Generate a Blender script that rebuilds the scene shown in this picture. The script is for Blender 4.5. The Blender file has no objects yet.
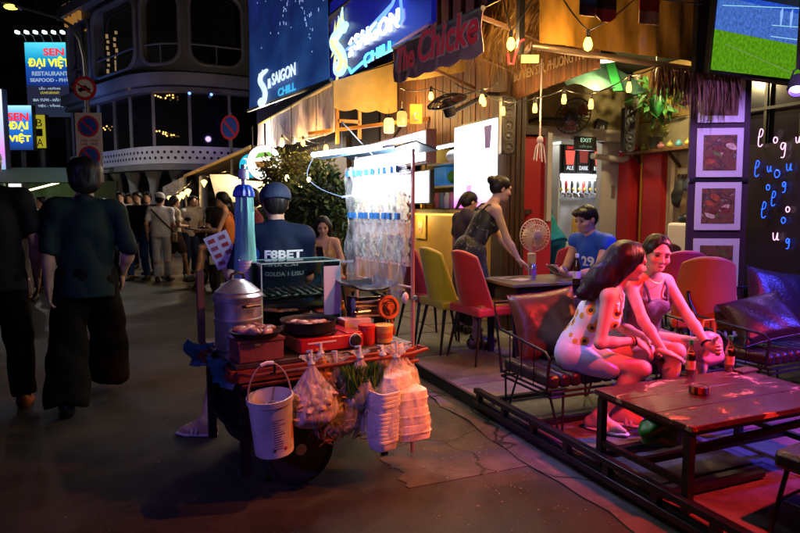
import bpy, bmesh, math, random
import numpy as np
from mathutils import Vector, Matrix
R_ = math.radians
random.seed(7)
rng = np.random.default_rng(11)
scene = bpy.context.scene
COL = scene.collection

# ------------------------------------------------------------------ camera, world, exposure
YAW, FPX, HZ, CAMH = R_(22.7), 622.0, 208.0, 1.40
PITCH = math.atan((266.5 - HZ) / FPX)
cam_d = bpy.data.cameras.new('camera'); cam = bpy.data.objects.new('camera', cam_d); COL.objects.link(cam)
cam_d.sensor_width = 36.0; cam_d.lens = 36.0 * FPX / 800.0; cam_d.clip_start = 0.05; cam_d.clip_end = 600
cam.location = (0, 0, CAMH); cam.rotation_euler = (R_(90) - PITCH, 0, -YAW)
scene.camera = cam
world = bpy.data.worlds.new('World'); scene.world = world; world.use_nodes = True
wn = world.node_tree; bg = wn.nodes['Background']
sky_t = wn.nodes.new('ShaderNodeTexSky'); sky_t.sky_type = 'NISHITA'; sky_t.sun_disc = False
sky_t.sun_elevation = R_(0.5); sky_t.sun_rotation = R_(140); sky_t.air_density = 1.0
wn.links.new(sky_t.outputs[0], bg.inputs[0]); bg.inputs[1].default_value = 0.006      # night: sky glow only
moon_d = bpy.data.lights.new('moon', 'SUN'); moon_d.energy = 0.004; moon_d.angle = R_(4); moon_d.color = (.7, .8, 1)
moon = bpy.data.objects.new('moon', moon_d); COL.objects.link(moon); moon.rotation_euler = (R_(50), 0, R_(140))
scene.view_settings.view_transform = 'Standard'; scene.view_settings.look = 'None'
scene.view_settings.gamma = 1.0; scene.view_settings.use_curve_mapping = False
scene.view_settings.exposure = 0.15
scene.render.engine = 'CYCLES'
scene.cycles.use_denoising = True
try: scene.cycles.denoiser = 'OPENIMAGEDENOISE'
except Exception: pass
scene.cycles.use_light_tree = True
scene.cycles.max_bounces = 8; scene.cycles.diffuse_bounces = 3; scene.cycles.glossy_bounces = 3
scene.cycles.transmission_bounces = 6; scene.cycles.transparent_max_bounces = 16
scene.cycles.caustics_reflective = False; scene.cycles.caustics_refractive = False
scene.cycles.sample_clamp_indirect = 4.0

# ------------------------------------------------------------------ survey helpers: camera ray -> point in the street frame
# street frame: +Y runs down the street, +X to the shop fronts, z = 0 is the road
_F = Vector((math.sin(YAW), math.cos(YAW), 0)); _Rt = Vector((math.cos(YAW), -math.sin(YAW), 0))
def _ray(px, py):
    x = (px - 400) / FPX; y = (266.5 - py) / FPX
    c, s = math.cos(PITCH), math.sin(PITCH)
    return _F * (c + y * s) + _Rt * x + Vector((0, 0, y * c - s))
def W(px, py, D):
    r = _ray(px, py); h = r.dot(_F); p = r * (D / h); return Vector((p.x, p.y, p.z + CAMH))
def G(px, py, z=0.0):
    r = _ray(px, py); t = (z - CAMH) / r.z; p = r * t; return Vector((p.x, p.y, z))
def VX(px, py, X):
    r = _ray(px, py); p = r * (X / r.x); return Vector((p.x, p.y, p.z + CAMH))
def PT(o, px, py, y=0.0):
    """point of the plane y of a rotated thing, in that thing's own coordinates"""
    M = Matrix.Translation(o.location) @ o.rotation_euler.to_matrix().to_4x4(); Mi = M.inverted(); c = Mi @ Vector((0, 0, CAMH)); d = Mi.to_3x3() @ _ray(px, py); return c + d*((y-c.y)/d.y)
def VY(px, py, Y):
    r = _ray(px, py); p = r * (Y / r.y); return Vector((p.x, p.y, p.z + CAMH))

# ------------------------------------------------------------------ materials
_M = {}
def mat(name, col=(.5, .5, .5), rough=.5, metal=0.0, var=0.0, vscale=6.0, bump=0.0, bscale=40.0, emit=None, estr=0.0,
        trans=0.0, alpha=1.0, sheen=0.0, coat=0.0, sss=0.0, rvar=0.0, col2=None, stretch=None, spec=None):
    if name in _M: return _M[name]
    m = bpy.data.materials.new(name); m.use_nodes = True; nt = m.node_tree; N = nt.nodes; L = nt.links
    b = N['Principled BSDF']
    b.inputs['Base Color'].default_value = (*col, 1); b.inputs['Roughness'].default_value = rough
    b.inputs['Metallic'].default_value = metal
    if spec is not None: b.inputs['Specular IOR Level'].default_value = spec
    if trans: b.inputs['Transmission Weight'].default_value = trans
    if alpha < 1: b.inputs['Alpha'].default_value = alpha
    if sheen: b.inputs['Sheen Weight'].default_value = sheen
    if coat: b.inputs['Coat Weight'].default_value = coat; b.inputs['Coat Roughness'].default_value = .15
    if sss:
        b.inputs['Subsurface Weight'].default_value = sss; b.inputs['Subsurface Radius'].default_value = (1, .35, .2)
        b.inputs['Subsurface Scale'].default_value = .012
    if emit is not None:
        b.inputs['Emission Color'].default_value = (*emit, 1); b.inputs['Emission Strength'].default_value = estr
    vec = None
    if var or bump or rvar or col2:
        tc = N.new('ShaderNodeTexCoord'); vec = tc.outputs['Object']
        if stretch:
            mp = N.new('ShaderNodeMapping'); mp.inputs['Scale'].default_value = stretch
            L.new(vec, mp.inputs['Vector']); vec = mp.outputs[0]
    if var or rvar or col2:
        nz = N.new('ShaderNodeTexNoise'); nz.inputs['Scale'].default_value = vscale; nz.inputs['Detail'].default_value = 6
        nz.inputs['Roughness'].default_value = .62; L.new(vec, nz.inputs['Vector'])
        if var or col2:
            cr = N.new('ShaderNodeValToRGB'); L.new(nz.outputs['Fac'], cr.inputs['Fac'])
            c2 = col2 if col2 else tuple(max(0, c * (1 - var)) for c in col)
            c3 = col if col2 else tuple(min(1, c * (1 + var * .6)) for c in col)
            cr.color_ramp.elements[0].position = .34; cr.color_ramp.elements[1].position = .66
            cr.color_ramp.elements[0].color = (*c2, 1); cr.color_ramp.elements[1].color = (*c3, 1)
            L.new(cr.outputs[0], b.inputs['Base Color'])
        if rvar:
            mr = N.new('ShaderNodeMapRange'); mr.inputs['From Min'].default_value = .3; mr.inputs['From Max'].default_value = .7
            mr.inputs['To Min'].default_value = max(.03, rough - rvar); mr.inputs['To Max'].default_value = min(1, rough + rvar)
            L.new(nz.outputs['Fac'], mr.inputs['Value']); L.new(mr.outputs[0], b.inputs['Roughness'])
    if bump:
        n2 = N.new('ShaderNodeTexNoise'); n2.inputs['Scale'].default_value = bscale; n2.inputs['Detail'].default_value = 5
        L.new(vec, n2.inputs['Vector'])
        bp = N.new('ShaderNodeBump'); bp.inputs['Strength'].default_value = bump; bp.inputs['Distance'].default_value = .02
        L.new(n2.outputs['Fac'], bp.inputs['Height']); L.new(bp.outputs[0], b.inputs['Normal'])
    _M[name] = m; return m
def glow(name, col, s):
    return mat(name, (.02, .02, .02), .4, emit=col, estr=s)
def film(name, tint=(1, 1, 1), body=.25, rough=.25, scale=18.0):
    """thin clear plastic: mostly see-through, milky and glossy along its creases"""
    if name in _M: return _M[name]
    m = bpy.data.materials.new(name); m.use_nodes = True; nt = m.node_tree; N = nt.nodes; L = nt.links
    b = N['Principled BSDF']; out = N['Material Output']
    b.inputs['Base Color'].default_value = (*tint, 1); b.inputs['Roughness'].default_value = rough
    tr = N.new('ShaderNodeBsdfTransparent'); mx = N.new('ShaderNodeMixShader')
    tc = N.new('ShaderNodeTexCoord'); nz = N.new('ShaderNodeTexNoise'); nz.inputs['Scale'].default_value = scale; nz.inputs['Detail'].default_value = 7
    nz.inputs['Distortion'].default_value = 1.2
    mp = N.new('ShaderNodeMapping'); mp.inputs['Scale'].default_value = (1, 1, .35)
    L.new(tc.outputs['Object'], mp.inputs[0]); L.new(mp.outputs[0], nz.inputs['Vector'])
    mr = N.new('ShaderNodeMapRange'); mr.inputs['From Min'].default_value = .35; mr.inputs['From Max'].default_value = .75
    mr.inputs['To Min'].default_value = body * .35; mr.inputs['To Max'].default_value = min(1, body * 2.2)
    L.new(nz.outputs['Fac'], mr.inputs['Value'])
    bp = N.new('ShaderNodeBump'); bp.inputs['Strength'].default_value = .8; bp.inputs['Distance'].default_value = .02
    L.new(nz.outputs['Fac'], bp.inputs['Height']); L.new(bp.outputs[0], b.inputs['Normal'])
    L.new(mr.outputs[0], mx.inputs[0]); L.new(tr.outputs[0], mx.inputs[1]); L.new(b.outputs[0], mx.inputs[2]); L.new(mx.outputs[0], out.inputs[0])
    _M[name] = m; return m
def glass(name, tint=(.9, 1, .97), refl=.12):
    if name in _M: return _M[name]
    m = bpy.data.materials.new(name); m.use_nodes = True; nt = m.node_tree; N = nt.nodes; L = nt.links
    N.remove(N['Principled BSDF']); out = N['Material Output']
    tr = N.new('ShaderNodeBsdfTransparent'); tr.inputs[0].default_value = (*tint, 1)
    gl = N.new('ShaderNodeBsdfGlossy'); gl.inputs['Roughness'].default_value = .05
    fr = N.new('ShaderNodeFresnel'); fr.inputs[0].default_value = 1.5
    ad = N.new('ShaderNodeMath'); ad.operation = 'ADD'; ad.use_clamp = True; ad.inputs[1].default_value = refl * .4
    mx = N.new('ShaderNodeMixShader'); L.new(fr.outputs[0], ad.inputs[0]); L.new(ad.outputs[0], mx.inputs[0])
    L.new(tr.outputs[0], mx.inputs[1]); L.new(gl.outputs[0], mx.inputs[2]); L.new(mx.outputs[0], out.inputs[0])
    _M[name] = m; return m
def ramp_mat(name, stops, scale=5.0, rough=.5, kind='noise', detail=5.0, emit=0.0, bump=0.0, dist=0.0):
    """a print or mottled surface: noise or cells through a colour ramp (emit > 0: a lit print or a screen)"""
    if name in _M: return _M[name]
    m = bpy.data.materials.new(name); m.use_nodes = True; nt = m.node_tree; N = nt.nodes; L = nt.links
    b = N['Principled BSDF']; b.inputs['Roughness'].default_value = rough
    tc = N.new('ShaderNodeTexCoord')
    if kind == 'noise':
        t = N.new('ShaderNodeTexNoise'); t.inputs['Detail'].default_value = detail; t.inputs['Distortion'].default_value = dist; o = t.outputs['Fac']
    else:
        t = N.new('ShaderNodeTexVoronoi'); o = t.outputs['Color'] if kind == 'cell' else t.outputs['Distance']
    t.inputs['Scale'].default_value = scale; L.new(tc.outputs['Object'], t.inputs['Vector'])
    cr = N.new('ShaderNodeValToRGB'); L.new(o, cr.inputs[0]); e = cr.color_ramp.elements
    while len(e) < len(stops): e.new(.5)
    for q, (p, c) in zip(e, stops): q.position = p; q.color = (*c, 1)
    L.new(cr.outputs[0], b.inputs['Base Color'])
    if emit: L.new(cr.outputs[0], b.inputs['Emission Color']); b.inputs['Emission Strength'].default_value = emit
    if bump:
        bp = N.new('ShaderNodeBump'); bp.inputs['Strength'].default_value = bump; bp.inputs['Distance'].default_value = .02
        L.new(o, bp.inputs['Height']); L.new(bp.outputs[0], b.inputs['Normal'])
    _M[name] = m; return m

# ------------------------------------------------------------------ mesh building
class MB:
    def __init__(s): s.v = []; s.f = []
    def raw(s, v, f):
        o = len(s.v); s.v += [tuple(p) for p in v]; s.f += [tuple(i + o for i in q) for q in f]; return s
    def box(s, c, d, rot=None):
        c = Vector(c); h = [x / 2 for x in d]; pts = []
        for x, y, z in ((-1,-1,-1),(1,-1,-1),(1,1,-1),(-1,1,-1),(-1,-1,1),(1,-1,1),(1,1,1),(-1,1,1)):
            p = Vector((x*h[0], y*h[1], z*h[2]))
            if rot is not None: p = rot @ p
            pts.append(c + p)
        return s.raw(pts, [(0,3,2,1),(4,5,6,7),(0,1,5,4),(1,2,6,5),(2,3,7,6),(3,0,4,7)])
    def bar(s, a, b, w, h=None, up=(0,0,1)):
        a = Vector(a); b = Vector(b); h = h or w; d = b - a; l = d.length; z = d / l; u = Vector(up)
        if abs(u.normalized().dot(z)) > .98: u = Vector((0, 1, 0))
        x = u.cross(z).normalized(); y = z.cross(x)
        return s.box((a + b) / 2, (w, h, l), Matrix((x, y, z)).transposed())
    def tube(s, pts, r, n=8, cap=True):
        pts = [Vector(p) for p in pts]; k = len(pts); rs = r if isinstance(r, (list, tuple)) else [r] * k
        o = len(s.v); prev = None
        for i, p in enumerate(pts):
            t = (pts[min(i+1, k-1)] - pts[max(i-1, 0)])
            t = t.normalized() if t.length > 1e-9 else Vector((0, 0, 1))
            if prev is None:
                u = Vector((0, 0, 1)) if abs(t.z) < .9 else Vector((1, 0, 0)); x = u.cross(t).normalized()
            else:
                x = prev - t * prev.dot(t); x = x.normalized() if x.length > 1e-6 else Vector((1, 0, 0))
            y = t.cross(x); prev = x
            for j in range(n):
                a = 2 * math.pi * j / n; s.v.append(tuple(p + (x * math.cos(a) + y * math.sin(a)) * rs[i]))
        for i in range(k - 1):
            for j in range(n):
                a = o + i*n + j; b = o + i*n + (j+1) % n; s.f.append((a, b, b + n, a + n))
        if cap: s.f.append(tuple(o + j for j in reversed(range(n)))); s.f.append(tuple(o + (k-1)*n + j for j in range(n)))
        return s
    def lathe(s, prof, c=(0,0,0), n=24, axis=None, cap=True, wob=None):
        """prof: (radius, height) list; axis: 3x3 whose z is the axis"""
        o = len(s.v); c = Vector(c)
        for i, (r, z) in enumerate(prof):
            for j in range(n):
                a = 2*math.pi*j/n; rr = r * (wob(a, z, i) if wob else 1)
                p = Vector((rr*math.cos(a), rr*math.sin(a), z))
                if axis is not None: p = axis @ p
                s.v.append(tuple(c + p))
        k = len(prof)
        for i in range(k-1):
            for j in range(n):
                a = o+i*n+j; b = o+i*n+(j+1) % n; s.f.append((a, b, b+n, a+n))
        if cap: s.f.append(tuple(o+j for j in reversed(range(n)))); s.f.append(tuple(o+(k-1)*n+j for j in range(n)))
        return s
    def ball(s, c, r, n=12, m=8, sc=(1,1,1), rot=None):
        prof = [(max(1e-4, math.sin(math.pi*i/m)), -math.cos(math.pi*i/m)) for i in range(m+1)]
        S = Matrix.Diagonal(Vector(sc) * r); A = (rot @ S) if rot is not None else S
        return s.lathe(prof, c, n, A)
    def quad(s, a, b, c, d): return s.raw([a, b, c, d], [(0,1,2,3)])
    def prism(s, poly, ax_u, ax_v, org, depth, nrm=None):
        """polygon in the (u, v) plane extruded along u x v by depth"""
        u = Vector(ax_u); v = Vector(ax_v); org = Vector(org); w = (nrm or u.cross(v)).normalized() * depth; n = len(poly)
        a = [org + u*p[0] + v*p[1] for p in poly]; b = [p + w for p in a]
        return s.raw(a + b, [tuple(reversed(range(n))), tuple(range(n, 2*n))] + [(i, (i+1) % n, (i+1) % n + n, i + n) for i in range(n)])
    def slab(s, grid, th):
        """grid[i][j] points -> sheet with thickness th along its normal"""
        n, m = len(grid), len(grid[0]); P = [[Vector(p) for p in r] for r in grid]
        top = [p for r in P for p in r]; nr = []
        for i in range(n):
            for j in range(m):
                a = P[min(i+1,n-1)][j] - P[max(i-1,0)][j]; b = P[i][min(j+1,m-1)] - P[i][max(j-1,0)]
                c = a.cross(b); nr.append(c.normalized() if c.length > 1e-9 else Vector((0,0,1)))
        bot = [p - q*th for p, q in zip(top, nr)]; N = n*m; F = []
        for i in range(n-1):
            for j in range(m-1):
                a, b, c, d = i*m+j, (i+1)*m+j, (i+1)*m+j+1, i*m+j+1
                F += [(a, b, c, d), (a+N, d+N, c+N, b+N)]
        edge = [i*m for i in range(n)] + [(n-1)*m + j for j in range(1, m)] + [i*m+m-1 for i in range(n-2, -1, -1)] + [j for j in range(m-2, 0, -1)]
        for a, b in zip(edge, edge[1:] + edge[:1]): F.append((b, a, a+N, b+N))
        return s.raw(top + bot, F)
    def mesh(s, name, smooth=40):
        me = bpy.data.meshes.new(name); me.from_pydata(s.v, [], s.f); me.update()
        fix_normals(me)
        if smooth:
            me.polygons.foreach_set('use_smooth', [True] * len(me.polygons))
            try: me.set_sharp_from_angle(angle=R_(smooth))
            except Exception: pass
        return me
def fix_normals(me):
    bm = bmesh.new(); bm.from_mesh(me); bmesh.ops.recalc_face_normals(bm, faces=bm.faces); bm.to_mesh(me); bm.free()
def mk(name, me, m, parent=None, bevel=0.0):
    o = bpy.data.objects.new(name, me); COL.objects.link(o)
    if m is not None and not me.materials: me.materials.append(m)
    if parent is not None: o.parent = parent
    if bevel:
        md = o.modifiers.new('bevel', 'BEVEL'); md.width = bevel; md.segments = 2; md.limit_method = 'ANGLE'; md.angle_limit = R_(40)
    return o
def tag(o, label=None, cat=None, group=None, kind=None):
    if label: o['label'] = label
    if cat: o['category'] = cat
    if group: o['group'] = group
    if kind: o['kind'] = kind
    return o
def thing(name, label, cat, loc=(0,0,0), rotz=0.0, group=None):
    o = bpy.data.objects.new(name, None); COL.objects.link(o); o.location = loc; o.rotation_euler = (0, 0, rotz)
    o.empty_display_size = .1
    return tag(o, label, cat, group)
def part(root, name, mb, m, bevel=0.0, smooth=40):
    return mk(name, mb.mesh(name, smooth) if isinstance(mb, MB) else mb, m, root, bevel)
def copy_tree(o, parent=None):
    c = o.copy(); COL.objects.link(c); c.parent = parent
    for ch in list(o.children): copy_tree(ch, c)
    return c
def struct(name, mb, m, smooth=40, bevel=0.0):
    return tag(mk(name, mb.mesh(name, smooth), m, None, bevel), kind='structure')
def lin(a, b, n): return [Vector(a).lerp(Vector(b), i/(n-1)) for i in range(n)]
def sag(a, b, n, d):
    return [Vector(a).lerp(Vector(b), i/(n-1)) - Vector((0,0,4*d*(i/(n-1))*(1-i/(n-1)))) for i in range(n)]
def text(parent, name, body, size, org, right, up, m, depth=.006, fit=None, align='LEFT', bold=0.0, shear=0.0):
    """lettering as a mesh: org = lower left of the line, right/up = writing directions; fit = (width, height) stretches it"""
    cu = bpy.data.curves.new('t', 'FONT'); cu.body = body; cu.size = size; cu.extrude = depth / 2; cu.align_x = align
    cu.offset = bold; cu.resolution_u = 3; cu.shear = shear
    ob = bpy.data.objects.new('t', cu); COL.objects.link(ob)
    dg = bpy.context.evaluated_depsgraph_get(); me = bpy.data.meshes.new_from_object(ob.evaluated_get(dg))
    bpy.data.objects.remove(ob); bpy.data.curves.remove(cu); me.name = name
    n = len(me.vertices); co = np.empty(n*3, np.float32); me.vertices.foreach_get('co', co); co = co.reshape(-1, 3)
    if fit and n:
        mn, mx = co.min(0), co.max(0)
        co[:, 0] = (co[:, 0] - mn[0]) / max(1e-6, mx[0] - mn[0]) * fit[0]
        co[:, 1] = (co[:, 1] - mn[1]) / max(1e-6, mx[1] - mn[1]) * fit[1]
    r = Vector(right).normalized(); u = Vector(up).normalized(); w = r.cross(u)
    B = np.array([r, u, w], np.float32); co = co @ B + np.array(org, np.float32)
    me.vertices.foreach_set('co', co.ravel().astype(np.float32)); me.update(); me.materials.clear()
    return mk(name, me, m, parent)
def lamp(parent, name, loc, kind, energy, col, radius=.05, rot=None, spot=None, blend=.5, size=None):
    d = bpy.data.lights.new(name, kind); d.energy = energy; d.color = col
    if kind in ('POINT', 'SPOT'): d.shadow_soft_size = radius
    if kind == 'SPOT': d.spot_size = R_(spot); d.spot_blend = blend
    if kind == 'AREA': d.shape = 'RECTANGLE'; d.size, d.size_y = size
    o = bpy.data.objects.new(name, d); COL.objects.link(o); o.location = loc
    if rot is not None: o.rotation_euler = rot
    o.parent = parent
    return o
def aim(frm, to):
    return (Vector(to) - Vector(frm)).to_track_quat('-Z', 'Y').to_euler()
# ------------------------------------------------------------------ smooth solids (people, cushions, food): blended capsules and ellipsoids -> one skin
def nets(f, org, vox):
    s = f < 0
    nx, ny, nz = f.shape
    c = np.zeros((nx-1, ny-1, nz-1), np.int8)
    for i in (0, 1):
        for j in (0, 1):
            for k in (0, 1): c += s[i:nx-1+i, j:ny-1+j, k:nz-1+k]
    act = (c > 0) & (c < 8); idx = np.argwhere(act)
    if not len(idx): return np.zeros((0, 3)), []
    num = -np.ones(act.shape, np.int32); num[act] = np.arange(len(idx))
    acc = np.zeros((len(idx), 3)); cnt = np.zeros(len(idx))
    cor = [(i, j, k) for i in (0, 1) for j in (0, 1) for k in (0, 1)]
    for a in cor:
        for d in range(3):
            if a[d]: continue
            b = list(a); b[d] = 1
            fa = f[idx[:, 0]+a[0], idx[:, 1]+a[1], idx[:, 2]+a[2]]; fb = f[idx[:, 0]+b[0], idx[:, 1]+b[1], idx[:, 2]+b[2]]
            m = (fa < 0) != (fb < 0); t = np.where(m, fa / np.where(m, fa - fb, 1), 0)
            p = np.tile(np.array(a, float), (len(idx), 1)); p[:, d] += t
            acc[m] += p[m]; cnt[m] += 1
    v = (idx + acc / cnt[:, None]) * vox + org
    F = []
    for d in range(3):
        e, g = [(1, 2), (2, 0), (0, 1)][d]
        sl0 = [slice(None)]*3; sl1 = [slice(None)]*3; sl0[d] = slice(0, -1); sl1[d] = slice(1, None)
        s0 = s[tuple(sl0)]; s1 = s[tuple(sl1)]
        for inv, mm in ((False, s0 & ~s1), (True, ~s0 & s1)):
            q = np.argwhere(mm); q = q[(q[:, e] > 0) & (q[:, g] > 0) & (q[:, e] < f.shape[e]-1) & (q[:, g] < f.shape[g]-1)]
            if not len(q): continue
            def at(de, dg):
                r = q.copy(); r[:, e] += de; r[:, g] += dg; return num[r[:, 0], r[:, 1], r[:, 2]]
            quad = np.stack([at(-1, -1), at(0, -1), at(0, 0), at(-1, 0)], 1)
            F.append(quad[:, ::-1] if inv else quad)
    return v, np.concatenate(F)
def C_(a, b, ra, rb=None, k=.03, flat=None, sub=False): return ('c', np.array(a, float), np.array(b, float), ra, ra if rb is None else rb, k, flat, sub)
def E_(c, r, k=.03, rot=None, sub=False): return ('e', np.array(c, float), np.array(r, float), k, None if rot is None else np.array(rot, float), sub)
def field(prims, vox, cuts=(), noise=None, pad=.03):
    lo = np.full(3, 1e9); hi = -lo
    for p in prims:
        if p[-1]: continue
        if p[0] == 'c':
            r = max(p[3], p[4]); lo = np.minimum(lo, np.minimum(p[1], p[2]) - r); hi = np.maximum(hi, np.maximum(p[1], p[2]) + r)
        else: r = p[2].max(); lo = np.minimum(lo, p[1] - r); hi = np.maximum(hi, p[1] + r)
    lo -= pad; hi += pad; n = np.ceil((hi - lo) / vox).astype(int) + 1
    f = np.full(n, .3, np.float32); ax = [lo[i] + vox * np.arange(n[i]) for i in range(3)]
    for p in prims:
        if p[0] == 'c': r = max(p[3], p[4]); a0 = np.minimum(p[1], p[2]) - r; a1 = np.maximum(p[1], p[2]) + r; k = p[5]
        else: r = p[2].max(); a0 = p[1] - r; a1 = p[1] + r; k = p[3]
        m = k + 3 * vox
        i0 = np.clip(np.floor((a0 - m - lo) / vox).astype(int), 0, n); i1 = np.clip(np.ceil((a1 + m - lo) / vox).astype(int) + 1, 0, n)
        if (i1 <= i0).any(): continue
        X, Y, Z = np.meshgrid(*[ax[i][i0[i]:i1[i]] for i in range(3)], indexing='ij', sparse=True)
        if p[0] == 'c':
            ab = p[2] - p[1]; L2 = max(1e-9, ab @ ab); dx, dy, dz = X - p[1][0], Y - p[1][1], Z - p[1][2]
            t = np.clip((dx*ab[0] + dy*ab[1] + dz*ab[2]) / L2, 0, 1)
            ex, ey, ez = dx - ab[0]*t, dy - ab[1]*t, dz - ab[2]*t; q = ex*ex + ey*ey + ez*ez
            sc = 1.0
            if p[6] is not None:
                A, fac = p[6]; A = np.array(A, float); A /= np.linalg.norm(A); g = ex*A[0] + ey*A[1] + ez*A[2]
                q = q + g*g*(1/fac**2 - 1); sc = min(1, fac + .25)
            d = (np.sqrt(q) - (p[3] + (p[4] - p[3]) * t)) * sc
        else:
            dx, dy, dz = X - p[1][0], Y - p[1][1], Z - p[1][2]
            if p[4] is not None:
                B = p[4]; dx, dy, dz = (dx*B[0,0]+dy*B[1,0]+dz*B[2,0], dx*B[0,1]+dy*B[1,1]+dz*B[2,1], dx*B[0,2]+dy*B[1,2]+dz*B[2,2])
            r = p[2]; k0 = np.sqrt((dx/r[0])**2 + (dy/r[1])**2 + (dz/r[2])**2); k1 = np.sqrt((dx/r[0]**2)**2 + (dy/r[1]**2)**2 + (dz/r[2]**2)**2)
            d = k0 * (k0 - 1) / np.maximum(k1, 1e-6)
        sl = tuple(slice(i0[i], i1[i]) for i in range(3)); g = f[sl]
        if p[-1]:
            h = np.maximum(k - np.abs(g + d), 0) / max(k, 1e-6); f[sl] = np.maximum(g, -d) + h*h*k/4
        else:
            h = np.maximum(k - np.abs(g - d), 0) / max(k, 1e-6); f[sl] = np.minimum(g, d) - h*h*k/4
    if noise or cuts:
        X, Y, Z = np.meshgrid(*ax, indexing='ij', sparse=True)
        if noise:
            amp, sc, st, ph = noise[:4]; a, b, c = X*sc*st[0], Y*sc*st[1], Z*sc*st[2]
            w = np.sin(a + 1.7*np.sin(b*.7 + ph) + ph) * np.sin(b + 1.3*np.sin(c*.9 + 2*ph)) + .6*np.sin(c*1.9 + 2*np.sin(a*.8) + 1.7*ph + b*.5)
            if len(noise) > 4: w = .55*w + noise[4]*(1 - 2.2*np.abs(np.sin(.5*(a*.7 + c*1.5 + 1.8*np.sin(b*.6 + ph) + 1.2*np.sin(a*.9 - c*.5))))) + .5*noise[4]*(1 - 2*np.abs(np.sin(.5*(b*1.1 - a*1.3 + c*.6 + 1.6*np.sin(c*.8 + 3*ph)))))
            f = f + (amp * w).astype(np.float32)
        for pt, nn in cuts:
            pt = np.array(pt, float); nn = np.array(nn, float); nn /= np.linalg.norm(nn)
            f = np.maximum(f, ((X-pt[0])*nn[0] + (Y-pt[1])*nn[1] + (Z-pt[2])*nn[2]).astype(np.float32))
    return f, lo
def solid(prims, vox, cuts=(), noise=None):
    f, lo = field(prims, vox, cuts, noise); return nets(f, lo, vox)
def np_mesh(name, chunks):
    vs, fs, o = [], [], 0
    for v, f in chunks:
        if len(v) == 0: continue
        vs.append(v); fs.append(np.asarray(f) + o); o += len(v)
    v = np.concatenate(vs); f = np.concatenate(fs)
    me = bpy.data.meshes.new(name); me.vertices.add(len(v)); me.vertices.foreach_set('co', v.astype(np.float32).ravel())
    me.loops.add(len(f)*4); me.loops.foreach_set('vertex_index', f.ravel().astype(np.int32))
    me.polygons.add(len(f)); me.polygons.foreach_set('loop_start', np.arange(0, len(f)*4, 4, dtype=np.int32))
    me.polygons.foreach_set('use_smooth', np.ones(len(f), bool))
    me.update(calc_edges=True); return me

# ------------------------------------------------------------------ people
from mathutils.bvhtree import BVHTree
def V3(*a): return np.array(a, float)
def nrm(v): return v / max(1e-9, np.linalg.norm(v))
def ik(a, b, l1, l2, hint):
    d = b - a; L = np.linalg.norm(d); D = d / max(L, 1e-6)
    if L > (l1 + l2) * .995: b = a + D * (l1 + l2) * .995; L = (l1 + l2) * .995
    x = (L*L + l1*l1 - l2*l2) / (2*L); h = math.sqrt(max(0, l1*l1 - x*x)); hh = np.array(hint, float); hh = nrm(hh - D * (hh @ D))
    return a + D*x + hh*h, b
def rotm(yaw, pitch, roll):
    return np.array((Matrix.Rotation(R_(yaw), 3, 'Z') @ Matrix.Rotation(R_(pitch), 3, 'X') @ Matrix.Rotation(R_(roll), 3, 'Y')))
SKIN = lambda n, c: mat('skin_' + n, c, .55, var=.16, vscale=14, bump=.07, bscale=260, sss=.08, spec=.35)
def hand_prims(w, d, n, side, sc, curl, spread=.25):
    d = nrm(d); n = nrm(n - d*(n @ d)); s = np.cross(d, n) * side
    P = [E_(w + d*.045*sc, (.040*sc, .050*sc, .016*sc), .012, np.stack([s, d, n], 1)), C_(w - d*.02*sc, w + d*.03*sc, .025*sc, .024*sc, .02, (n, .75))]
    for i, (off, ln) in enumerate(((-.030, .058), (-.011, .074), (.010, .080), (.030, .072))):
        p = w + d*(.082 - abs(off)*.25)*sc + s*off*sc; dd = nrm(d + s*off*spread*8); ang = 0
        for q, (fr, r) in enumerate(((.45, .0092), (.32, .0085), (.26, .0076))):
            ang += curl * (.7 if q == 0 else 1.0); e = nrm(dd*math.cos(ang) + n*math.sin(ang)); p2 = p + e*ln*fr*sc
            P.append(C_(p, p2, r*sc, r*.93*sc, .004)); p = p2
    p = w + d*.025*sc + s*.028*sc; e = nrm(d*.65 + s*.75 + n*.25)
    for ln, r in ((.042, .0125), (.032, .0105), (.024, .009)):
        p2 = p + e*ln*sc; P.append(C_(p, p2, r*sc, r*.92*sc, .008)); p = p2; e = nrm(e + d*.35 + n*curl*.35)
    return P
class Fig: pass
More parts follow.
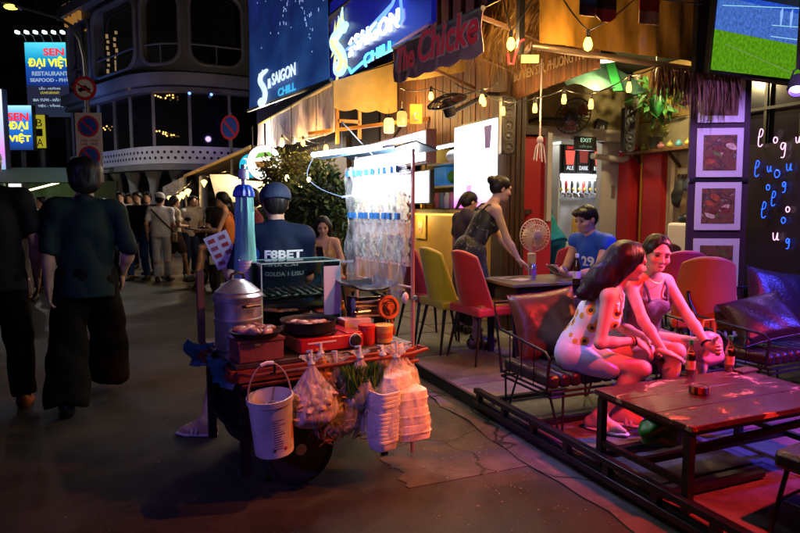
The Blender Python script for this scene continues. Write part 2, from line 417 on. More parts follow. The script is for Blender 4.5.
def make_person(name, label, loc, rotz, H, pose, skin, fem=False, vox=.009, fine=True, cat='person', group=None):
    s = H / 1.70; F = Fig(); F.s = s; F.fem = fem; F.fine = fine; F.vox = vox
    g = lambda k, d: np.array(pose.get(k, d), float)
    pel = g('pelvis', (0, 0, .93*s)); nk = g('neck', (0, 0, 1.425*s))
    up = nrm(nk - pel); r0 = np.array((math.cos(R_(pose.get('sy', 0))), math.sin(R_(pose.get('sy', 0))), math.sin(R_(pose.get('sroll', 0)))))
    r = nrm(r0 - up*(r0 @ up)); fw = np.cross(up, r)
    hr = nrm(np.array((math.cos(R_(pose.get('hy', 0))), math.sin(R_(pose.get('hy', 0))), 0))); 
    sw = (.158 if fem else .182)*s; hw = (.092 if fem else .088)*s; thin = .86 if fem else 1.0
    F.pel, F.nk, F.up, F.r, F.fw, F.hr = pel, nk, up, r, fw, hr
    F.sh = {1: nk - up*.045*s + r*sw, -1: nk - up*.045*s - r*sw}
    F.hip = {1: pel + hr*hw - V3(0, 0, .02*s), -1: pel - hr*hw - V3(0, 0, .02*s)}
    F.el, F.wr, F.kn, F.an, F.toe = {}, {}, {}, {}, {}
    for sd, q in ((1, 'r'), (-1, 'l')):
        w = g('w'+q, F.sh[sd] + V3(sd*.07, .02, -.53)*s); F.el[sd], F.wr[sd] = ik(F.sh[sd], w, .285*s, .25*s, g('e'+q, (sd*.4, -1, -.1)))
        a = g('a'+q, (sd*.10*s, 0, .085*s)); F.kn[sd], F.an[sd] = ik(F.hip[sd], a, .425*s, .415*s, g('k'+q, (sd*.1, 1, 0)))
        ty = R_(pose.get('t'+q, 0)); F.toe[sd] = V3(math.sin(ty), math.cos(ty), 0)
    fr = np.stack([r, fw, up], 1)
    # ---- body
    P = [E_(pel + up*.03*s, (.158*s if fem else .15*s, .108*s, .115*s), .05, fr),
         E_(pel*.62 + nk*.38, (.118*s*thin, .088*s, .14*s), .06, fr), E_(pel*.34 + nk*.66 + fw*.005, (.150*s*thin, .103*s*thin, .165*s), .05, fr),
         C_(F.sh[1] - r*.03*s, F.sh[-1] + r*.03*s, .050*s*thin, None, .05), C_(nk - up*.05*s, nk + up*.10*s + fw*.012*s, .056*s*thin, .050*s*thin, .03)]
    for sd in (1, -1):
        P += [C_(nk + up*.02*s, F.sh[sd], .035*s, .042*s*thin, .04), C_(F.sh[sd], F.el[sd], .050*s*thin, .038*s*thin, .03),
              C_(F.el[sd], F.el[sd]*.65 + F.wr[sd]*.35, .038*s*thin, .039*s*thin, .02), C_(F.el[sd]*.7 + F.wr[sd]*.3, F.wr[sd], .039*s*thin, .0255*s*thin, .02),
              C_(F.hip[sd], F.kn[sd], .086*s*(1 if fem else .98), .054*s*thin, .035)]
        kn, an = F.kn[sd], F.an[sd]; sh_ = nrm(an - kn); back = nrm(-F.toe[sd] - sh_*(-F.toe[sd] @ sh_))
        P += [C_(kn, kn*.68 + an*.32 + back*.012*s, .051*s*thin, .054*s*thin, .03), C_(kn*.68 + an*.32 + back*.012*s, an, .054*s*thin, .034*s, .03)]
        t = F.toe[sd]; fl = pose.get('f'+('r' if sd == 1 else 'l'), 0.0)  # heel lift: toe points down
        tz = -math.tan(R_(fl)); hb = an - t*.045*s + V3(0, 0, -.045*s); bl = an + t*.115*s + V3(0, 0, -.055*s + tz*.10*s); tp = an + t*.165*s + V3(0, 0, -.062*s + tz*.13*s)
        P += [C_(an, hb, .034*s, .034*s, .02), C_(an + t*.01, bl, .034*s, .027*s, .03), C_(hb, bl, .030*s, .028*s, .03), C_(bl, tp, .026*s, .018*s, .02)]
        F.__dict__.setdefault('foot', {})[sd] = (hb, bl, tp)
        if fem: P.append(E_(pel*.36 + nk*.64 + r*sd*.062*s + fw*.088*s - up*.01*s, (.056*s, .05*s, .056*s), .03, fr))
    chunks = [solid(P, vox)]
    if fine:
        for sd, q in ((1, 'r'), (-1, 'l')):
            d = nrm(F.wr[sd] - F.el[sd]); hd = g('h'+q, d); pn = g('p'+q, -r*sd*1.0)
            F.__dict__.setdefault('hand', {})[sd] = (F.wr[sd], nrm(hd), pn)
            chunks.append(solid(hand_prims(F.wr[sd] - d*.005, hd, pn, -sd if False else sd, s*(.92 if fem else 1), pose.get('c'+q, .32)), .0042*s))
    else:
        for sd in (1, -1):
            d = nrm(F.wr[sd] - F.el[sd]); chunks.append(solid([E_(F.wr[sd] + d*.06*s, (.032*s, .075*s, .024*s), .01, np.stack([nrm(np.cross(d, V3(.3,.2,.9))), d, nrm(np.cross(d, np.cross(d, V3(.3,.2,.9))))], 1))], .011))
    # ---- head
    hy, hp, hrl = pose.get('head', (0, 0, 0)); B = rotm(hy, hp, hrl); F.HB = B
    hc = nk + up*.085*s + B @ V3(0, .022*s, .085*s); F.hc = hc; hs = s * .985; F.hs = hs
    q = lambda x, y, z: hc + B @ (V3(x, y, z) * hs)
    HP = [E_(q(0, -.012, .032), V3(.076, .096, .084)*hs, .03, B), E_(q(0, .022, -.028), V3(.060, .072, .080)*hs, .03, B), E_(q(0, .052, -.078), V3(.036, .036, .028)*hs, .03, B),
          C_(nk + up*.02*s, q(0, -.015, -.05), .053*s*thin, .050*hs*thin, .03)]
    if fine:
        HP += [C_(q(0, .090, .012), q(0, .104, -.022), .0075*hs, .0115*hs, .012), E_(q(0, .096, -.027), V3(.017, .011, .009)*hs, .008, B),
               E_(q(0, .086, -.054), V3(.023, .011, .010)*hs, .008, B), E_(q(0, .080, -.085), V3(.020, .014, .014)*hs, .012, B),
               C_(q(-.045, .076, .030), q(.045, .076, .030), .011*hs, None, .015), E_(q(.040, .062, -.025), V3(.024, .026, .024)*hs, .02, B), E_(q(-.040, .062, -.025), V3(.024, .026, .024)*hs, .02, B)]
        for e in (1, -1):
            HP += [E_(q(e*.031, .096, .009), V3(.017, .012, .010)*hs, .008, B, True), E_(q(e*.077, -.008, -.006), V3(.009, .019, .031)*hs, .006, B)]
    chunks.append(solid(HP, .0045*s if fine else .011))
    F.q = q
    root = thing(name, label, cat, loc, rotz, group); F.root = root
    body = mk('body', np_mesh('body', chunks), skin, root); F.body = body
    if fine:
        for e in (1, -1):
            part(root, 'eye', MB().ball(q(e*.031, .0815, .009), .0122*hs, 10, 8, (1.15, .85, .62), Matrix(B.tolist())), mat('eye_dark', (.03, .02, .018), .2))
            part(root, 'eyebrow', MB().tube([q(e*.014, .0905, .028), q(e*.032, .0905, .0325), q(e*.048, .0790, .028)], [.003*hs, .0036*hs, .0018*hs], 6), mat('brow', (.03, .02, .015), .7))
        part(root, 'lips', MB().tube([q(-.022, .088, -.0545), q(-.009, .0975, -.0525), q(.009, .0975, -.0525), q(.022, .088, -.0545)], [.002*hs, .0058*hs, .0058*hs, .002*hs], 8),
             mat('lips', (.45, .10, .09) if fem else (.42, .2, .16), .4))
    return F
HAIR = lambda: mat('hair_black', (.010, .008, .008), .42, var=.4, vscale=70, bump=.16, bscale=120, stretch=(1, 1, .10), spec=.3)
def hair(F, style, m=None, extra=()):
    q, hs, B = F.q, F.hs, F.HB; vx = .006 if F.fine else .011
    P = [E_(q(0, -.018, .040), V3(.086, .104, .088)*hs, .02, B)]
    if style == 'bushy': P += [E_(q(0, -.03, .055), V3(.112, .120, .096)*hs, .03, B), E_(q(0, -.06, -.02), V3(.102, .066, .095)*hs, .03, B), E_(q(.055, .02, .06), V3(.045, .06, .05)*hs, .02, B), E_(q(-.055, .02, .06), V3(.045, .06, .05)*hs, .02, B)]
    elif style == 'short': P += [E_(q(0, -.055, -.005), V3(.080, .052, .075)*hs, .03, B), E_(q(0, .055, .085), V3(.066, .035, .024)*hs, .02, B)]
    elif style == 'bun': P += [E_(q(0, -.04, .0), V3(.082, .075, .07)*hs, .02, B), E_(q(0, -.122, .055), V3(.044, .04, .042)*hs, .012, B)]
    elif style == 'tied': P += [E_(q(0, -.05, -.01), V3(.080, .07, .08)*hs, .03, B), C_(q(0, -.12, .0), q(0, -.15, -.15), .03*hs, .015*hs, .02)]
    elif style == 'long':
        P += [E_(q(0, -.05, -.02), V3(.088, .07, .11)*hs, .03, B)]
        for e in (1, -1): P += [C_(q(e*.070, -.03, .03), q(e*.074, -.055, -.12), .026*hs, .024*hs, .02)]
    P += list(extra)
    lo = {'bushy': -.028, 'short': -.012, 'bun': .0, 'tied': .0, 'long': -.02}[style]
    P += [E_(q(0, .105, -.035), V3(.066, .062, .098)*hs, .015, B, True)] if style in ('short', 'bushy') else [E_(q(0, .116, .0), V3(.070, .070, .112)*hs, .02, B, True)]
    if style in ('short', 'bushy'): P += [E_(q(.074, .055, -.06), V3(.03, .05, .07)*hs, .01, B, True), E_(q(-.074, .055, -.06), V3(.03, .05, .07)*hs, .01, B, True)]
    v, f = solid(P, vx*F.s, noise=(.0016*hs, 90, (1, 1, .25), 1.3) if F.fine else None)
    o = mk('hair', np_mesh('hair', [(v, f)]), m or HAIR(), F.root)
    if F.fine:      # loose strands combed over the hair mass
        bv = BVHTree.FromPolygons([Vector(p) for p in v], [tuple(int(i) for i in q) for q in f]); mb = MB(); rr = random.Random(len(v)); vn = len(v); crown = Vector(q(0, -.035, .12)); bk = Vector(F.HB @ V3(0, -1, -.2))
        for k in range(900 if style == 'long' else 620):
            p = Vector(v[rr.randrange(vn)]); pts = []; nsd = Vector((0, 0, 1)); off = rr.uniform(.0004, .0032); jit = Vector((rr.gauss(0, .3), rr.gauss(0, .3), rr.gauss(0, .12)))
            for _ in range(9):
                h, n_, _i, _d = bv.find_nearest(p)
                if h is None: break
                pts.append(h + n_*off); nsd = n_; d = (h - crown); d = d.normalized()*.55 + Vector((0, 0, -.62)) + bk*.25 + jit*.35; d -= n_*d.dot(n_)
                if d.length < 1e-5: break
                p = h + d.normalized()*.011*F.s + n_*.0005
            if len(pts) > 4:
                w_ = rr.uniform(.0005, .0012); e_ = [(pts[min(i+1, len(pts)-1)] - pts[max(i-1, 0)]).cross(nsd).normalized()*w_*(1 - .7*i/len(pts)) for i in range(len(pts))]; L0 = len(mb.v)
                mb.v += [tuple(a_ + s_*b_) for a_, b_ in zip(pts, e_) for s_ in (-1, 1)]; mb.f += [(L0+2*i, L0+2*i+1, L0+2*i+3, L0+2*i+2) for i in range(len(pts)-1)]
        if mb.v: me = bpy.data.meshes.new('strands'); me.from_pydata(mb.v, [], mb.f); me.update(); s_o = mk('strands', me, mat('hair_strand', (.022, .017, .015), .38, spec=.5), o); s_o['kind'] = 'stuff'
    return o
def garment(F, name, P, m, cuts=(), noise=None, vox=None):
    v, f = solid(P, vox or F.vox, cuts, noise); return mk(name, np_mesh(name, [(v, f)]), m, F.root)
def tee(F, m, name='shirt', sleeve=.62, loose=.022, hem=-.06, neck=True, nz=.0035):
    s, fr = F.s, np.stack([F.r, F.fw, F.up], 1); L = loose; t = .88 if F.fem else 1.0
    P = [E_(F.pel*.34 + F.nk*.66, (.150*s*t+L, .103*s*t+L, .185*s), .05, fr), C_(F.sh[1], F.sh[-1], .057*s+L*.25, None, .05, (F.fw, 1.0)), C_(F.nk + F.up*.012*s, F.sh[1], .045*s, .058*s, .04), C_(F.nk + F.up*.012*s, F.sh[-1], .045*s, .058*s, .04),
         C_(F.pel*.5 + F.nk*.5, F.pel + F.up*(hem-.05)*s, .148*s*t + L, .155*s*t + L*1.3, .05, (F.fw, .72)),
         C_(F.nk - F.up*.03*s, F.nk + F.up*.012*s, .075*s, .062*s, .03, (F.fw, .9))]
    for sd in (1, -1):
        if sleeve:
            e = F.sh[sd]*(1-sleeve) + F.el[sd]*sleeve; P.append(C_(F.sh[sd], e, .057*s+L*.2, .047*s+L*.4, .04))
        if F.fem: P.append(E_(F.pel*.36 + F.nk*.64 + F.r*sd*.062*s + F.fw*.092*s - F.up*.01*s, (.06*s+L*.3, .05*s+L*.4, .06*s), .03, fr))
    cuts = [(F.pel + F.up*hem*s, -F.up)]
    return garment(F, name, P, m, cuts, (nz*1.25, 22, (1, 1, .62), 2.1, .9) if nz else None)
def trousers(F, m, name='trousers', top=.09, r0=.098, r1=.07, r2=.06, end=.96, fl=None, nz=.003):
    s, fr = F.s, np.stack([F.hr, np.cross(F.up, F.hr), F.up], 1)
    P = [E_(F.pel + F.up*.02*s, (.168*s, .120*s, .13*s), .05, fr)]; subs = []
    for sd in (1, -1):
        if end > .5:
            e = F.kn[sd]*(1-(end-.5)*2) + F.an[sd]*(end-.5)*2; P += [C_(F.hip[sd], F.kn[sd], r0*s, r1*s, .03, fl), C_(F.kn[sd], e, r1*s, r2*s, .03, fl)]; subs.append(E_(e + nrm(F.an[sd]-F.kn[sd])*r2*1.35*s, (r2*1.35*s,)*3, .006, None, True))
        else:
            e = F.hip[sd]*(1-end*2) + F.kn[sd]*end*2; P += [C_(F.hip[sd], e, r0*s, r1*s, .03)]
    return garment(F, name, P + subs, m, [(F.pel + F.up*top*s, F.up)] + ([(V3(0, 0, .055), V3(0, 0, -1))] if end > .5 else []), (nz*1.1, 24, (1, 1, .5), .7, .9) if nz else None)
def shoes(F, m, name='shoe', sole=None, grow=.008):
    s = F.s
    for sd in (1, -1):
        hb, bl, tp = F.foot[sd]
        P = [C_(hb, bl, .034*s+grow, .034*s+grow, .02), C_(bl, tp, .032*s+grow, .024*s+grow, .02), C_(hb + V3(0,0,.03*s), bl*.6+hb*.4 + V3(0,0,.02*s), .030*s+grow, .030*s+grow, .03)]
        v, f = solid(P, max(.007, F.vox*.8)); mk(name, np_mesh(name, [(v, f)]), m, F.root)
def sandals(F, m, grow=.0):
    s = F.s
    for sd in (1, -1):
        hb, bl, tp = F.foot[sd]; P = [C_(hb - V3(0,0,.033*s), bl - V3(0,0,.024*s), .036*s, .042*s, .01, ((0,0,1), .34)), C_(bl - V3(0,0,.024*s), tp - V3(0,0,.014*s), .042*s, .034*s, .01, ((0,0,1), .34))]
        sidev = nrm(np.cross(nrm(tp - hb), V3(0,0,1))); o = mk('sandal', np_mesh('sandal', [solid(P, .0065)]), m, F.root)
        mid = hb*.25 + bl*.75; arch = [mid + sidev*.036*s*math.cos(a) + V3(0,0,1)*(.048*s*math.sin(a) - .022*s) for a in np.linspace(0, math.pi, 9)]
        arch2 = [p - nrm(tp-hb)*.03*s + V3(0,0,.012*s)*math.sin(a) for p, a in zip(arch, np.linspace(0, math.pi, 9))]
        part(o, 'strap', MB().tube(arch, .011*s, 6), m); part(o, 'strap', MB().tube(arch2, .010*s, 6), m)
def strap(F, pts, rad, m, name='shoulder_strap'):
    return part(F.root, name, MB().tube([Vector(p) for p in pts], rad, 6), m)
# ================================================================== SETTING
def ground_mat(name, cols, scale, rough, bump, crack=0.0, wet=.25):
    m = bpy.data.materials.new(name); m.use_nodes = True; nt = m.node_tree; N = nt.nodes; L = nt.links; b = N['Principled BSDF']
    tc = N.new('ShaderNodeTexCoord'); n1 = N.new('ShaderNodeTexNoise'); n1.inputs['Scale'].default_value = scale; n1.inputs['Detail'].default_value = 8; n1.inputs['Roughness'].default_value = .7
    L.new(tc.outputs['Object'], n1.inputs['Vector']); cr = N.new('ShaderNodeValToRGB'); L.new(n1.outputs['Fac'], cr.inputs[0]); e = cr.color_ramp.elements
    e[0].position = .3; e[1].position = .72; e[0].color = (*cols[0], 1); e[1].color = (*cols[1], 1)
    n2 = N.new('ShaderNodeTexNoise'); n2.inputs['Scale'].default_value = 105; n2.inputs['Detail'].default_value = 4; L.new(tc.outputs['Object'], n2.inputs['Vector']); n2.inputs['Roughness'].default_value = .75
    sp = N.new('ShaderNodeMapRange'); sp.inputs['From Min'].default_value = .60; sp.inputs['From Max'].default_value = .70; L.new(n2.outputs['Fac'], sp.inputs['Value'])
    mx = N.new('ShaderNodeMix'); mx.data_type = 'RGBA'; L.new(sp.outputs[0], mx.inputs['Factor']); L.new(cr.outputs[0], mx.inputs['A']); mx.inputs['B'].default_value = (*cols[2], 1)
    col = mx.outputs['Result']; h = n2.outputs['Fac']
    n4 = N.new('ShaderNodeTexNoise'); n4.inputs['Scale'].default_value = 3.1; n4.inputs['Detail'].default_value = 9; n4.inputs['Roughness'].default_value = .75; n4.inputs['Distortion'].default_value = .8; L.new(tc.outputs['Object'], n4.inputs['Vector'])
    s4 = N.new('ShaderNodeMapRange'); s4.inputs['From Min'].default_value = .36; s4.inputs['From Max'].default_value = .56; s4.inputs['To Min'].default_value = .42; s4.inputs['To Max'].default_value = 1.0; L.new(n4.outputs['Fac'], s4.inputs['Value'])
    m4 = N.new('ShaderNodeMix'); m4.data_type = 'RGBA'; m4.blend_type = 'MULTIPLY'; m4.inputs['Factor'].default_value = 1; L.new(col, m4.inputs['A']); L.new(s4.outputs[0], m4.inputs['B']); col = m4.outputs['Result']
    if crack:
        wv = N.new('ShaderNodeTexNoise'); wv.inputs['Scale'].default_value = 2.2; wv.inputs['Detail'].default_value = 6; L.new(tc.outputs['Object'], wv.inputs['Vector'])
        av = N.new('ShaderNodeMixRGB'); av.blend_type = 'ADD'; av.inputs[0].default_value = .55; L.new(tc.outputs['Object'], av.inputs[1]); L.new(wv.outputs['Color'], av.inputs[2])
        vo = N.new('ShaderNodeTexVoronoi'); vo.feature = 'DISTANCE_TO_EDGE'; vo.inputs['Scale'].default_value = crack; L.new(av.outputs[0], vo.inputs['Vector'])
        ck = N.new('ShaderNodeMapRange'); ck.inputs['From Min'].default_value = .004; ck.inputs['From Max'].default_value = .014; L.new(vo.outputs['Distance'], ck.inputs['Value'])
        m2 = N.new('ShaderNodeMix'); m2.data_type = 'RGBA'; L.new(ck.outputs[0], m2.inputs['Factor']); m2.inputs['A'].default_value = (.006, .006, .006, 1); L.new(col, m2.inputs['B']); col = m2.outputs['Result']
        mm = N.new('ShaderNodeMath'); mm.operation = 'MULTIPLY'; L.new(ck.outputs[0], mm.inputs[0]); L.new(h, mm.inputs[1]); h = mm.outputs[0]
    L.new(col, b.inputs['Base Color'])
    n3 = N.new('ShaderNodeTexNoise'); n3.inputs['Scale'].default_value = .9; n3.inputs['Detail'].default_value = 6; L.new(tc.outputs['Object'], n3.inputs['Vector'])
    rr = N.new('ShaderNodeMapRange'); rr.inputs['From Min'].default_value = .38; rr.inputs['From Max'].default_value = .62; rr.inputs['To Min'].default_value = rough - wet; rr.inputs['To Max'].default_value = rough
    L.new(n3.outputs['Fac'], rr.inputs['Value']); L.new(rr.outputs[0], b.inputs['Roughness'])
    bp = N.new('ShaderNodeBump'); bp.inputs['Strength'].default_value = bump; bp.inputs['Distance'].default_value = .012; L.new(h, bp.inputs['Height']); L.new(bp.outputs[0], b.inputs['Normal'])
    _M[name] = m; return m
ASPH = ground_mat('asphalt', ((.022, .021, .021), (.046, .043, .042), (.17, .16, .15)), 1.6, .74, .5, 0, .32)
CONC = ground_mat('old_concrete', ((.075, .072, .068), (.14, .135, .125), (.25, .24, .22)), 2.5, .75, .5, .9, .2)
SLABM = ground_mat('paving', ((.10, .10, .098), (.19, .185, .175), (.3, .29, .27)), 1.8, .66, .35, 0, .2)
PATCH = ground_mat('patched_tar', ((.055, .053, .05), (.085, .082, .076), (.2, .19, .18)), 2.2, .72, .35, 1.1, .2)

g = MB(); N_ = 40
g.box((0, 60, -.15), (400, 400, .3)); road = struct('road', g, ASPH)
# patched strip beside the kerb with a ragged outline
def ragged(x0, x1, y0, y1, amp, n, z, seed):
    r = random.Random(seed); L_ = [(x0 + r.uniform(-amp, amp), y0 + (y1-y0)*i/n) for i in range(n+1)]; Rr = [(x1 + r.uniform(-amp, amp)*.3, y0 + (y1-y0)*i/n) for i in range(n+1)]
    mb = MB(); v = []; f = []
    for (a, b), (c, d) in zip(L_, Rr): v += [(a, b, z), (c, d, z), (a, b, -.01), (c, d, -.01)]
    for i in range(n):
        k = 4*i; f += [(k, k+1, k+5, k+4), (k, k+4, k+6, k+2), (k+1, k+3, k+7, k+5)]
    f += [(0, 2, 3, 1), (4*n, 4*n+1, 4*n+3, 4*n+2)]
    return mb.raw(v, f)
pt = struct('road_patch', ragged(1.22, 1.93, 2.75, 5.4, .035, 90, .0035, 4), PATCH, 20)
kerb = struct('kerb', ragged(1.93, 2.10, -2, 18, .030, 120, .009, 2), CONC, 30)
pv = struct('pavement', MB().box((4.3, 8, -.053), (4.4, 22, .3)), mat('joint_dirt', (.03, .028, .026), .9, bump=.4, bscale=80))
slab_me = {}
for i in range(5):
    for j in range(13):
        x0 = 2.112 + i*.80; y0 = .3 + j*.92 + (.37 if i % 2 else 0)
        rr = random.Random(i*31+j)
        o = mk('paving_slab', MB().box((0, 0, 0), (.79, .905, .05)).mesh('paving_slab'), SLABM, pv, .006)
        o.location = (x0 + .4, y0 + .45, .0765 + rr.uniform(-.002, .003)); o.rotation_euler = (rr.uniform(-.003, .003), rr.uniform(-.003, .003), 0)
# litter on the road: leaf scraps, stubs, paper crumbs
lit = MB(); r3 = random.Random(5)
for k in range(420):
    if k < 260: x = r3.gauss(1.62, .33); y = r3.uniform(1.4, 5.2)
    else: x = r3.uniform(-3.5, 1.8); y = r3.uniform(1.5, 9)
    if x > 1.9: x = 1.9 - r3.random()*.4
    sz = r3.choice((.003, .003, .004, .004, .006)); a = r3.uniform(0, 6.28); lit.box((x, y, .0085 + sz*.12), (sz*r3.uniform(.8, 2.6), sz, sz*.25 + .002), Matrix.Rotation(a, 3, 'Z') @ Matrix.Rotation(r3.uniform(-.3, .3), 3, 'X'))
tag(part(None, 'street_litter', lit, ramp_mat('litter', [(.2, (.08, .06, .03)), (.5, (.3, .27, .2)), (.8, (.45, .43, .4))], 9)), 'leaf scraps, stubs and paper crumbs strewn over the asphalt by the kerb', 'litter', kind='stuff')

# ------------------------------------------------------------------ far corner: round-cornered building
def cw(lat, D): p = _F*D + _Rt*lat; return Vector((p.x, p.y, 0))
PLAN = [cw(a, b) for a, b in ((-17.5, 31.0), (-15.2, 28.2), (-13.9, 26.7), (-12.2, 25.1), (-10.8, 23.85), (-9.6, 22.75), (-8.8, 22.25), (-8.0, 22.05), (-7.1, 22.2), (-6.2, 22.6), (-5.2, 23.2), (-3.5, 24.3), (-1.0, 26))]
def _cat(P, n=8):
    out = []
    for i in range(len(P)-1):
        a, b, c, d = P[max(i-1, 0)], P[i], P[i+1], P[min(i+2, len(P)-1)]
        for k in range(n):
            t = k/n; out.append(.5*((2*b) + (c-a)*t + (2*a-5*b+4*c-d)*t*t + (-a+3*b-3*c+d)*t**3))
    return out + [P[-1]]
PL = _cat(PLAN); SL = [0.0]
for a, b in zip(PL, PL[1:]): SL.append(SL[-1] + (b-a).length)
def onp(s, off=0.0, z=0.0):
    s = min(max(s, 0), SL[-1]-1e-4)
    i = max(k for k in range(len(SL)-1) if SL[k] <= s); t = (s-SL[i])/(SL[i+1]-SL[i]); p = PL[i].lerp(PL[i+1], t)
    d0 = (PL[min(i+1, len(PL)-1)]-PL[max(i-1, 0)]).normalized(); d1 = (PL[min(i+2, len(PL)-1)]-PL[i]).normalized(); d = d0.lerp(d1, t).normalized(); n = Vector((d.y, -d.x, 0))   # outward, to the camera
    return p + n*off + Vector((0, 0, z))
def s_px(px):
    best = min(range(len(PL)), key=lambda k: abs(400 + FPX*PL[k].dot(_Rt)/PL[k].dot(_F) - px)); return SL[best]
cb = thing('round_corner_building', 'dark two-storey building with rounded corner, oval windows and perforated white band', 'building', onp(s_px(165)))
O = Vector(cb.location)
def rel(mb): mb.v = [(x-O.x, y-O.y, z-O.z) for x, y, z in mb.v]; return mb
CBW = mat('corner_render', (.17, .165, .18), .6, var=.25, vscale=.8, bump=.1, bscale=12); CBT = mat('corner_trim', (.24, .24, .28), .5, var=.2, vscale=1)
DARKG = mat('dark_window_glass', (.006, .006, .008), .06, spec=.6)
def strip(off0, off1, z0, z1, s0=0, s1=None, n=70):
    s0 = s0 or s_px(76); s1 = SL[-1] if s1 is None else s1; mb = MB(); v = []; f = []
    for i in range(n+1):
        s = s0+(s1-s0)*i/n; v += [onp(s, off0, z0), onp(s, off1, z0), onp(s, off1, z1), onp(s, off0, z1)]
    for i in range(n):
        k = 4*i
        for q in range(4): f.append((k+q, k+(q+1) % 4, k+4+(q+1) % 4, k+4+q))
    f += [(0, 1, 2, 3), (4*n, 4*n+1, 4*n+2, 4*n+3)]
    return rel(mb.raw(v, f))
part(cb, 'floor_slab', strip(-.4, .35, 5.62, 6.02), CBT); part(cb, 'floor_slab', strip(-.4, .20, 5.40, 5.56), CBW)
part(cb, 'core_wall', strip(-3.2, -2.9, 0, 9.6), CBW)
part(cb, 'roof_cornice', strip(-1.0, .35, 9.1, 9.5), CBT); part(cb, 'ceiling_slab', strip(-2.9, -.12, 8.9, 9.0), CBW)
part(cb, 'canopy_slab', strip(-.3, .30, 2.72, 2.92), CBW); part(cb, 'ground_floor_wall', strip(-2.2, -2.0, 0, 2.7), mat('ground_dark', (.06, .055, .06), .7, var=.4, vscale=1.2))
part(cb, 'storey_floor', strip(-2.9, -.3, 5.66, 5.9), CBW)
pb = part(cb, 'perforated_band', strip(.02, .10, 2.95, 3.55), mat('white_band', (.55, .55, .60), .45, var=.15, vscale=2))
hol = MB(); s0 = s_px(104)
for i in range(46):
    for rw in (0, 1):
        s = s0 + i*.235 + rw*.11; p = onp(s, .104, 3.15 + rw*.2); nn = (onp(s, 1) - onp(s, 0)); ax = Matrix((Vector((-nn.y, nn.x, 0)), Vector((0, 0, 1)), nn)).transposed()
        hol.lathe([(.05, -.01), (.05, .004)], p, 10, ax)
part(pb, 'perforation', rel(hol), mat('hole_black', (.01, .01, .012), .9))['kind'] = 'stuff'
def bay(sa, sb, za, zb, wa, wb, va, vb, rad, name='window_wall', thick=.28, m=CBW):
    """a piece of facade from sa..sb / za..zb with one rounded opening wa..wb / va..vb; reveal, pane and rail inside"""
    inner = []
    for cx, cy, a0 in ((wb-rad, vb-rad, 0), (wa+rad, vb-rad, 90), (wa+rad, va+rad, 180), (wb-rad, va+rad, 270)):
        for k in range(7): a = R_(a0 + 15*k); inner.append((cx+rad*math.cos(a), cy+rad*math.sin(a)))
    outer = []
    mx, my = (wa+wb)/2, (va+vb)/2
    for x, y in inner:
        dx, dy = x-mx, y-my; t = min((sb-mx)/dx if dx > 1e-6 else ((sa-mx)/dx if dx < -1e-6 else 1e9), (zb-my)/dy if dy > 1e-6 else ((za-my)/dy if dy < -1e-6 else 1e9)); outer.append((mx+dx*t, my+dy*t))
    n = len(inner); v = []
    for off in (0.0, -thick):
        v += [onp(x, off, y) for x, y in inner] + [onp(x, off, y) for x, y in outer]
    f = []
    for i in range(n):
        j = (i+1) % n; f += [(i, j, n+j, n+i), (2*n+i, 3*n+i, 3*n+j, 2*n+j), (i, 2*n+i, 2*n+j, j)]
    # corners of the outer rectangle
    mb = MB().raw(v, f)
    for cx, cy in ((sb, zb), (sa, zb), (sa, za), (sb, za)):
        near = sorted(range(n), key=lambda i: (outer[i][0]-cx)**2 + (outer[i][1]-cy)**2)
        a = min((i for i in near[:6] if abs(outer[i][0]-cx) < 1e-6), key=lambda i: abs(outer[i][1]-cy), default=None); b2 = min((i for i in near[:6] if abs(outer[i][1]-cy) < 1e-6), key=lambda i: abs(outer[i][0]-cx), default=None)
        if a is not None and b2 is not None and a != b2: mb.raw([onp(*[outer[a][0]], 0, outer[a][1]), onp(cx, 0, cy), onp(outer[b2][0], 0, outer[b2][1])], [(0, 1, 2)])
    w = part(cb, name, rel(mb), m, smooth=30)
    rim = part(w, 'window_rim', rel(MB().tube([onp(x, .03, y) for x, y in inner + inner[:1]], .07, 6, False)), CBT)
    part(w, 'rail', rel(MB().tube([onp(wa+(wb-wa)*k/8, -.10, va+.72) for k in range(9)], .035, 6)), CBT)
    part(w, 'rail_post', rel(MB().tube([onp((wa+wb)/2, -.10, va+.02), onp((wa+wb)/2, -.10, va+.72)], .025, 6)), CBT)
    pane = MB()
    for k in range(8):
        a, b2 = wa-.05+(wb-wa+.1)*k/8, wa-.05+(wb-wa+.1)*(k+1)/8
        pane.quad(onp(a, -.24, va-.05), onp(b2, -.24, va-.05), onp(b2, -.24, vb+.05), onp(a, -.24, vb+.05))
    part(w, 'pane', rel(pane), glass('tinted_pane', (.25, .25, .3), .2))
edges = [76.5, 99.5, 146, 191, 250, 300]
for a, b in zip(edges, edges[1:]):
    sa, sb = s_px(a), s_px(b); gp = min(.16, (sb-sa)*.12)
    bay(sa, sb, 6.02, 9.1, sa+gp, sb-gp, 6.35, 8.85, .55 if sb-sa > 1.6 else .2)
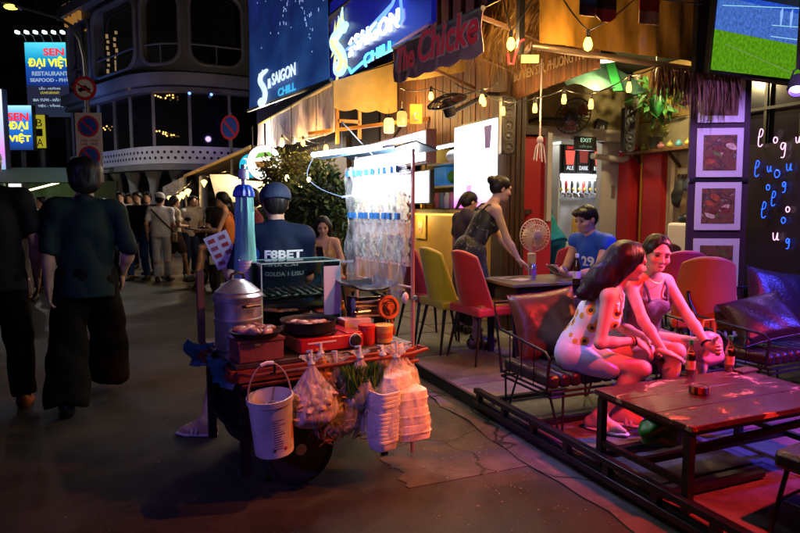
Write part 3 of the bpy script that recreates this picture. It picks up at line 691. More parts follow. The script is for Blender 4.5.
# glazed first floor: panes between mullions
smin, smax = s_px(77), s_px(300); nb = 9
for k in range(nb):
    a, b = smin+(smax-smin)*k/nb, smin+(smax-smin)*(k+1)/nb
    part(cb, 'shop_window', rel(MB().raw([onp(a+.05, -.1, 3.55), onp(b-.05, -.1, 3.55), onp(b-.05, -.1, 5.4), onp(a+.05, -.1, 5.4)], [(0, 1, 2, 3)])), DARKG)
    part(cb, 'mullion', rel(MB().bar(onp(a, -.08, 3.5), onp(a, -.08, 5.42), .1)), CBW)
for px, py, n in ((168, 98, 8), (168, 135, 9), (140, 92, 3), (108, 122, 3)):     # small lamps showing in the first floor
    mb = MB(); r3 = random.Random(px+py)
    for k in range(n): mb.ball(onp(s_px(px)+r3.uniform(-.35, .35), .0, 1.4+(208-py)*22/622+r3.uniform(-.10, .10)), .030, 6, 4)
    part(cb, 'indoor_lamp', rel(mb), glow('indoor_warm', (1, .55, .15), 2.2))
for px in (96, 106.5, 112.5):
    r3 = random.Random(px)
    for k in range(8): part(cb, 'lit_pane', rel(MB().box(onp(s_px(px)+r3.uniform(-.08, .08), -.40, 6.5+k*.22), (.09, .09, r3.uniform(.08, .19)))), glow('warm_column', (1, .62, .25), 1.3))
for px in (104, 116, 130, 152, 176, 204, 232):
    part(cb, 'column', rel(MB().lathe([(.24, 0), (.24, .1), (.17, .2), (.16, 2.2), (.22, 2.45), (.30, 2.7)], onp(s_px(px), -.2, 0), 14)), CBT)
text(cb, 'roof_lettering', 'TON', 1.1, onp(s_px(79), .15, 8.75)-O, onp(s_px(94), .1, 0)-onp(s_px(79), .1, 0), (0, 0, 1), mat('gold_letters', (.55, .30, .08), .4, emit=(1, .45, .08), estr=.22), .12, fit=(1.7, .9))
for px, py in ((195, 110), (215, 128)):
    part(cb, 'blue_wash_lamp', rel(MB().ball(onp(s_px(px), .1, 5.36), .05, 8, 6)), glow('blue_dot', (.15, .3, 1), 3))
lamp(cb, 'facade_wash', onp(s_px(150), 1.6, 4.9)-O, 'POINT', 20, (.40, .38, 1), .1); lamp(cb, 'facade_wash', onp(s_px(110), 1.4, 5.0)-O, 'POINT', 40, (.2, .35, 1), .1)
lamp(cb, 'facade_wash', onp(s_px(215), 1.4, 4.0)-O, 'POINT', 14, (.55, .4, 1), .1)

# ------------------------------------------------------------------ dark blocks that close the street
def block(name, label, lat0, lat1, D, h, col, win=True, warm=(), depth=6):
    p = cw((lat0+lat1)/2, D); o = thing(name, label, 'building', p, -YAW); w = lat1-lat0
    wm = mat(name+str(int(D))+'_wall', col, .8, var=.35, vscale=.6, bump=.1, bscale=8)
    part(o, 'wall', MB().box((0, depth/2, h/2), (w, depth, h)), wm); part(o, 'parapet', MB().box((0, depth/2, h+.1), (w+.3, depth+.3, .3)), wm)
    if win:
        fm = mat('window_frame_grey', (.16, .16, .17), .5); nx = max(2, int(w/1.9)); nz = int((h-3)/3)
        for i in range(nx):
            for k in range(nz):
                x = -w/2+(i+.5)*w/nx; z = 3.6+k*3.0
                f = part(o, 'window', MB().box((x, -.03, z+.8), (1.15, .12, 1.7)), fm)
                part(f, 'pane', MB().box((x, -.08, z+.8), (1.0, .06, 1.55)), glow('lit_room', (1, .6, .3), .25) if (i, k) in warm else DARKG); part(f, 'sill', MB().box((x, -.12, z-.08), (1.3, .25, .08)), wm)
    return o
block('street_block', 'tall grey facade behind the tall blue restaurant billboard', -36, -20.5, 37, 17, (.10, .09, .105), True, ((3, 1),))
block('street_block', 'low pale plastered house beneath the blue restaurant billboard', -19.6, -14.8, 34, 7.5, (.20, .20, .24), True)
block('street_block', 'dark facade at the far end of the street behind the crowd', -15, 9, 46, 12, (.05, .05, .06), True, ((2, 1), (7, 0)))
# ------------------------------------------------------------------ restaurant billboard with a row of flood lamps
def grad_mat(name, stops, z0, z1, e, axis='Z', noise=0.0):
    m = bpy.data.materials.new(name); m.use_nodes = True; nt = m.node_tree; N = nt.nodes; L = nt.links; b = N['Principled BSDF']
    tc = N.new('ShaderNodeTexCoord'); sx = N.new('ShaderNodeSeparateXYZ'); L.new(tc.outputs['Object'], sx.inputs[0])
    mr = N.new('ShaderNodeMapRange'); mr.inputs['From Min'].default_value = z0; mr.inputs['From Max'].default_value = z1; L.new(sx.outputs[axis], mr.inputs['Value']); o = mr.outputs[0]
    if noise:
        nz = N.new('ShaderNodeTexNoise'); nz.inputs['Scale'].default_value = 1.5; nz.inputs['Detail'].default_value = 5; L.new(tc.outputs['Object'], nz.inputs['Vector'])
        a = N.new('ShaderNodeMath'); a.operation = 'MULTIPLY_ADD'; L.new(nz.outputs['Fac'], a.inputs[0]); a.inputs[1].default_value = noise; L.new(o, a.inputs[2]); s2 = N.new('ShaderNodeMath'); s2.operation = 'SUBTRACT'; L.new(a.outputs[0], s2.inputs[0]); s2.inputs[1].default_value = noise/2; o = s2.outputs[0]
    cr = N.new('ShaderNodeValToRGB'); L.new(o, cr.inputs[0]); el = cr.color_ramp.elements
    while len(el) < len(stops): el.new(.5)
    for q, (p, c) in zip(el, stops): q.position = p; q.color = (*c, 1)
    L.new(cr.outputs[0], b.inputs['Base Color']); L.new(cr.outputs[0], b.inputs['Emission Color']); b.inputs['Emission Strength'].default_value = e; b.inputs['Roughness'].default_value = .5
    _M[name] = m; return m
Db = 30.0
def board(name, label, pxl, pxr, pyt, pyb, D, m, depth=.25, cat='sign', rot=0.0):
    c = W((pxl+pxr)/2, pyb, D); w = (pxr-pxl)*D/622; h = (pyb-pyt)*D/622
    o = thing(name, label, cat, c, -YAW+rot); part(o, 'sign_face', MB().box((0, 0, h/2), (w, .04, h)), m); part(o, 'sign_case', MB().box((0, depth/2+.03, h/2), (w+.06, depth, h+.06)), mat('sign_case', (.05, .05, .055), .5))
    return o, w, h
RED_E, YEL_E, WHT_E, CYA_E = glow('letter_red', (1, .03, .04), 1.1), glow('letter_yellow', (1, .85, .02), 1.3), glow('letter_white', (.9, .95, 1), 1.0), glow('letter_pale', (.55, .75, .95), .5)
bo, bw, bh = board('restaurant_billboard', 'tall blue restaurant billboard with yellow lettering under a row of flood lamps', 29, 74, 46, 117, Db,
    grad_mat('billboard_print', [(.0, (.02, .03, .06)), (.40, (.02, .02, .05)), (.46, (.01, .04, .30)), (.68, (.01, .10, .50)), (.80, (.01, .42, .75)), (1, (.10, .75, .95))], 0, 3.42, .75, 'Z', .05))
for body, x, z, w, h, m in (('SEN', -.22, 2.82, .98, .34, RED_E), ('ĐẠI VIỆT', -.95, 2.22, 1.95, .58, YEL_E), ('RESTAURANT', -.80, 1.90, 1.70, .20, CYA_E), ('SEAFOOD - PHỞ', -.90, 1.62, 1.85, .22, CYA_E), ('LẨU - NƯỚNG', -.5, 1.26, 1.0, .14, CYA_E), ('CÀ PHÊ GIẢI KHÁT', -.45, 1.06, .9, .14, glow('letter_dim_yellow', (.7, .6, .1), .5)), ('BIA TƯƠI - HẢI SẢN', -.8, .72, 1.6, .16, CYA_E), ('TIỆC - TẦNG 2', -.6, .44, 1.2, .16, CYA_E)):
    text(bo, 'lettering', body, .4, (x, -.03, z), (1, 0, 0), (0, 0, 1), m, .012, fit=(w, h), bold=.012)
for k in range(6):
    x = -bw/2+.05+k*(bw-.1)/5; a = part(bo, 'lamp_arm', MB().tube([(x, .1, bh), (x, -.1, bh+.28), (x, -.55, bh+.32)], .022, 6), mat('lamp_arm', (.3, .3, .3), .5)); part(a, 'flood_lamp', MB().box((x, -.6, bh+.30), (.11, .2, .11)), glow('flood_white', (.75, .95, 1), 6))
part(bo, 'post', MB().box((-bw*.3, .2, -2), (.15, .15, 4)), mat('lamp_arm', (.3, .3, .3), .5)); part(bo, 'post', MB().box((bw*.3, .2, -2), (.15, .15, 4)), mat('lamp_arm', (.3, .3, .3), .5))
b2, w2, h2 = board('restaurant_lightbox', 'lower blue lightbox with stacked red and yellow words under the tall billboard', 8, 33, 107, 150, 27, grad_mat('lightbox_print', [(0, (.01, .03, .12)), (.15, (.01, .06, .35)), (.75, (.02, .22, .75)), (1, (.4, .85, 1))], 0, 1.87, 1.1))
for body, x, z, w, h, m in (('SEN', -.46, 1.22, .9, .34, RED_E), ('ĐẠI', -.42, .78, .82, .42, YEL_E), ('VIỆT', -.46, .28, .95, .42, YEL_E)): text(b2, 'lettering', body, .4, (x, -.03, z), (1, 0, 0), (0, 0, 1), m, .012, fit=(w, h), bold=.014)
part(b2, 'post', MB().box((0, .2, -1.9), (.14, .14, 3.8)), mat('lamp_arm', (.3, .3, .3), .5))
b3, w3, h3 = board('narrow_sign', 'narrow yellow vertical sign beside the lower blue lightbox', 35, 46, 116, 148, 27.5, mat('narrow_yellow', (.3, .25, .02), .5, emit=(.9, .8, .05), estr=.35)); part(b3, 'post', MB().box((0, .2, -1.9), (.1, .1, 3.8)), mat('lamp_arm', (.3, .3, .3), .5))
for i in range(3): text(b3, 'lettering', 'BIA'[i], .3, (-.12, -.03, .92-i*.42), (1, 0, 0), (0, 0, 1), mat('print_dark', (.02, .02, .02), .5), .01, fit=(.26, .32))
b4, w4, h4 = board('edge_lightbox', 'tall white and pink lightbox at the far end behind the man in black', -9, 6, 92, 178, 22, grad_mat('edge_print', [(0, (.02, .5, .6)), (.3, (.7, .25, .8)), (.6, (.5, .6, .9)), (1, (.9, .95, 1))], 0, 3, 1.0)); part(b4, 'post', MB().box((0, .2, -.6), (.14, .14, 1.3)), mat('lamp_arm', (.3, .3, .3), .5))
b5, w5, h5 = board('shop_lightbox', 'small white shop lightbox above the two women at the far end', 10, 22, 184, 206, 20, ramp_mat('shop_print', [(.3, (.1, .5, .7)), (.5, (.9, .95, 1)), (.75, (.9, .5, .2))], 3, .5, emit=1.0)); part(b5, 'post', MB().box((0, .2, -.6), (.1, .1, 1.4)), mat('lamp_arm', (.3, .3, .3), .5))
# far stall awning, green lit, with a tube lamp
fa = thing('far_stall', 'green lit market awning with a slanting tube lamp at the far end', 'stall', cw(-13.2, 22), -YAW)
part(fa, 'awning', MB().slab([[(-2.6+5.2*i/6, -1.2, 2.25), (-2.6+5.2*i/6, 0, 2.75), (-2.6+5.2*i/6, 1.4, 2.9)] for i in range(7)], .04), mat('awning_green', (.05, .09, .05), .7)); part(fa, 'back_wall', MB().box((0, 1.5, 1.2), (5.2, .1, 2.4)), mat('stall_back', (.10, .14, .09), .7, var=.5, vscale=2))
for x in (-2.5, 2.5): part(fa, 'post', MB().tube([(x, -1.1, 0), (x, -1.1, 2.3)], .04, 8), mat('lamp_arm', (.3, .3, .3), .5))
part(fa, 'tube_lamp', MB().tube([(.1, -.3, 1.95), (1.7, -.3, 2.35)], .03, 8), glow('tube_warm', (1, .75, .35), 6)); part(fa, 'counter', MB().box((.5, -.6, .5), (3, .5, 1)), mat('stall_back', (.1, .14, .09), .7)); lamp(fa, 'stall_light', (0, 0, 2.0), 'POINT', 14, (.7, 1, .5), .1)
for k, (x, c) in enumerate(((-1.4, (.9, .9, .7)), (-.3, (.3, .9, .9)), (1.9, (.9, .95, 1)))): part(fa, 'lit_panel', MB().box((x, 1.43, 1.5), (.5, .04, .5)), glow('stall_panel%d' % k, c, .9))
# ------------------------------------------------------------------ street lamp with the two traffic signs on its post
POLE = mat('pole_grey', (.22, .22, .23), .45, .6, var=.2, vscale=3)
Dp = 18.0; pb0 = W(92, 208, Dp); sl = thing('street_lamp', 'tall street lamp with curved arm and yellow light, carrying a round red ring sign', 'street lamp', (pb0.x, pb0.y, 0), -YAW)
k = Dp/622
part(sl, 'post', MB().tube([(0, 0, 0), (0, 0, 5.2), (-.02, 0, 5.6), (-.12, 0, 6.1), (-.36, 0, 6.5), (-.75, 0, 6.72), (-1.85, 0, 7.02)], [.09, .06, .055, .05, .045, .04, .035], 10), POLE)
hd = part(sl, 'lamp_head', MB().box((-2.0, 0, 7.06), (.55, .22, .10), Matrix.Rotation(R_(20), 3, 'Y')), POLE, .03); part(hd, 'lens', MB().ball((-1.98, -.02, 6.99), .16, 14, 8, (1.3, .8, .45)), glow('sodium', (1, .72, .06), 5)); lamp(hd, 'sodium_light', (-1.98, 0, 6.8), 'SPOT', 520, (.95, .86, .78), .12, (0, 0, 0), 150, .6)
sg = part(sl, 'round_sign', MB().lathe([(.33, -.012), (.33, .012)], (0, -.10, 3.35+1.4), 32, Matrix.Rotation(R_(90), 3, 'X')), mat('sign_red', (.45, .02, .04), .4)); zc = 4.75
part(sg, 'sign_disc', MB().lathe([(.245, -.004), (.245, .004)], (0, -.117, zc), 32, Matrix.Rotation(R_(90), 3, 'X')), mat('sign_white', (.6, .55, .6), .4)); cp = MB().prism([(-.17, -.06), (.17, -.06), (.17, .0), (.10, .02), (.06, .08), (-.06, .08), (-.10, .02), (-.17, .0)], (1, 0, 0), (0, 0, 1), (0, -.124, zc-.01), .004)
for x in (-.1, .1): cp.lathe([(.038, -.003), (.038, .003)], (x, -.127, zc-.075), 14, Matrix.Rotation(R_(90), 3, 'X'))
part(sg, 'car_symbol', cp, mat('sign_black', (.01, .01, .01), .4)); part(sg, 'slash', MB().box((0, -.131, zc), (.62, .005, .05), Matrix.Rotation(R_(35), 3, 'Y')), mat('sign_red', (.45, .02, .04), .4))
def noparking(o, x, z, r, y, dark=False):
    a = part(o, 'round_symbol', MB().lathe([(r, -.004), (r, .004)], (x, y, z), 32, Matrix.Rotation(R_(90), 3, 'X')), mat('sign_red', (.45, .02, .04), .4)); part(a, 'blue_disc', MB().lathe([(r*.8, -.003), (r*.8, .003)], (x, y-.007, z), 32, Matrix.Rotation(R_(90), 3, 'X')), mat('sign_blue', (.02, .06, .42), .4)); part(a, 'slash', MB().box((x, y-.013, z), (r*1.7, .005, r*.18), Matrix.Rotation(R_(45), 3, 'Y')), mat('sign_red', (.45, .02, .04), .4))
np_ = thing('parking_sign', 'tall white sign plate with two stacked blue and red no parking rounds', 'sign', (pb0.x+_Rt.x*.08-_F.x*.15, pb0.y+_Rt.y*.08-_F.y*.15, 2.13), -YAW)
part(np_, 'plate', MB().box((0, 0, .97), (.74, .02, 1.94)), mat('plate_pink_white', (.55, .48, .58), .45, var=.1)); noparking(np_, 0, 1.56, .30, -.016); noparking(np_, 0, .72, .30, -.016)
for zz, tx in ((1.13, '7:00 - 9:00'), (1.03, '16:00 - 19:00'), (.30, '19:00'), (.18, '6:00')): text(np_, 'lettering', tx, .1, (-.24 if len(tx) > 5 else -.15, -.014, zz), (1, 0, 0), (0, 0, 1), mat('print_red', (.3, .03, .06), .5), .004, fit=(.5 if len(tx) > 5 else .32, .075))
part(np_, 'clamp', MB().box((-.08, .06, 1.5), (.3, .1, .06)), POLE); part(np_, 'clamp', MB().box((-.08, .06, .4), (.3, .1, .06)), POLE)
p2_ = W(233, 208, 17); ns = thing('round_sign_post', 'slim post with one round no parking sign in front of the rounded building', 'sign', (p2_.x, p2_.y, 0), -YAW-.5)
part(ns, 'post', MB().tube([(0, 0, 0), (0, 0, 3.95)], .035, 8), POLE); noparking(ns, 0, 3.55, .33, -.05); part(ns, 'sign_back', MB().lathe([(.33, -.006), (.33, .006)], (0, -.036, 3.55), 30, Matrix.Rotation(R_(90), 3, 'X')), POLE)
# ================================================================== SHOP FRONTS (right side of the street)
def wthing(name, label, cat, base, group=None):
    """a thing whose parts are given in street coordinates"""
    o = thing(name, label, cat, base, 0, group); return o
def wp(root, name, mb, m, bevel=0.0, smooth=40, par=None):
    b = root.location; mb.v = [(x-b.x, y-b.y, z-b.z) for x, y, z in mb.v]; return part(par or root, name, mb, m, bevel, smooth)
def wt(root, name, body, size, org, right, up, m, par=None, **kw): return text(par or root, name, body, size, Vector(org)-Vector(root.location), right, up, m, **kw)
def wl(root, name, loc, *a, **kw): return lamp(root, name, Vector(loc)-Vector(root.location), *a, **kw)
def wood(name, c, c2, st=(9, 9, .8), r=.55): return mat(name, c, r, col2=c2, vscale=3, stretch=st, bump=.35, bscale=9)
PLANK = wood('plank_wood', (.20, .095, .035), (.09, .04, .015)); DWOOD = wood('dark_wood', (.075, .035, .016), (.03, .014, .008)); REDW = mat('red_wall', (.42, .015, .02), .5, var=.2, vscale=2, bump=.08, bscale=14)
YELW = mat('yellow_wall', (.62, .38, .04), .55, var=.15, vscale=2, bump=.06, bscale=20); GREYW = mat('pale_wall', (.46, .44, .38), .6, var=.15, vscale=1.5, bump=.08, bscale=18); BLK = mat('black_metal', (.018, .018, .02), .42, .4, var=.3, vscale=8); BLKP = mat('black_plastic', (.015, .015, .017), .35)
WHT = mat('white_paint', (.75, .74, .72), .4, var=.06); OLIVE = mat('olive_stone', (.40, .34, .16), .75, col2=(.18, .15, .07), vscale=5, bump=.6, bscale=9)
sb = wthing('grill_shop_building', 'open fronted grill bar building with wooden facade, red panels and pale side wall', 'building', (4.8, 6.6, .1))
P_ = lambda n, mb, m, **k: wp(sb, n, mb, m, **k)
# structure of the bar
P_('side_wall', MB().box((5.87, 6.66, 1.25), (.46, .1, 2.3)), GREYW); P_('upper_wall', MB().box((5.0, 6.68, 2.75), (2.3, .1, .7)), OLIVE)
P_('beam', MB().box((4.98, 6.56, 2.33), (2.26, .14, .15)), mat('beam_pale', (.55, .55, .50), .5, var=.2, vscale=4)); P_('back_wall', MB().box((6.16, 4.4, 1.3), (.1, 4.4, 2.4)), mat('cream_wall', (.42, .37, .24), .6, var=.2, vscale=2, bump=.08, bscale=16))
P_('back_wall_upper', MB().box((6.16, 4.4, 2.85), (.1, 4.4, .68)), mat('ochre_wall', (.40, .26, .08), .65, var=.3, vscale=3)); P_('ceiling', MB().box((4.85, 4.6, 3.26), (2.75, 4.6, .08)), mat('ceiling_dark', (.05, .06, .04), .8)); P_('recess_wall', MB().box((5.5, 7.7, 1.4), (2.6, .1, 2.7)), GREYW); P_('recess_side', MB().box((6.75, 7.2, 1.4), (.1, 1.0, 2.7)), GREYW); P_('recess_side', MB().box((4.36, 7.1, 1.4), (.1, 1.2, 2.7)), GREYW); P_('recess_ceiling', MB().box((5.5, 7.2, 2.62), (2.6, 1.1, .08)), WHT)
P_('red_panel', MB().box((4.13, 6.03, 1.15), (.56, .06, 2.1)), REDW); P_('red_panel', MB().box((3.95, 6.6, 2.6), (.5, .05, 1.0)), REDW); P_('red_column', MB().box((6.00, 6.48, 1.15), (.20, .2, 2.1)), REDW); P_('red_column', MB().box((6.06, 6.10, 1.1), (.10, .30, 2.0)), REDW)
P_('column_glint_strip', MB().box((6.02, 6.28, 1.15), (.03, .03, 2.1)), mat('painted_glint', (.75, .42, .06), .3, .7)); P_('door_frame', MB().box((6.09, 5.82, 1.1), (.05, .06, 2.0)), mat('pale_frame', (.55, .45, .25), .5)); P_('red_brace', MB().bar((6.08, 5.35, 1.55), (6.08, 5.12, 2.05), .16, .04), REDW)  # yellow edge strip stands in for a lamp's reflection on the red column
P_('front_pillar', MB().box((3.63, 5.72, 1.5), (.24, .26, 2.8)), DWOOD, bevel=.01)
for k in range(4): P_('pillar_batten', MB().box((3.535+.062*k, 5.575, 1.5), (.05, .03, 2.8)), DWOOD, bevel=.006)
P_('drain_pipe', MB().tube([(5.35, 6.45, 2.06), (5.85, 6.45, 2.02), (5.93, 6.42, 2.06), (5.96, 6.36, 2.16), (5.96, 6.36, 3.1)], .038, 12), mat('pvc', (.55, .52, .42), .4))
P_('hinge_plate', MB().box((5.84, 6.60, 1.62), (.05, .02, .16)), mat('steel', (.35, .34, .33), .35, .8))
# street facade left of the pillar: planks over a yellow kiosk
r3 = random.Random(3)
for k in range(34):
    y = 5.90+k*.105; P_('plank', MB().box((3.62+r3.uniform(-.006, .006), y, 2.86), (.035, .098, 1.30)), wood('plank_wood_%d' % (k % 3), (.20+.04*(k % 3), .10, .036), (.10, .045, .016)), bevel=.004)
P_('kiosk_wall', MB().box((3.74, 7.55, .72), (.10, 3.3, 1.24)), YELW); P_('kiosk_back', MB().box((4.34, 7.6, 1.75), (.06, 3.3, 1.0)), GREYW); P_('kiosk_top', MB().box((3.98, 7.6, 2.26), (.6, 3.3, .08)), DWOOD); P_('kiosk_counter', MB().box((3.86, 7.6, 1.36), (.50, 3.3, .05)), DWOOD); P_('kiosk_post', MB().box((3.66, 7.93, 1.75), (.05, .05, .9)), mat('amber_post', (.55, .30, .05), .5)); P_('upper_floor_wall', MB().box((3.85, 6.8, 5.2), (.3, 6.6, 3.4)), DWOOD)
for k in range(12):                                                                         # dim balcony screen above the awnings
    P_('screen_slat', MB().box((3.66, 5.0+k*.32, 3.9), (.04, .20, .75)), PLANK)
P_('added_strip_lamp', MB().tube([(3.62, 6.2, 1.315), (3.62, 8.9, 1.315)], .014, 8), glow('strip_warm', (1, .55, .10), 1.6)); wl(sb, 'added_strip_light', (3.50, 6.75, 1.28), 'POINT', 6, (1, .66, .2), .04); wl(sb, 'added_strip_light', (3.50, 8.0, 1.28), 'POINT', 6, (1, .66, .2), .04)  # strip and its point lights added to brighten the yellow kiosk wall
P_('service_grille', MB().box((4.0, 9.6, 2.2), (.1, .9, 2.6)), mat('night_blue_wall', (.02, .03, .06), .5, var=.4, vscale=2))
# street fascia over the opening: vertical laths with an arched lower edge and painted address
for k in range(21):
    y = 5.74-k*.071; zb = 2.48+.10*math.sin(min(1, max(0, (5.74-y)/2.0))*1.45); P_('lath', MB().box((3.60+r3.uniform(-.005, .005), y, (zb+3.02)/2), (.028, .064, 3.02-zb)), wood('lath_wood_%d' % (k % 3), (.22+.03*(k % 3), .10, .032), (.09, .04, .014)), bevel=.004)
wt(sb, 'address_lettering', '210 BUI VIEN STR, PHUONG PHAM', .12, (3.578, 5.70, 2.665), (0, -1, 0), (0, 0, 1), mat('paint_cream', (.50, .36, .20), .6), depth=.006, fit=(1.36, .105))
P_('ridge_beam', MB().tube([(3.52, 5.9, 3.05), (3.52, 4.25, 3.02)], .05, 10), DWOOD)
# thatch: straw strands over the corner and along the fascia
STRAW = mat('straw', (.34, .20, .06), .6, var=.5, vscale=20); st = MB(); r4 = random.Random(12)
def straw(mb, a, d, ln, w):
    a = Vector(a); d = Vector(d).normalized(); sd = d.cross(Vector((r4.uniform(-1, 1), r4.uniform(-1, 1), .2))).normalized()*w; m_ = a+d*ln*.5+Vector((0, 0, .02)); e = a+d*ln-Vector((0, 0, ln*.12)); mb.raw([a-sd, a+sd, m_+sd, m_-sd, e], [(0, 1, 2, 3), (3, 2, 4)])
for k in range(2200):
    y = r4.uniform(4.3, 5.95); x = r4.uniform(3.10, 3.62); z = 3.05+(x-3.1)*.75+r4.uniform(0, .1); straw(st, (x, y, z), (-.55+r4.gauss(0, .16), r4.gauss(0, .16), -.62+r4.gauss(0, .15)), r4.uniform(.18, .5), .0045)
for k in range(900):
    y = r4.uniform(4.6, 5.3); x = r4.uniform(2.9, 3.5); straw(st, (x, y, 3.0+r4.uniform(0, .35)), (r4.gauss(-.1, .2), r4.gauss(-.1, .2), -1), r4.uniform(.2, .5), .0045)
th = wp(sb, 'thatch', st, STRAW, smooth=0); th['kind'] = 'stuff'
P_('thatch_base', MB().slab([[(3.05+.6*i/4, 4.3+1.7*j/6, 2.98+.5*i/4) for j in range(7)] for i in range(5)], .06), mat('thatch_base', (.10, .055, .02), .8, var=.5, vscale=8, bump=.7, bscale=30))
fr = MB()
for k in range(700):
    p = (r4.uniform(4.1, 5.1), 4.18+r4.uniform(-.03, .05), 2.58+r4.uniform(-.02, .03)); straw(fr, p, (r4.gauss(0, .12), r4.gauss(0, .10), -1), r4.uniform(.12, .34), .005)
fg = wp(sb, 'straw_fringe', fr, mat('straw_dark', (.14, .06, .035), .7, var=.5, vscale=20), smooth=0); fg['kind'] = 'stuff'
P_('canopy_bar', MB().tube([(2.86, 4.20, 2.655), (6.2, 4.20, 2.585)], .026, 10), mat('bar_steel', (.35, .25, .18), .35, .7)); P_('canopy_bar', MB().tube([(2.86, 4.20, 2.655), (3.6, 5.5, 2.9)], .022, 8), mat('bar_steel', (.35, .25, .18), .35, .7))
# hanging clear sheet above the bar, rippled, reflecting the bulb
gr = []
for i in range(40):
    x = 2.92+1.72*i/39; gr.append([(x, 4.17+.010*math.sin(i*.9+j*.35)+.006*math.sin(i*2.3), 2.68+.76*j/12) for j in range(13)])
P_('clear_sheet', MB().slab(gr, .003), mat('amber_sheet', (.34, .18, .03), .22, var=.6, vscale=3, bump=.5, bscale=6, spec=.8, stretch=(1, 1, .4)))
P_('canopy_roof', MB().slab([[(2.7+3.9*i/6, 2.2+2.1*j/4, 3.50+.05*j) for j in range(5)] for i in range(7)], .05), mat('canopy_dark', (.02, .018, .02), .8))
for x in (2.8, 4.68, 6.3): P_('canopy_post', MB().bar((x, 4.26, 2.6), (x, 4.26, 3.55), .05), BLK)
P_('dark_board', MB().box((4.60, 4.14, 3.0), (.20, .05, .84)), BLK)
# right end of the bar: dark window grille wall behind the neon
P_('grille_wall', MB().box((6.02, 3.75, 1.55), (.08, 2.4, 3.0)), mat('night_glass_wall', (.012, .010, .02), .18, var=.3, vscale=2))
for k in range(6): P_('grille_bar', MB().bar((5.94, 3.0+k*.38, .1), (5.94, 3.0+k*.38, 2.7), .03), BLK)
for k in range(4): P_('grille_rail', MB().bar((5.93, 2.6, .55+k*.62), (5.93, 4.94, .55+k*.62), .03), BLK)

# ---- loudspeaker columns
def speaker_col(label, c, h, n, face=-.25):
    o = thing('loudspeaker_column', label, 'loudspeaker', (c[0], c[1], c[2]-h/2), face, 'slim loudspeaker columns'); part(o, 'cabinet', MB().box((0, 0, h/2), (.14, .10, h)), BLKP, .008)
    for k in range(n):
        z = h*(k+.5)/n; d = part(o, 'driver', MB().lathe([(.058, 0), (.058, -.012), (.048, -.012), (.020, .018), (.0, .02)], (0, -.052, z), 18, Matrix.Rotation(R_(90), 3, 'X') @ Matrix.Scale(-1, 3, Vector((0,0,1)))), mat('cone_grey', (.03, .03, .033), .4)); part(d, 'dust_cap', MB().ball((0, -.056, z), .018, 10, 6), mat('cap_silver', (.12, .12, .13), .3, .5))
speaker_col('slim loudspeaker column on the dark wooden pillar beside the menu lightbox', W(507, 126, 6.35), .56, 5); speaker_col('slim loudspeaker column hung at the red corner column under the green decor', W(628, 130, 7.6), .52, 5)
# ---- menu lightbox, long lightbox, kiosk shelves
LB = grad_mat('menu_print', [(0, (.85, .12, .60)), (.10, (.70, .35, .9)), (.28, (.75, .88, 1)), (.8, (1, 1, 1)), (1, (.65, .8, 1))], 0, .95, 1.5, 'Z', .45)
a, b = VX(455, 208, 3.5), VX(496, 208, 3.5); ml = wthing('menu_lightbox', 'tall glowing white menu lightbox hung on the facade behind the standing woman', 'lightbox', ((3.5), (a.y+b.y)/2, 1.40)); yl = (a.y-b.y)
part(ml, 'sign_face', MB().box((0, 0, .47), (.03, yl, .94)), LB); part(ml, 'sign_case', MB().box((.065, 0, .47), (.09, yl+.06, 1.0)), BLKP); part(ml, 'printed_cup', MB().prism([(-.05, .0), (.05, .0), (.075, .24), (-.075, .24)], (0, -1, 0), (0, 0, 1), (-.017, -yl*.33, .64), .004), mat('cup_print', (.02, .01, .08), .4, emit=(.08, .03, .3), estr=.5))
part(ml, 'printed_cup', MB().prism([(-.05, .0), (.05, .0), (.06, .2), (-.06, .2)], (0, -1, 0), (0, 0, 1), (-.017, yl*.1, .06), .004), mat('cup_print2', (.3, .1, .3), .4, emit=(.75, .3, .8), estr=1.4))
a, b = VX(355, 150, 3.3), VX(424, 150, 3.3); ll = wthing('long_lightbox', 'long glowing white lightbox sign behind the snack rack', 'lightbox', (3.3, (a.y+b.y)/2, 1.98)); yl = a.y-b.y
part(ll, 'sign_face', MB().box((0, 0, .19), (.03, yl, .36)), ramp_mat('long_print', [(.40, (.25, .15, .6)), (.47, (.9, .93, 1)), (.7, (1, 1, 1)), (.78, (.9, .6, .7))], 2.2, .5, emit=3.6)); part(ll, 'sign_case', MB().box((.09, 0, .19), (.14, yl+.05, .42)), mat('case_brown', (.12, .05, .06), .5)); part(ll, 'bracket', MB().bar((.1, 0, .38), (.4, 0, .8), .03), BLK)
wt(ll, 'lettering', 'TRÀ SỮA', .2, (3.28, a.y-.15, 2.12), (0, -1, 0), (0, 0, 1), mat('print_blue', (.03, .05, .4), .4, emit=(.1, .25, .9), estr=1.2), depth=.005, fit=(.7, .12))
ll2 = wthing('counter_menu', 'second white lit menu strip below the long lightbox behind the snack rack', 'lightbox', (3.42, (a.y+b.y)/2-.4, 1.45)); part(ll2, 'sign_face', MB().box((0, 0, .22), (.03, 1.6, .40)), ramp_mat('counter_print', [(.3, (.3, .2, .7)), (.45, (.8, .85, 1)), (.62, (1, 1, 1)), (.72, (.45, .1, .3))], 3.5, .5, emit=2.2)); part(ll2, 'sign_case', MB().box((.05, 0, .22), (.06, 1.65, .44)), BLKP)
ks = wthing('kiosk_shelf', 'lit shelf unit with jars and bags between the two lightboxes', 'shelf', (3.88, 7.46, 1.385)); 
part(ks, 'shelf_board', MB().box((0, 0, .30), (.34, .84, .02)), WHT); part(ks, 'shelf_board', MB().box((0, 0, .60), (.34, .84, .02)), WHT)
for s_ in (-1, 1): part(ks, 'side_panel', MB().box((0, s_*.43, .42), (.36, .02, .84)), mat('amber_post', (.55, .3, .05), .5))
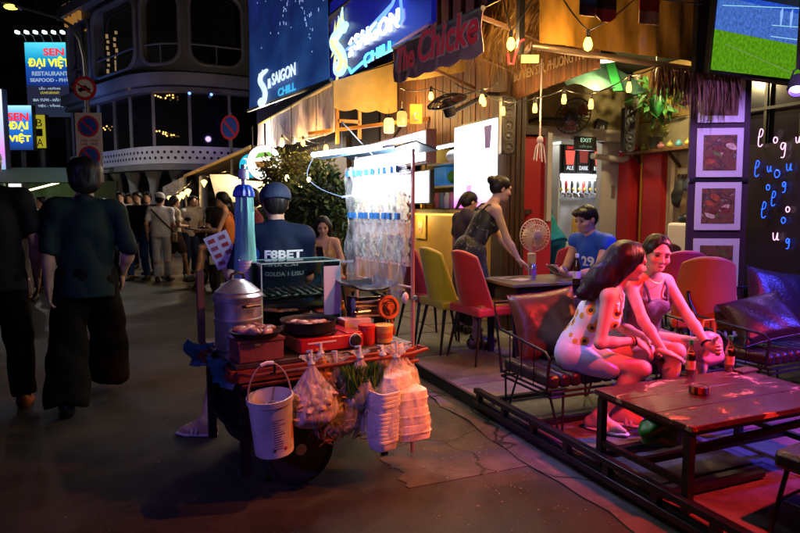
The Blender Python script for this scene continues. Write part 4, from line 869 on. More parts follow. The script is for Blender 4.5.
part(ks, 'tube_lamp', MB().tube([(-.12, -.4, .82), (-.12, .4, .82)], .018, 8), glow('tube_cool', (.85, .95, 1), 14)); part(ks, 'tank', MB().box((0, .16, .44), (.25, .34, .24)), mat('tank_blue', (.05, .2, .4), .2, emit=(.05, .25, .6), estr=.3), .02); part(ks, 'green_bag', MB().ball((-.05, -.2, .42), .13, 12, 8, (.8, 1.3, .75)), mat('bag_green', (.05, .3, .05), .4)); part(ks, 'white_bag', MB().ball((-.02, -.1, .70), .12, 12, 8, (.8, 1.5, .7)), mat('bag_white', (.6, .6, .62), .4))
for k in range(5): part(ks, 'jar', MB().lathe([(.045, 0), (.05, .02), (.05, .15), (.035, .18), (.035, .21)], (-.08, -.32+k*.15, .01), 12), mat('jar_%d' % (k % 3), ((.2, .3, .6), (.6, .2, .5), (.7, .7, .75))[k % 3], .2))
# portrait poster on the yellow wall
pp = VX(420, 222, 3.66); po = wthing('portrait_poster', 'yellow poster with a smiling face on the kiosk wall behind the maroon chair', 'poster', (3.672, pp.y, .98)); part(po, 'sheet', MB().box((0, 0, .17), (.012, .34, .36)), mat('poster_yellow', (.65, .45, .08), .5, var=.2)); part(po, 'printed_face', MB().prism([(.085*math.cos(t), .115*math.sin(t)) for t in np.linspace(0, 6.28, 20)[:-1]], (0, -1, 0), (0, 0, 1), (-.008, 0, .18), .004), mat('print_skin', (.65, .42, .30), .5)); part(po, 'printed_hair', MB().prism([(.11*math.cos(t), .10*math.sin(t)) for t in np.linspace(.3, 2.9, 14)], (0, -1, 0), (0, 0, 1), (-.008, 0, .20), .005), mat('print_hair', (.5, .33, .08), .5)); part(po, 'printed_mouth', MB().prism([(-.03, 0), (.03, 0), (.018, -.02), (-.018, -.02)], (0, -1, 0), (0, 0, 1), (-.013, 0, .13), .003), mat('print_red2', (.55, .04, .05), .5))
# ---- tap cabinet with drink signs
tc_ = wthing('beer_tap_wall', 'white beer tap cabinet with a row of black tap handles and lit drink signs', 'cabinet', (5.72, 7.25, .1))
for nm, bx in (('side_panel', ((5.32, 7.22, 1.2), (.03, .30, 2.2))), ('side_panel', ((6.14, 7.18, 1.2), (.06, .36, 2.2))), ('back_panel', ((5.73, 7.35, 1.2), (.80, .03, 2.2))), ('top_panel', ((5.73, 7.2, 2.28), (.86, .34, .04))), ('counter', ((5.73, 7.14, .90), (.84, .44, .05)))): wp(tc_, nm, MB().box(*bx), mat('cabinet_white', (.62, .64, .66), .35))
wp(tc_, 'sign_backing', MB().box((5.73, 7.08, 2.07), (.82, .04, .40)), BLKP); wp(tc_, 'tap_rail', MB().box((5.73, 7.27, 1.58), (.76, .05, .07)), mat('chrome', (.6, .6, .62), .18, 1)); wp(tc_, 'tube_lamp', MB().tube([(5.4, 7.2, 1.85), (6.06, 7.2, 1.85)], .016, 8), glow('tube_cool2', (.9, .95, 1), 16))
for k in range(7):
    x = 5.42+k*.10; t = wp(tc_, 'tap', MB().tube([(x, 7.24, 1.60), (x, 7.17, 1.60), (x, 7.14, 1.54)], .012, 8), mat('chrome', (.6, .6, .62), .18, 1)); wp(tc_, 'tap_handle', MB().lathe([(.012, 0), (.018, .05), (.022, .13), (.014, .17)], (x, 7.18, 1.61), 10), (BLKP, mat('tap_red', (.5, .03, .02), .3), BLKP)[k % 3], par=t); wp(tc_, 'tap_badge', MB().ball((x, 7.15, 1.66), .026, 10, 6, (1, .4, 1)), mat('badge_gold', (.7, .5, .1), .3, .5), par=t)
for i, (x0, w_, top, body) in enumerate(((5.36, .20, 'PALE', 'ALE'), (5.575, .23, 'DARK', 'DARK'), (5.83, .25, 'IPA', 'IPA'))):
    wp(tc_, 'drink_sign', MB().box((x0+w_/2, 7.045, 2.07), (w_, .02, .36)), mat('sign_black2', (.012, .012, .012), .3)); wp(tc_, 'printed_glass', MB().prism([(-.06, 0), (.06, 0), (.08, .19), (-.08, .19)], (1, 0, 0), (0, 0, 1), (x0+w_/2, 7.033, 1.99 if i != 1 else 2.02), .004), glow('ipa_red' if i != 1 else 'ipa_dot', (1, .12, .08), 1.0 if i != 1 else .25)); wt(tc_, 'lettering', body, .08, (x0+.04, 7.026, 1.92), (1, 0, 0), (0, 0, 1), WHT_E, depth=.004, fit=(w_-.08, .055)); wt(tc_, 'lettering', 'CRAFT', .05, (x0+.04, 7.026, 2.20), (1, 0, 0), (0, 0, 1), RED_E, depth=.004, fit=(w_-.08, .035))
for k in range(4): wp(tc_, 'sauce_bottle', MB().lathe([(.04, 0), (.04, .14), (.018, .18), (.016, .24)], (5.62+k*.12, 7.12, .925+(.0 if k < 3 else .0)), 12), mat('sauce_%d' % (k % 2), ((.7, .35, .05), (.6, .10, .03))[k % 2], .3))
for k in range(3): wp(tc_, 'sauce_bottle', MB().lathe([(.045, 0), (.045, .20), (.02, .26), (.018, .32)], (5.68+k*.17, 7.18, 1.02), 12), mat('sauce_%d' % (k % 2), ((.7, .35, .05), (.6, .10, .03))[k % 2], .3))
wl(tc_, 'cabinet_light', (5.72, 7.05, 1.82), 'POINT', 7, (.9, .95, 1), .05); wl(sb, 'recess_light', (5.2, 7.1, 2.5), 'POINT', 10, (1, .97, .85), .08)
ex = wthing('exit_sign', 'small green and white EXIT sign under the pale beam', 'sign', (5.24, 6.46, 2.14)); wp(ex, 'case', MB().box((5.24, 6.46, 2.21), (.31, .05, .17)), BLKP); wt(ex, 'lettering', 'EXIT', .08, (5.15, 6.432, 2.225), (1, 0, 0), (0, 0, 1), glow('exit_green', (.55, .9, .6), .7), depth=.003, fit=(.17, .05)); wt(ex, 'lettering', 'LỐI RA', .05, (5.14, 6.432, 2.16), (1, 0, 0), (0, 0, 1), glow('exit_green2', (.35, .6, .4), .4), depth=.003, fit=(.19, .035))
# ---- wall fan on the olive wall
def cage(mb, R, dz, n, ax, c, r=.004):
    for i in range(n):
        a = 2*math.pi*i/n; mb.tube([Vector(c)+ax @ Vector((R*q*math.cos(a), R*q*math.sin(a), dz*(1-q**2.4))) for q in (.12, .4, .7, .9, 1.0)], r, 4)
        mb.tube([Vector(c)+ax @ Vector((R*q*math.cos(a), R*q*math.sin(a), -dz*.6*(1-q**2.4))) for q in (.12, .5, .9, 1.0)], r, 4)
    for q in (.3, .65, 1.0): mb.tube([Vector(c)+ax @ Vector((R*q*math.cos(t), R*q*math.sin(t), dz*(1-q**2.4))) for t in np.linspace(0, 2*math.pi, 25)], r*1.3 if q < 1 else r*2.2, 4, False)
def blades(mb, R, ax, c, n=3, tw=.5):
    for i in range(n):
        a0 = 2*math.pi*i/n; g2 = []
        for j in range(7):
            q = .15+.80*j/6; g2.append([Vector(c)+ax @ Vector((R*q*math.cos(a0+t), R*q*math.sin(a0+t), .05*R*(t-.35)*tw*4)) for t in (0, .25, .5, .75, .95)])
        mb.slab(g2, .004)
def wall_fan(label, fc, ax, R, end):
    wf = wthing('wall_fan', label, 'fan', fc, 'wall fans'); m_ = MB(); cage(m_, R, R*.33, 26, ax, (0, 0, 0)); part(wf, 'cage', m_, BLKP); m_ = MB(); blades(m_, R*.86, ax, (0, 0, .0)); part(wf, 'blade', m_, mat('fan_red', (.16, .03, .015), .35)); part(wf, 'motor', MB().lathe([(.03, .16), (.06, .14), (.07, .02), (.03, -.03)], (0, 0, 0), 16, ax @ Matrix.Rotation(R_(180), 3, 'X')), BLKP); e = Vector(end)-Vector(fc); part(wf, 'arm', MB().tube([ax @ Vector((0, 0, -.12)), e*.7+Vector((0, 0, .03)), e], .022, 8), BLKP)
fc = W(573, 116, 7.2); wall_fan('black wall fan with reddish blades tilted on the olive wall above the taps', fc, Matrix.Rotation(R_(-62), 3, 'Z') @ Matrix.Rotation(R_(75), 3, 'X'), .21, (fc.x-.18, 6.62, fc.z))
fc = W(447, 102, 6.3); wall_fan('black wall fan tipped downward under the lettered awning', fc, Matrix.Rotation(R_(-60), 3, 'Z') @ Matrix.Rotation(R_(28), 3, 'X'), .20, (3.6, fc.y+.1, fc.z+.14))
# small framed picture on the olive wall
pc = W(607, 130, 8.1); pf = wthing('hanging_print', 'dark pillow-shaped print with white scribble on the olive wall', 'picture', (pc.x, 6.58, pc.z)); part(pf, 'panel', MB().box((0, 0, 0), (.19, .05, .30), Matrix.Rotation(R_(14), 3, 'Y')), BLKP, .02); part(pf, 'scribble', MB().tube([(-.03, -.03, .0), (-.01, -.03, .06), (.01, -.03, .0), (.03, -.03, .07), (.04, -.03, .02)], .008, 6), WHT)
# ---- shelf with ornaments on the back wall, green balloons and leaves above
sh_ = wthing('ornament_shelf', 'long wooden shelf on the ochre wall holding small ornaments', 'shelf', (6.0, 5.6, 2.08)); wp(sh_, 'board', MB().box((5.98, 5.77, 2.10), (.26, 1.36, .04)), PLANK, bevel=.005)
for k in range(3): wp(sh_, 'bracket', MB().bar((6.1, 5.2+k*.55, 1.90), (5.9, 5.2+k*.55, 2.08), .03), DWOOD)
cols = ((.6, .08, .05), (.35, .5, .08), (.75, .5, .1), (.7, .3, .35), (.5, .5, .12), (.1, .35, .45), (.6, .45, .1))
for k in range(7):
    y = 6.32-k*.14; tag(mk('shelf_ornament', MB().ball((0, 0, .035), .042, 12, 8, (1, 1, .8+.1*(k % 3))).lathe([(.012, 0), (.018, .03)], (0, 0, .06), 8).mesh('shelf_ornament'), mat('ornament%d' % k, cols[k], .4)), ('small red round ornament at the far end of the wooden shelf', 'lime green round ornament second from the far shelf end', 'amber round ornament in the third place on the wooden shelf', 'pink round ornament in the middle of the wooden shelf', 'olive round ornament past the middle of the wooden shelf', 'teal blue round ornament near the close end of the shelf', 'honey coloured round ornament nearest the black shelf loudspeaker')[k], 'ornament', 'ornaments on the shelf').location = (5.93, y, 2.122)
bs = wthing('shelf_loudspeaker', 'black box loudspeaker standing at the near end of the wooden shelf', 'loudspeaker', (5.98, 5.25, 2.122)); part(bs, 'cabinet', MB().box((0, 0, .21), (.2, .24, .42)), BLKP, .01); part(bs, 'driver', MB().lathe([(.085, 0), (.06, .0), (.02, .02)], (-.103, 0, .15), 18, Matrix.Rotation(R_(90), 3, 'Y')), mat('cone_grey', (.1, .1, .11), .4)); part(bs, 'driver', MB().lathe([(.04, 0), (.02, .0), (.01, .01)], (-.103, 0, .33), 14, Matrix.Rotation(R_(90), 3, 'Y')), mat('cone_grey', (.1, .1, .11), .4))
def leafy(mb, c, R, n, lw, ll, rnd, flat=1.0, up=.2):
    for k in range(n):
        d = Vector((rnd.gauss(0, 1), rnd.gauss(0, 1), rnd.gauss(up, 1))).normalized(); p = Vector(c)+Vector((d.x*R[0], d.y*R[1], d.z*R[2]))*(rnd.random()**.45); t = (d+Vector((rnd.gauss(0, .6), rnd.gauss(0, .6), rnd.gauss(-.2, .6)))).normalized(); s_ = t.cross(Vector((rnd.gauss(0, 1), rnd.gauss(0, 1), rnd.gauss(0, 1)))).normalized()
        l = ll*rnd.uniform(.6, 1.3); w_ = lw*rnd.uniform(.6, 1.2); nn = s_.cross(t)*w_*.25; mb.raw([p, p+t*l*.45+s_*w_+nn, p+t*l, p+t*l*.45-s_*w_+nn], [(0, 1, 2), (0, 2, 3)])
LEAF = mat('leaf_green', (.045, .10, .03), .45, var=.5, vscale=14); LEAFD = mat('leaf_dark', (.025, .06, .025), .5, var=.5, vscale=14)
pc = VX(650, 128, 5.9); hp = wthing('shelf_plant', 'small pot of yellow-green flowers on the wooden shelf', 'plant', (5.95, pc.y-.04, 2.122)); part(hp, 'pot', MB().lathe([(.06, 0), (.085, .13), (.09, .15), (.075, .15)], (0, 0, 0), 14), mat('pot_dark', (.04, .05, .03), .5)); m_ = MB(); leafy(m_, (0, 0, .22), (.15, .15, .10), 130, .016, .06, random.Random(3)); part(hp, 'foliage', m_, mat('leaf_yellow', (.30, .34, .05), .5, var=.4, vscale=12), smooth=0)
gd = wthing('leaf_garland', 'leafy green garland with a few balloons hung under the ceiling near the corner', 'garland', W(655, 100, 7.5)); r5 = random.Random(8); m_ = MB(); leafy(m_, (0, 0, .06), (.36, .25, .24), 150, .030, .14, r5, up=-.2); part(gd, 'foliage', m_, mat('garland_green', (.04, .15, .025), .45, var=.6, vscale=9), smooth=0)
for k in range(3):
    c = Vector((r5.uniform(-.25, .25), r5.uniform(-.2, .2), r5.uniform(-.20, .25))); part(gd, 'balloon', MB().lathe([(.008, -.14), (.03, -.115), (.085, -.03), (.10, .04), (.075, .10), (.001, .125)], c, 16), mat('balloon%d' % (k % 3), ((.04, .30, .06), (.34, .32, .05), (.02, .18, .04))[k % 3], .45))
part(gd, 'string', MB().tube([(0, 0, .2), (0, 0, 3.2-W(655, 100, 7.5).z)], .006, 5), WHT)
gs = wthing('green_sheet', 'rippled green translucent sheet stretched below the ceiling over the beam', 'sheet', W(590, 85, 7.3)); part(gs, 'cloth', MB().slab([[(-.55+1.1*i/12, .15*j-.3, -.10+.12*j+.03*math.sin(i*1.1+j)) for j in range(5)] for i in range(13)], .006), mat('sheet_green', (.02, .05, .035), .4, var=.3, vscale=4)); part(gs, 'ribbon', MB().bar((.1, -.35, -.12), (.5, .3, .45), .10, .01), mat('ribbon_green', (.01, .11, .02), .4))
# hats and bags on hooks
hr_ = wthing('coat_rail', 'dark wooden hook rail on the cream wall above the white cooler', 'rail', (6.08, 5.3, 1.78)); part(hr_, 'rail', MB().box((0, 0, 0), (.03, .9, .05)), DWOOD)
for k in range(5): part(hr_, 'hook', MB().tube([(-.015, -.36+k*.18, 0), (-.07, -.36+k*.18, -.02), (-.08, -.36+k*.18, .03)], .006, 6), BLK)
for k, (y, z, sc, col, lb, nm) in enumerate(((5.60, 1.58, (.08, .09, .17), (.02, .02, .022), 'black cap hanging at the far end of the hook rail', 'black_hat'), (5.44, 1.48, (.09, .11, .24), (.16, .09, .035), 'tan cloth bag hanging in the middle of the hook rail', 'hanging_bag'), (5.38, 1.68, (.11, .12, .10), (.03, .04, .09), 'navy blue hat hooked over the tan bag', 'hanging_hat'), (5.18, 1.52, (.10, .15, .21), (.10, .065, .045), 'brown leather backpack hanging at the near end of the hook rail', 'hanging_backpack'))):
    o = wthing(nm, lb, 'hat' if 'bag' not in lb and 'pack' not in lb else 'bag', (5.97, y, z), 'things on the hooks'); v, f = solid([E_((0, 0, 0), sc, .05), E_((.0, .03, -sc[2]*.4), (sc[0]*1.05, sc[1]*.8, sc[2]*.6), .05)], .012, noise=(.006, 25, (1, 1, 1), k)); mk('cloth', np_mesh('cloth', [(v, f)]), mat('hang%d' % k, col, .6, var=.3, vscale=10), o); part(o, 'loop', MB().tube([(-.02, 0, sc[2]*.8), (.03, .02, sc[2]+.05), (-.02, .04, sc[2]*.8)], .008, 6), mat('hang%d' % k, col))
ac = wthing('air_cooler', 'white air cooler with black top standing before the cream wall', 'air cooler', (5.55, 5.02, .1), -1.1); part(ac, 'body', MB().box((0, 0, .58), (.40, .34, 1.12)), mat('cooler_white', (.72, .72, .68), .35), .03); part(ac, 'top_cover', MB().ball((0, 0, 1.17), .20, 16, 8, (.85, .75, .5)), BLKP); part(ac, 'control_panel', MB().box((0, -.173, 1.03), (.26, .01, .10)), mat('cooler_grey', (.35, .36, .36), .4))
for k in range(9): part(ac, 'grille_slat', MB().box((.22, 0, .55+k*.055), (.05, .30, .016)), mat('brass_slat', (.35, .24, .08), .4, .4))
# ---- poster board with five dish photographs
pc0 = W(717, 250, 5.9); pbd = wthing('dish_poster_board', 'dark board with a column of white framed dish photographs', 'poster board', (pc0.x, pc0.y, .1)); pbd.rotation_euler = (R_(-1.5), 0, -YAW-.10)
part(pbd, 'board', MB().box((0, .03, 1.35), (.54, .04, 2.5)), mat('board_dark', (.035, .012, .03), .6)); pz = [(2.32, .44), (1.82, .46), (1.32, .46), (.78, .46), (.26, .40)]
r6 = random.Random(2)
for k, (zc, h) in enumerate(pz):
    fr_ = part(pbd, 'white_mount', MB().box((.0, 0, zc), (.42, .014, h)), mat('mount_white', (.60, .58, .62), .5), .003); im = part(fr_, 'dish_photo', MB().box((.0, -.009, zc), (.30, .006, h-.13)), ramp_mat('dish_bg%d' % k, [(.25, (.03, .02, .015)), (.45, (.22, .09, .05)), (.6, (.06, .04, .03)), (.75, (.6, .45, .32))], 7+k, .35, dist=1.5))
    for q in range(7):
        x, z = r6.uniform(-.10, .10), zc+r6.uniform(-.10, .10); part(im, 'printed_food', MB().prism([(r6.uniform(.7, 1.1)*.055*math.cos(t), r6.uniform(.6, 1.0)*.035*math.sin(t)) for t in np.linspace(0, 6.28, 11)[:-1]], Vector((1, 0, r6.uniform(-.6, .6))).normalized(), Vector((r6.uniform(-.3, .3), 0, 1)).normalized(), (x, -.0125, z), .0008*(q+1)), mat('food_print%d' % (q % 4), ((.40, .10, .04), (.62, .48, .34), (.20, .05, .03), (.14, .16, .04))[q % 4], .4, var=.5, vscale=30))
part(pbd, 'trim_rail', MB().box((0, .0, 1.56), (.54, .02, .03)), BLK)
# ---- neon writing behind the grille
nw = wthing('neon_writing', 'pink white and blue neon handwriting glowing in the dark grille', 'neon sign', (5.84, 4.23, 1.0)); PKN, BLN = glow('neon_pink', (1, .5, .8), 1.7), glow('neon_blue', (.01, .10, 1), 2.0)
def neon(pts, m, y, z, s, r=.0048): part(nw, 'neon_tube', MB().tube([(0, y-.05-a*s*.62, z+.30+b*s*.72) for i, (a, b) in enumerate(_cat([Vector((a, b, 0)) for a, b in pts], 4) and [(q.x, q.y) for q in _cat([Vector((a, b, 0)) for a, b in pts], 4)])], r, 6), m)
tl = [(0, .55), (.25, .6), (.35, .9), (.15, 1.0), (.05, .5), (.05, .1), (.2, 0), (.35, .12)]; ol = [(.3, .35), (.1, .4), (0, .2), (.12, 0), (.3, .08), (.32, .3), (.1, .4)]; gl = [(.3, .35), (.1, .4), (0, .2), (.15, .05), (.3, .35), (.25, -.3), (.05, -.35)]; il = [(0, .4), (.05, .05), (.2, .05), (.3, .4), (.3, .05), (.4, .05)]
for sh, y, z, s, m in ((tl, .34, .72, .24, PKN), (ol, .17, .74, .20, PKN), (gl, .09, .66, .26, PKN), (il, -.06, .72, .20, PKN), (tl, .36, .42, .22, BLN), (il, .22, .46, .20, BLN), (ol, .14, .40, .26, BLN), (il, .02, .46, .24, BLN), (ol, .22, .28, .18, BLN), (gl, .05, .30, .18, BLN), (tl, .26, .0, .22, BLN), (ol, .04, -.05, .2, BLN), (il, .12, -.22, .26, PKN), (ol, .0, .06, .18, PKN), (gl, -.02, -.25, .18, BLN), (tl, .16, .12, .2, BLN)): neon(sh, m, y, z, s)
part(nw, 'backing', MB().box((.05, .1, .3), (.02, .8, 1.5)), mat('neon_back', (.015, .012, .02), .3))
# ---- television on the canopy bar
tvp = VY(712, 76, 4.05); tv = wthing('television', 'large television showing a football match under the canopy', 'television', (tvp.x+.62, 4.05, 2.575)); tv.rotation_euler = (R_(4), 0, 0)
part(tv, 'case', MB().box((0, .04, .37), (1.30, .06, .76)), BLKP, .008)
def tv_mat():
    m = bpy.data.materials.new('match_screen'); m.use_nodes = True; nt = m.node_tree; N = nt.nodes; L = nt.links; b = N['Principled BSDF']; b.inputs['Roughness'].default_value = .15; b.inputs['Base Color'].default_value = (.01, .01, .01, 1)
    tc = N.new('ShaderNodeTexCoord'); sx = N.new('ShaderNodeSeparateXYZ'); L.new(tc.outputs['Object'], sx.inputs[0])
    ln = N.new('ShaderNodeMath'); ln.operation = 'MULTIPLY_ADD'; L.new(sx.outputs['X'], ln.inputs[0]); ln.inputs[1].default_value = .03; L.new(sx.outputs['Z'], ln.inputs[2])
    cr = N.new('ShaderNodeValToRGB'); L.new(ln.outputs[0], cr.inputs[0]); cr.color_ramp.interpolation = 'CONSTANT'; e = cr.color_ramp.elements; e[0].position = 0; e[0].color = (.055, .17, .004, 1); e[1].position = .33; e[1].color = (.035, .09, .32, 1); q = e.new(.60); q.color = (.010, .045, .32, 1)
    nz = N.new('ShaderNodeTexNoise'); nz.inputs['Scale'].default_value = 34; nz.inputs['Detail'].default_value = 4; L.new(tc.outputs['Object'], nz.inputs['Vector']); mr = N.new('ShaderNodeMapRange'); mr.inputs['From Min'].default_value = .35; mr.inputs['From Max'].default_value = .65; mr.inputs['To Min'].default_value = .6; mr.inputs['To Max'].default_value = 1.35; L.new(nz.outputs['Fac'], mr.inputs['Value'])
    mx = N.new('ShaderNodeMix'); mx.data_type = 'RGBA'; mx.blend_type = 'MULTIPLY'; mx.inputs['Factor'].default_value = .8; L.new(cr.outputs[0], mx.inputs['A']); L.new(mr.outputs[0], mx.inputs['B'])
    L.new(mx.outputs['Result'], b.inputs['Emission Color']); b.inputs['Emission Strength'].default_value = 1.5; return m
scn = part(tv, 'screen', MB().box((0, .005, .375), (1.26, .01, .715)), tv_mat())
SW = glow('screen_white', (.35, .75, .9), .9); part(scn, 'pitch_line', MB().bar((-.50, -.002, .24), (.60, -.002, .03), .007, .002, (0, 1, 0)), glow('screen_line', (.3, .5, .15), .5)); part(scn, 'board_line', MB().bar((-.58, -.002, .55), (.62, -.002, .66), .006, .002, (0, 1, 0)), SW)
for z0, z1 in ((.36, .37), (.455, .49)): part(scn, 'stand_rail', MB().bar((.05, -.002, z0), (.62, -.002, z1), .006, .002, (0, 1, 0)), SW)
PLB = glow('screen_player', (.02, .25, .85), 1.2)
pl_ = MB().prism([(.0, .0), (.03, .0), (.035, .14), (.045, .24), (.055, .34), (.05, .40), (.02, .42), (-.01, .38), (-.005, .24), (-.01, .12)], (1, 0, 0), (0, 0, 1), (.45, -.001, .14), .003, Vector((0, -1, 0))); part(scn, 'football_player', pl_, PLB); part(scn, 'player_head', MB().ball((.475, -.002, .585), .022, 10, 6, (1, .1, 1)), glow('screen_skin', (.7, .25, .45), .8))
for x in (.15, .28): part(scn, 'far_player', MB().prism([(0, 0), (.012, 0), (.02, .10), (.01, .16), (-.015, .12)], (1, 0, 0), (0, 0, 1), (x, -.001, .46), .003, Vector((0, -1, 0))), glow('screen_far', (.25, .45, .9), 1.0))
for x in (-.4, .4): part(tv, 'bracket', MB().bar((x, .08, .5), (x, .2, .95), .04), BLK)
# ---- stage lamps under the canopy: purple one in view, red and blue ones beside the television; one added across the street
def par_can(label, c, to, col, energy, spot, gl=8):
    c = Vector(c); o = thing('stage_lamp', label, 'stage lamp', c, 0, 'stage lamps'); d = (Vector(to)-c).normalized(); q = d.to_track_quat('Z', 'Y').to_matrix(); part(o, 'housing', MB().lathe([(.03, -.14), (.06, -.12), (.065, .03), (.058, .03), (.05, -.02)], (0, 0, 0), 16, q, cap=False), BLK); part(o, 'lens', MB().lathe([(.052, -.012), (.03, -.004), (.001, -.002)], (0, 0, 0), 14, q), glow('lens_'+label[:12], col, gl)); part(o, 'yoke', MB().tube([q @ Vector((.07, 0, 0)), Vector((.05, 0, .14)), Vector((0, 0, .17)), Vector((-.05, 0, .14)), q @ Vector((-.07, 0, 0))], .007, 6), BLK); part(o, 'clamp', MB().bar((0, 0, .16), (0, 0, max(.2, 3.5-c.z)), .025), BLK); lamp(o, 'beam', d*.05, 'SPOT', energy, col, .05, d.to_track_quat('-Z', 'Y').to_euler(), spot, .7)
    return o
par_can('purple stage lamp glowing beneath the right part of the television', W(797, 89, 5.2), (3.9, 2.9, .9), (.40, .20, 1), 26, 80, 30)
par_can('red stage lamp clamped under the canopy over the low table', (4.5, 1.9, 2.35), (2.75, 2.95, .85), (1, .16, .045), 680, 44)
par_can('second red stage lamp under the canopy edge above the near seats', (2.45, .75, 2.75), (3.0, 2.0, .2), (1, .03, .03), 560, 75)
par_can('blue stage lamp under the canopy beside the television', (4.95, 1.3, 2.9), (3.9, 2.9, .5), (.07, .06, 1), 950, 60)
par_can('violet stage lamp at the canopy edge over the kerb', (1.75, 3.9, 3.3), (2.3, 2.9, .6), (.30, .24, 1), 210, 24)
par_can('orange red stage lamp under the canopy edge aimed at the snack cart', (2.5, 1.9, 2.9), (.98, 2.95, .5), (1, .22, .05), 300, 42)
par_can('violet stage lamp on the opposite pavement aimed across at cart and bench', (-3.4, -.6, 3.1), (1.5, 4.3, .8), (.30, .18, 1), 300, 38)  # added spotlight stands in for violet light from shops across the street
par_can('violet stage lamp beside the poster board aimed at the dish photographs', (4.5, 3.0, 3.03), (5.05, 4.4, 1.4), (.50, .27, 1), 170, 60)
for x_, y_, lb in ((4.75, 5.55, 'warm pendant lamp added out of view under the bar ceiling near the wall fan'), (5.4, 5.0, 'warm pendant lamp added out of view under the bar ceiling before the ornament shelf')):
    o = thing('added_pendant_lamp', lb, 'lamp', (x_, y_, 3.0)); part(o, 'shade', MB().lathe([(.14, 0), (.10, .08), (.03, .12)], (0, 0, 0), 18, cap=False), BLK); part(o, 'bulb', MB().ball((0, 0, .03), .04, 12, 8), glow('added_pendant_bulb', (1, .8, .4), 10)); part(o, 'cord', MB().tube([(0, 0, .11), (0, 0, .22)], .006, 6), BLK); lamp(o, 'added_pendant_light', (0, 0, -.03), 'POINT', 85, (1, .76, .36), .05)  # both added behind the fascia to brighten the dark bar interior
# ---- bulbs strung along the shop front, hanging tassel
BULB = glow('bulb_warm', (1, .50, .08), 5); BULB2 = glow('bulb_amber', (1, .40, .08), 7)
def bulb_string(label, pts, r=.036, m=BULB, every=None, energy=0, drop=.05, ends=None, light=()):
    pts = [Vector(p) for p in pts]; o = thing('string_light', label, 'string light', pts[0]); full = []
    ends = [Vector(e) for e in ends] if ends else None
    seq = ([ends[0]] if ends else [])+pts+([ends[1]] if ends else [])
    for a, b in zip(seq, seq[1:]): full += sag(a, b, 7, (b-a).length*.06)
    part(o, 'cable', MB().tube([p-pts[0]+Vector((0, 0, drop+.03)) for p in full], .006, 5), BLKP)
    for i, p in enumerate(pts):
        q = p-pts[0]; s_ = part(o, 'socket', MB().lathe([(.012, .09), (.016, .06), (.016, .03)], q, 10), BLKP); part(s_, 'bulb', MB().lathe([(.012, .035), (r*.7, .015), (r, -.02), (r*.75, -.05), (.002, -r*2)], q, 12), m)
        if energy and (not light or i in light): lamp(o, 'bulb_light', q-Vector((0, 0, .0)), 'POINT', energy, (1, .58, .2), r*1.05)
    return o
bulb_string('string of warm bulbs along the shop opening below the address lettering', [W(484, 101, 6.2), W(503, 110, 6.0), W(535, 107, 5.7), W(564, 98, 5.6), W(591, 103, 5.4), W(629, 86, 5.2)], .023, BULB, energy=22, ends=(W(455, 92, 6.4), W(660, 75, 5.0)))
bulb_string('large bright bulb hanging in front of the amber sheet', [W(588, 42, 4.72)], .034, glow('bulb_bright', (1, .66, .06), 9), energy=110, ends=(W(560, 5, 4.8), W(640, 5, 4.7)))
bulb_string('large warm bulb beside the straw of the thatched corner', [W(511, 42, 5.0)], .034, glow('bulb_bright', (1, .66, .06), 9), energy=140, ends=(W(500, -8, 5.0), W(540, -5, 4.9)))
rs_ = wthing('rope_tassel', 'knotted white rope hanging in front of the red panel', 'rope', W(540, 140, 5.75)); part(rs_, 'cord', MB().tube([(0, 0, 0), (0, 0, .72)], .008, 6), mat('rope', (.55, .45, .5), .8)); part(rs_, 'knot', MB().ball((0, 0, 0), .03, 10, 8, (1, 1, 1.2)), mat('rope', (.55, .45, .5), .8))
for k in range(7): a = k*.9; part(rs_, 'strand', MB().tube([(0, 0, -.01), (.035*math.cos(a), .035*math.sin(a), -.06), (.055*math.cos(a), .055*math.sin(a), -.15-.01*k)], .006, 5), mat('rope', (.55, .45, .5), .8))
# pennants over the canopy and a small lit sign
for k, (px, py, c1, c2, lb) in enumerate(((606, 2, (.02, .02, .02), (.35, .02, .03), 'black and red pennant hanging above the amber sheet'), (649, 4, (.5, .04, .03), (.65, .45, .25), 'red and cream flag hanging above the amber sheet'), (590, -4, (.02, .1, .3), (.02, .02, .05), 'dark blue pennant at the top edge of the amber sheet'))):
    p = W(px, py, 4.55); o = wthing('pennant', lb, 'flag', p, 'pennants'); part(o, 'upper_half', MB().slab([[(-.09+.06*i, .01*math.sin(i*2), .04-.09*j) for j in range(2)] for i in range(4)], .004), mat('pen%da' % k, c1, .7)); part(o, 'lower_half', MB().slab([[(-.09+.06*i, .01*math.sin(i*2), -.05-.09*j+(.04 if k == 0 and j and i in (0, 3) else 0)) for j in range(2)] for i in range(4)], .004), mat('pen%db' % k, c2, .7)); part(o, 'cord', MB().tube([(-.5, 0, .06), (0, 0, .04), (.5, 0, .06)], .005, 5), BLKP)
ys = wthing('small_lit_sign', 'small glowing yellow sign at the canopy bar end beside a red neon loop', 'sign', W(530, 59, 4.95)); part(ys, 'panel', MB().box((0, 0, 0), (.13, .03, .055), Matrix.Rotation(-YAW, 3, 'Z')), glow('yellow_panel', (1, .8, .1), 2.5)); part(ys, 'neon_loop', MB().tube([(-.2, 0, .02), (-.19, .0, -.05), (-.15, 0, -.05), (-.14, 0, .0), (-.1, .0, .12), (-.06, 0, .14)], .008, 6), glow('neon_red', (1, .03, .02), 4)); part(ys, 'hanger', MB().tube([(0, 0, .02), (.02, 0, .12)], .006, 5), BLK)
# ================================================================== AWNINGS, NEON SIGN, BANNER, PLANTS
def canvas(name, c, v=.2): return mat(name, c, .75, var=v, vscale=3, bump=.25, bscale=9)
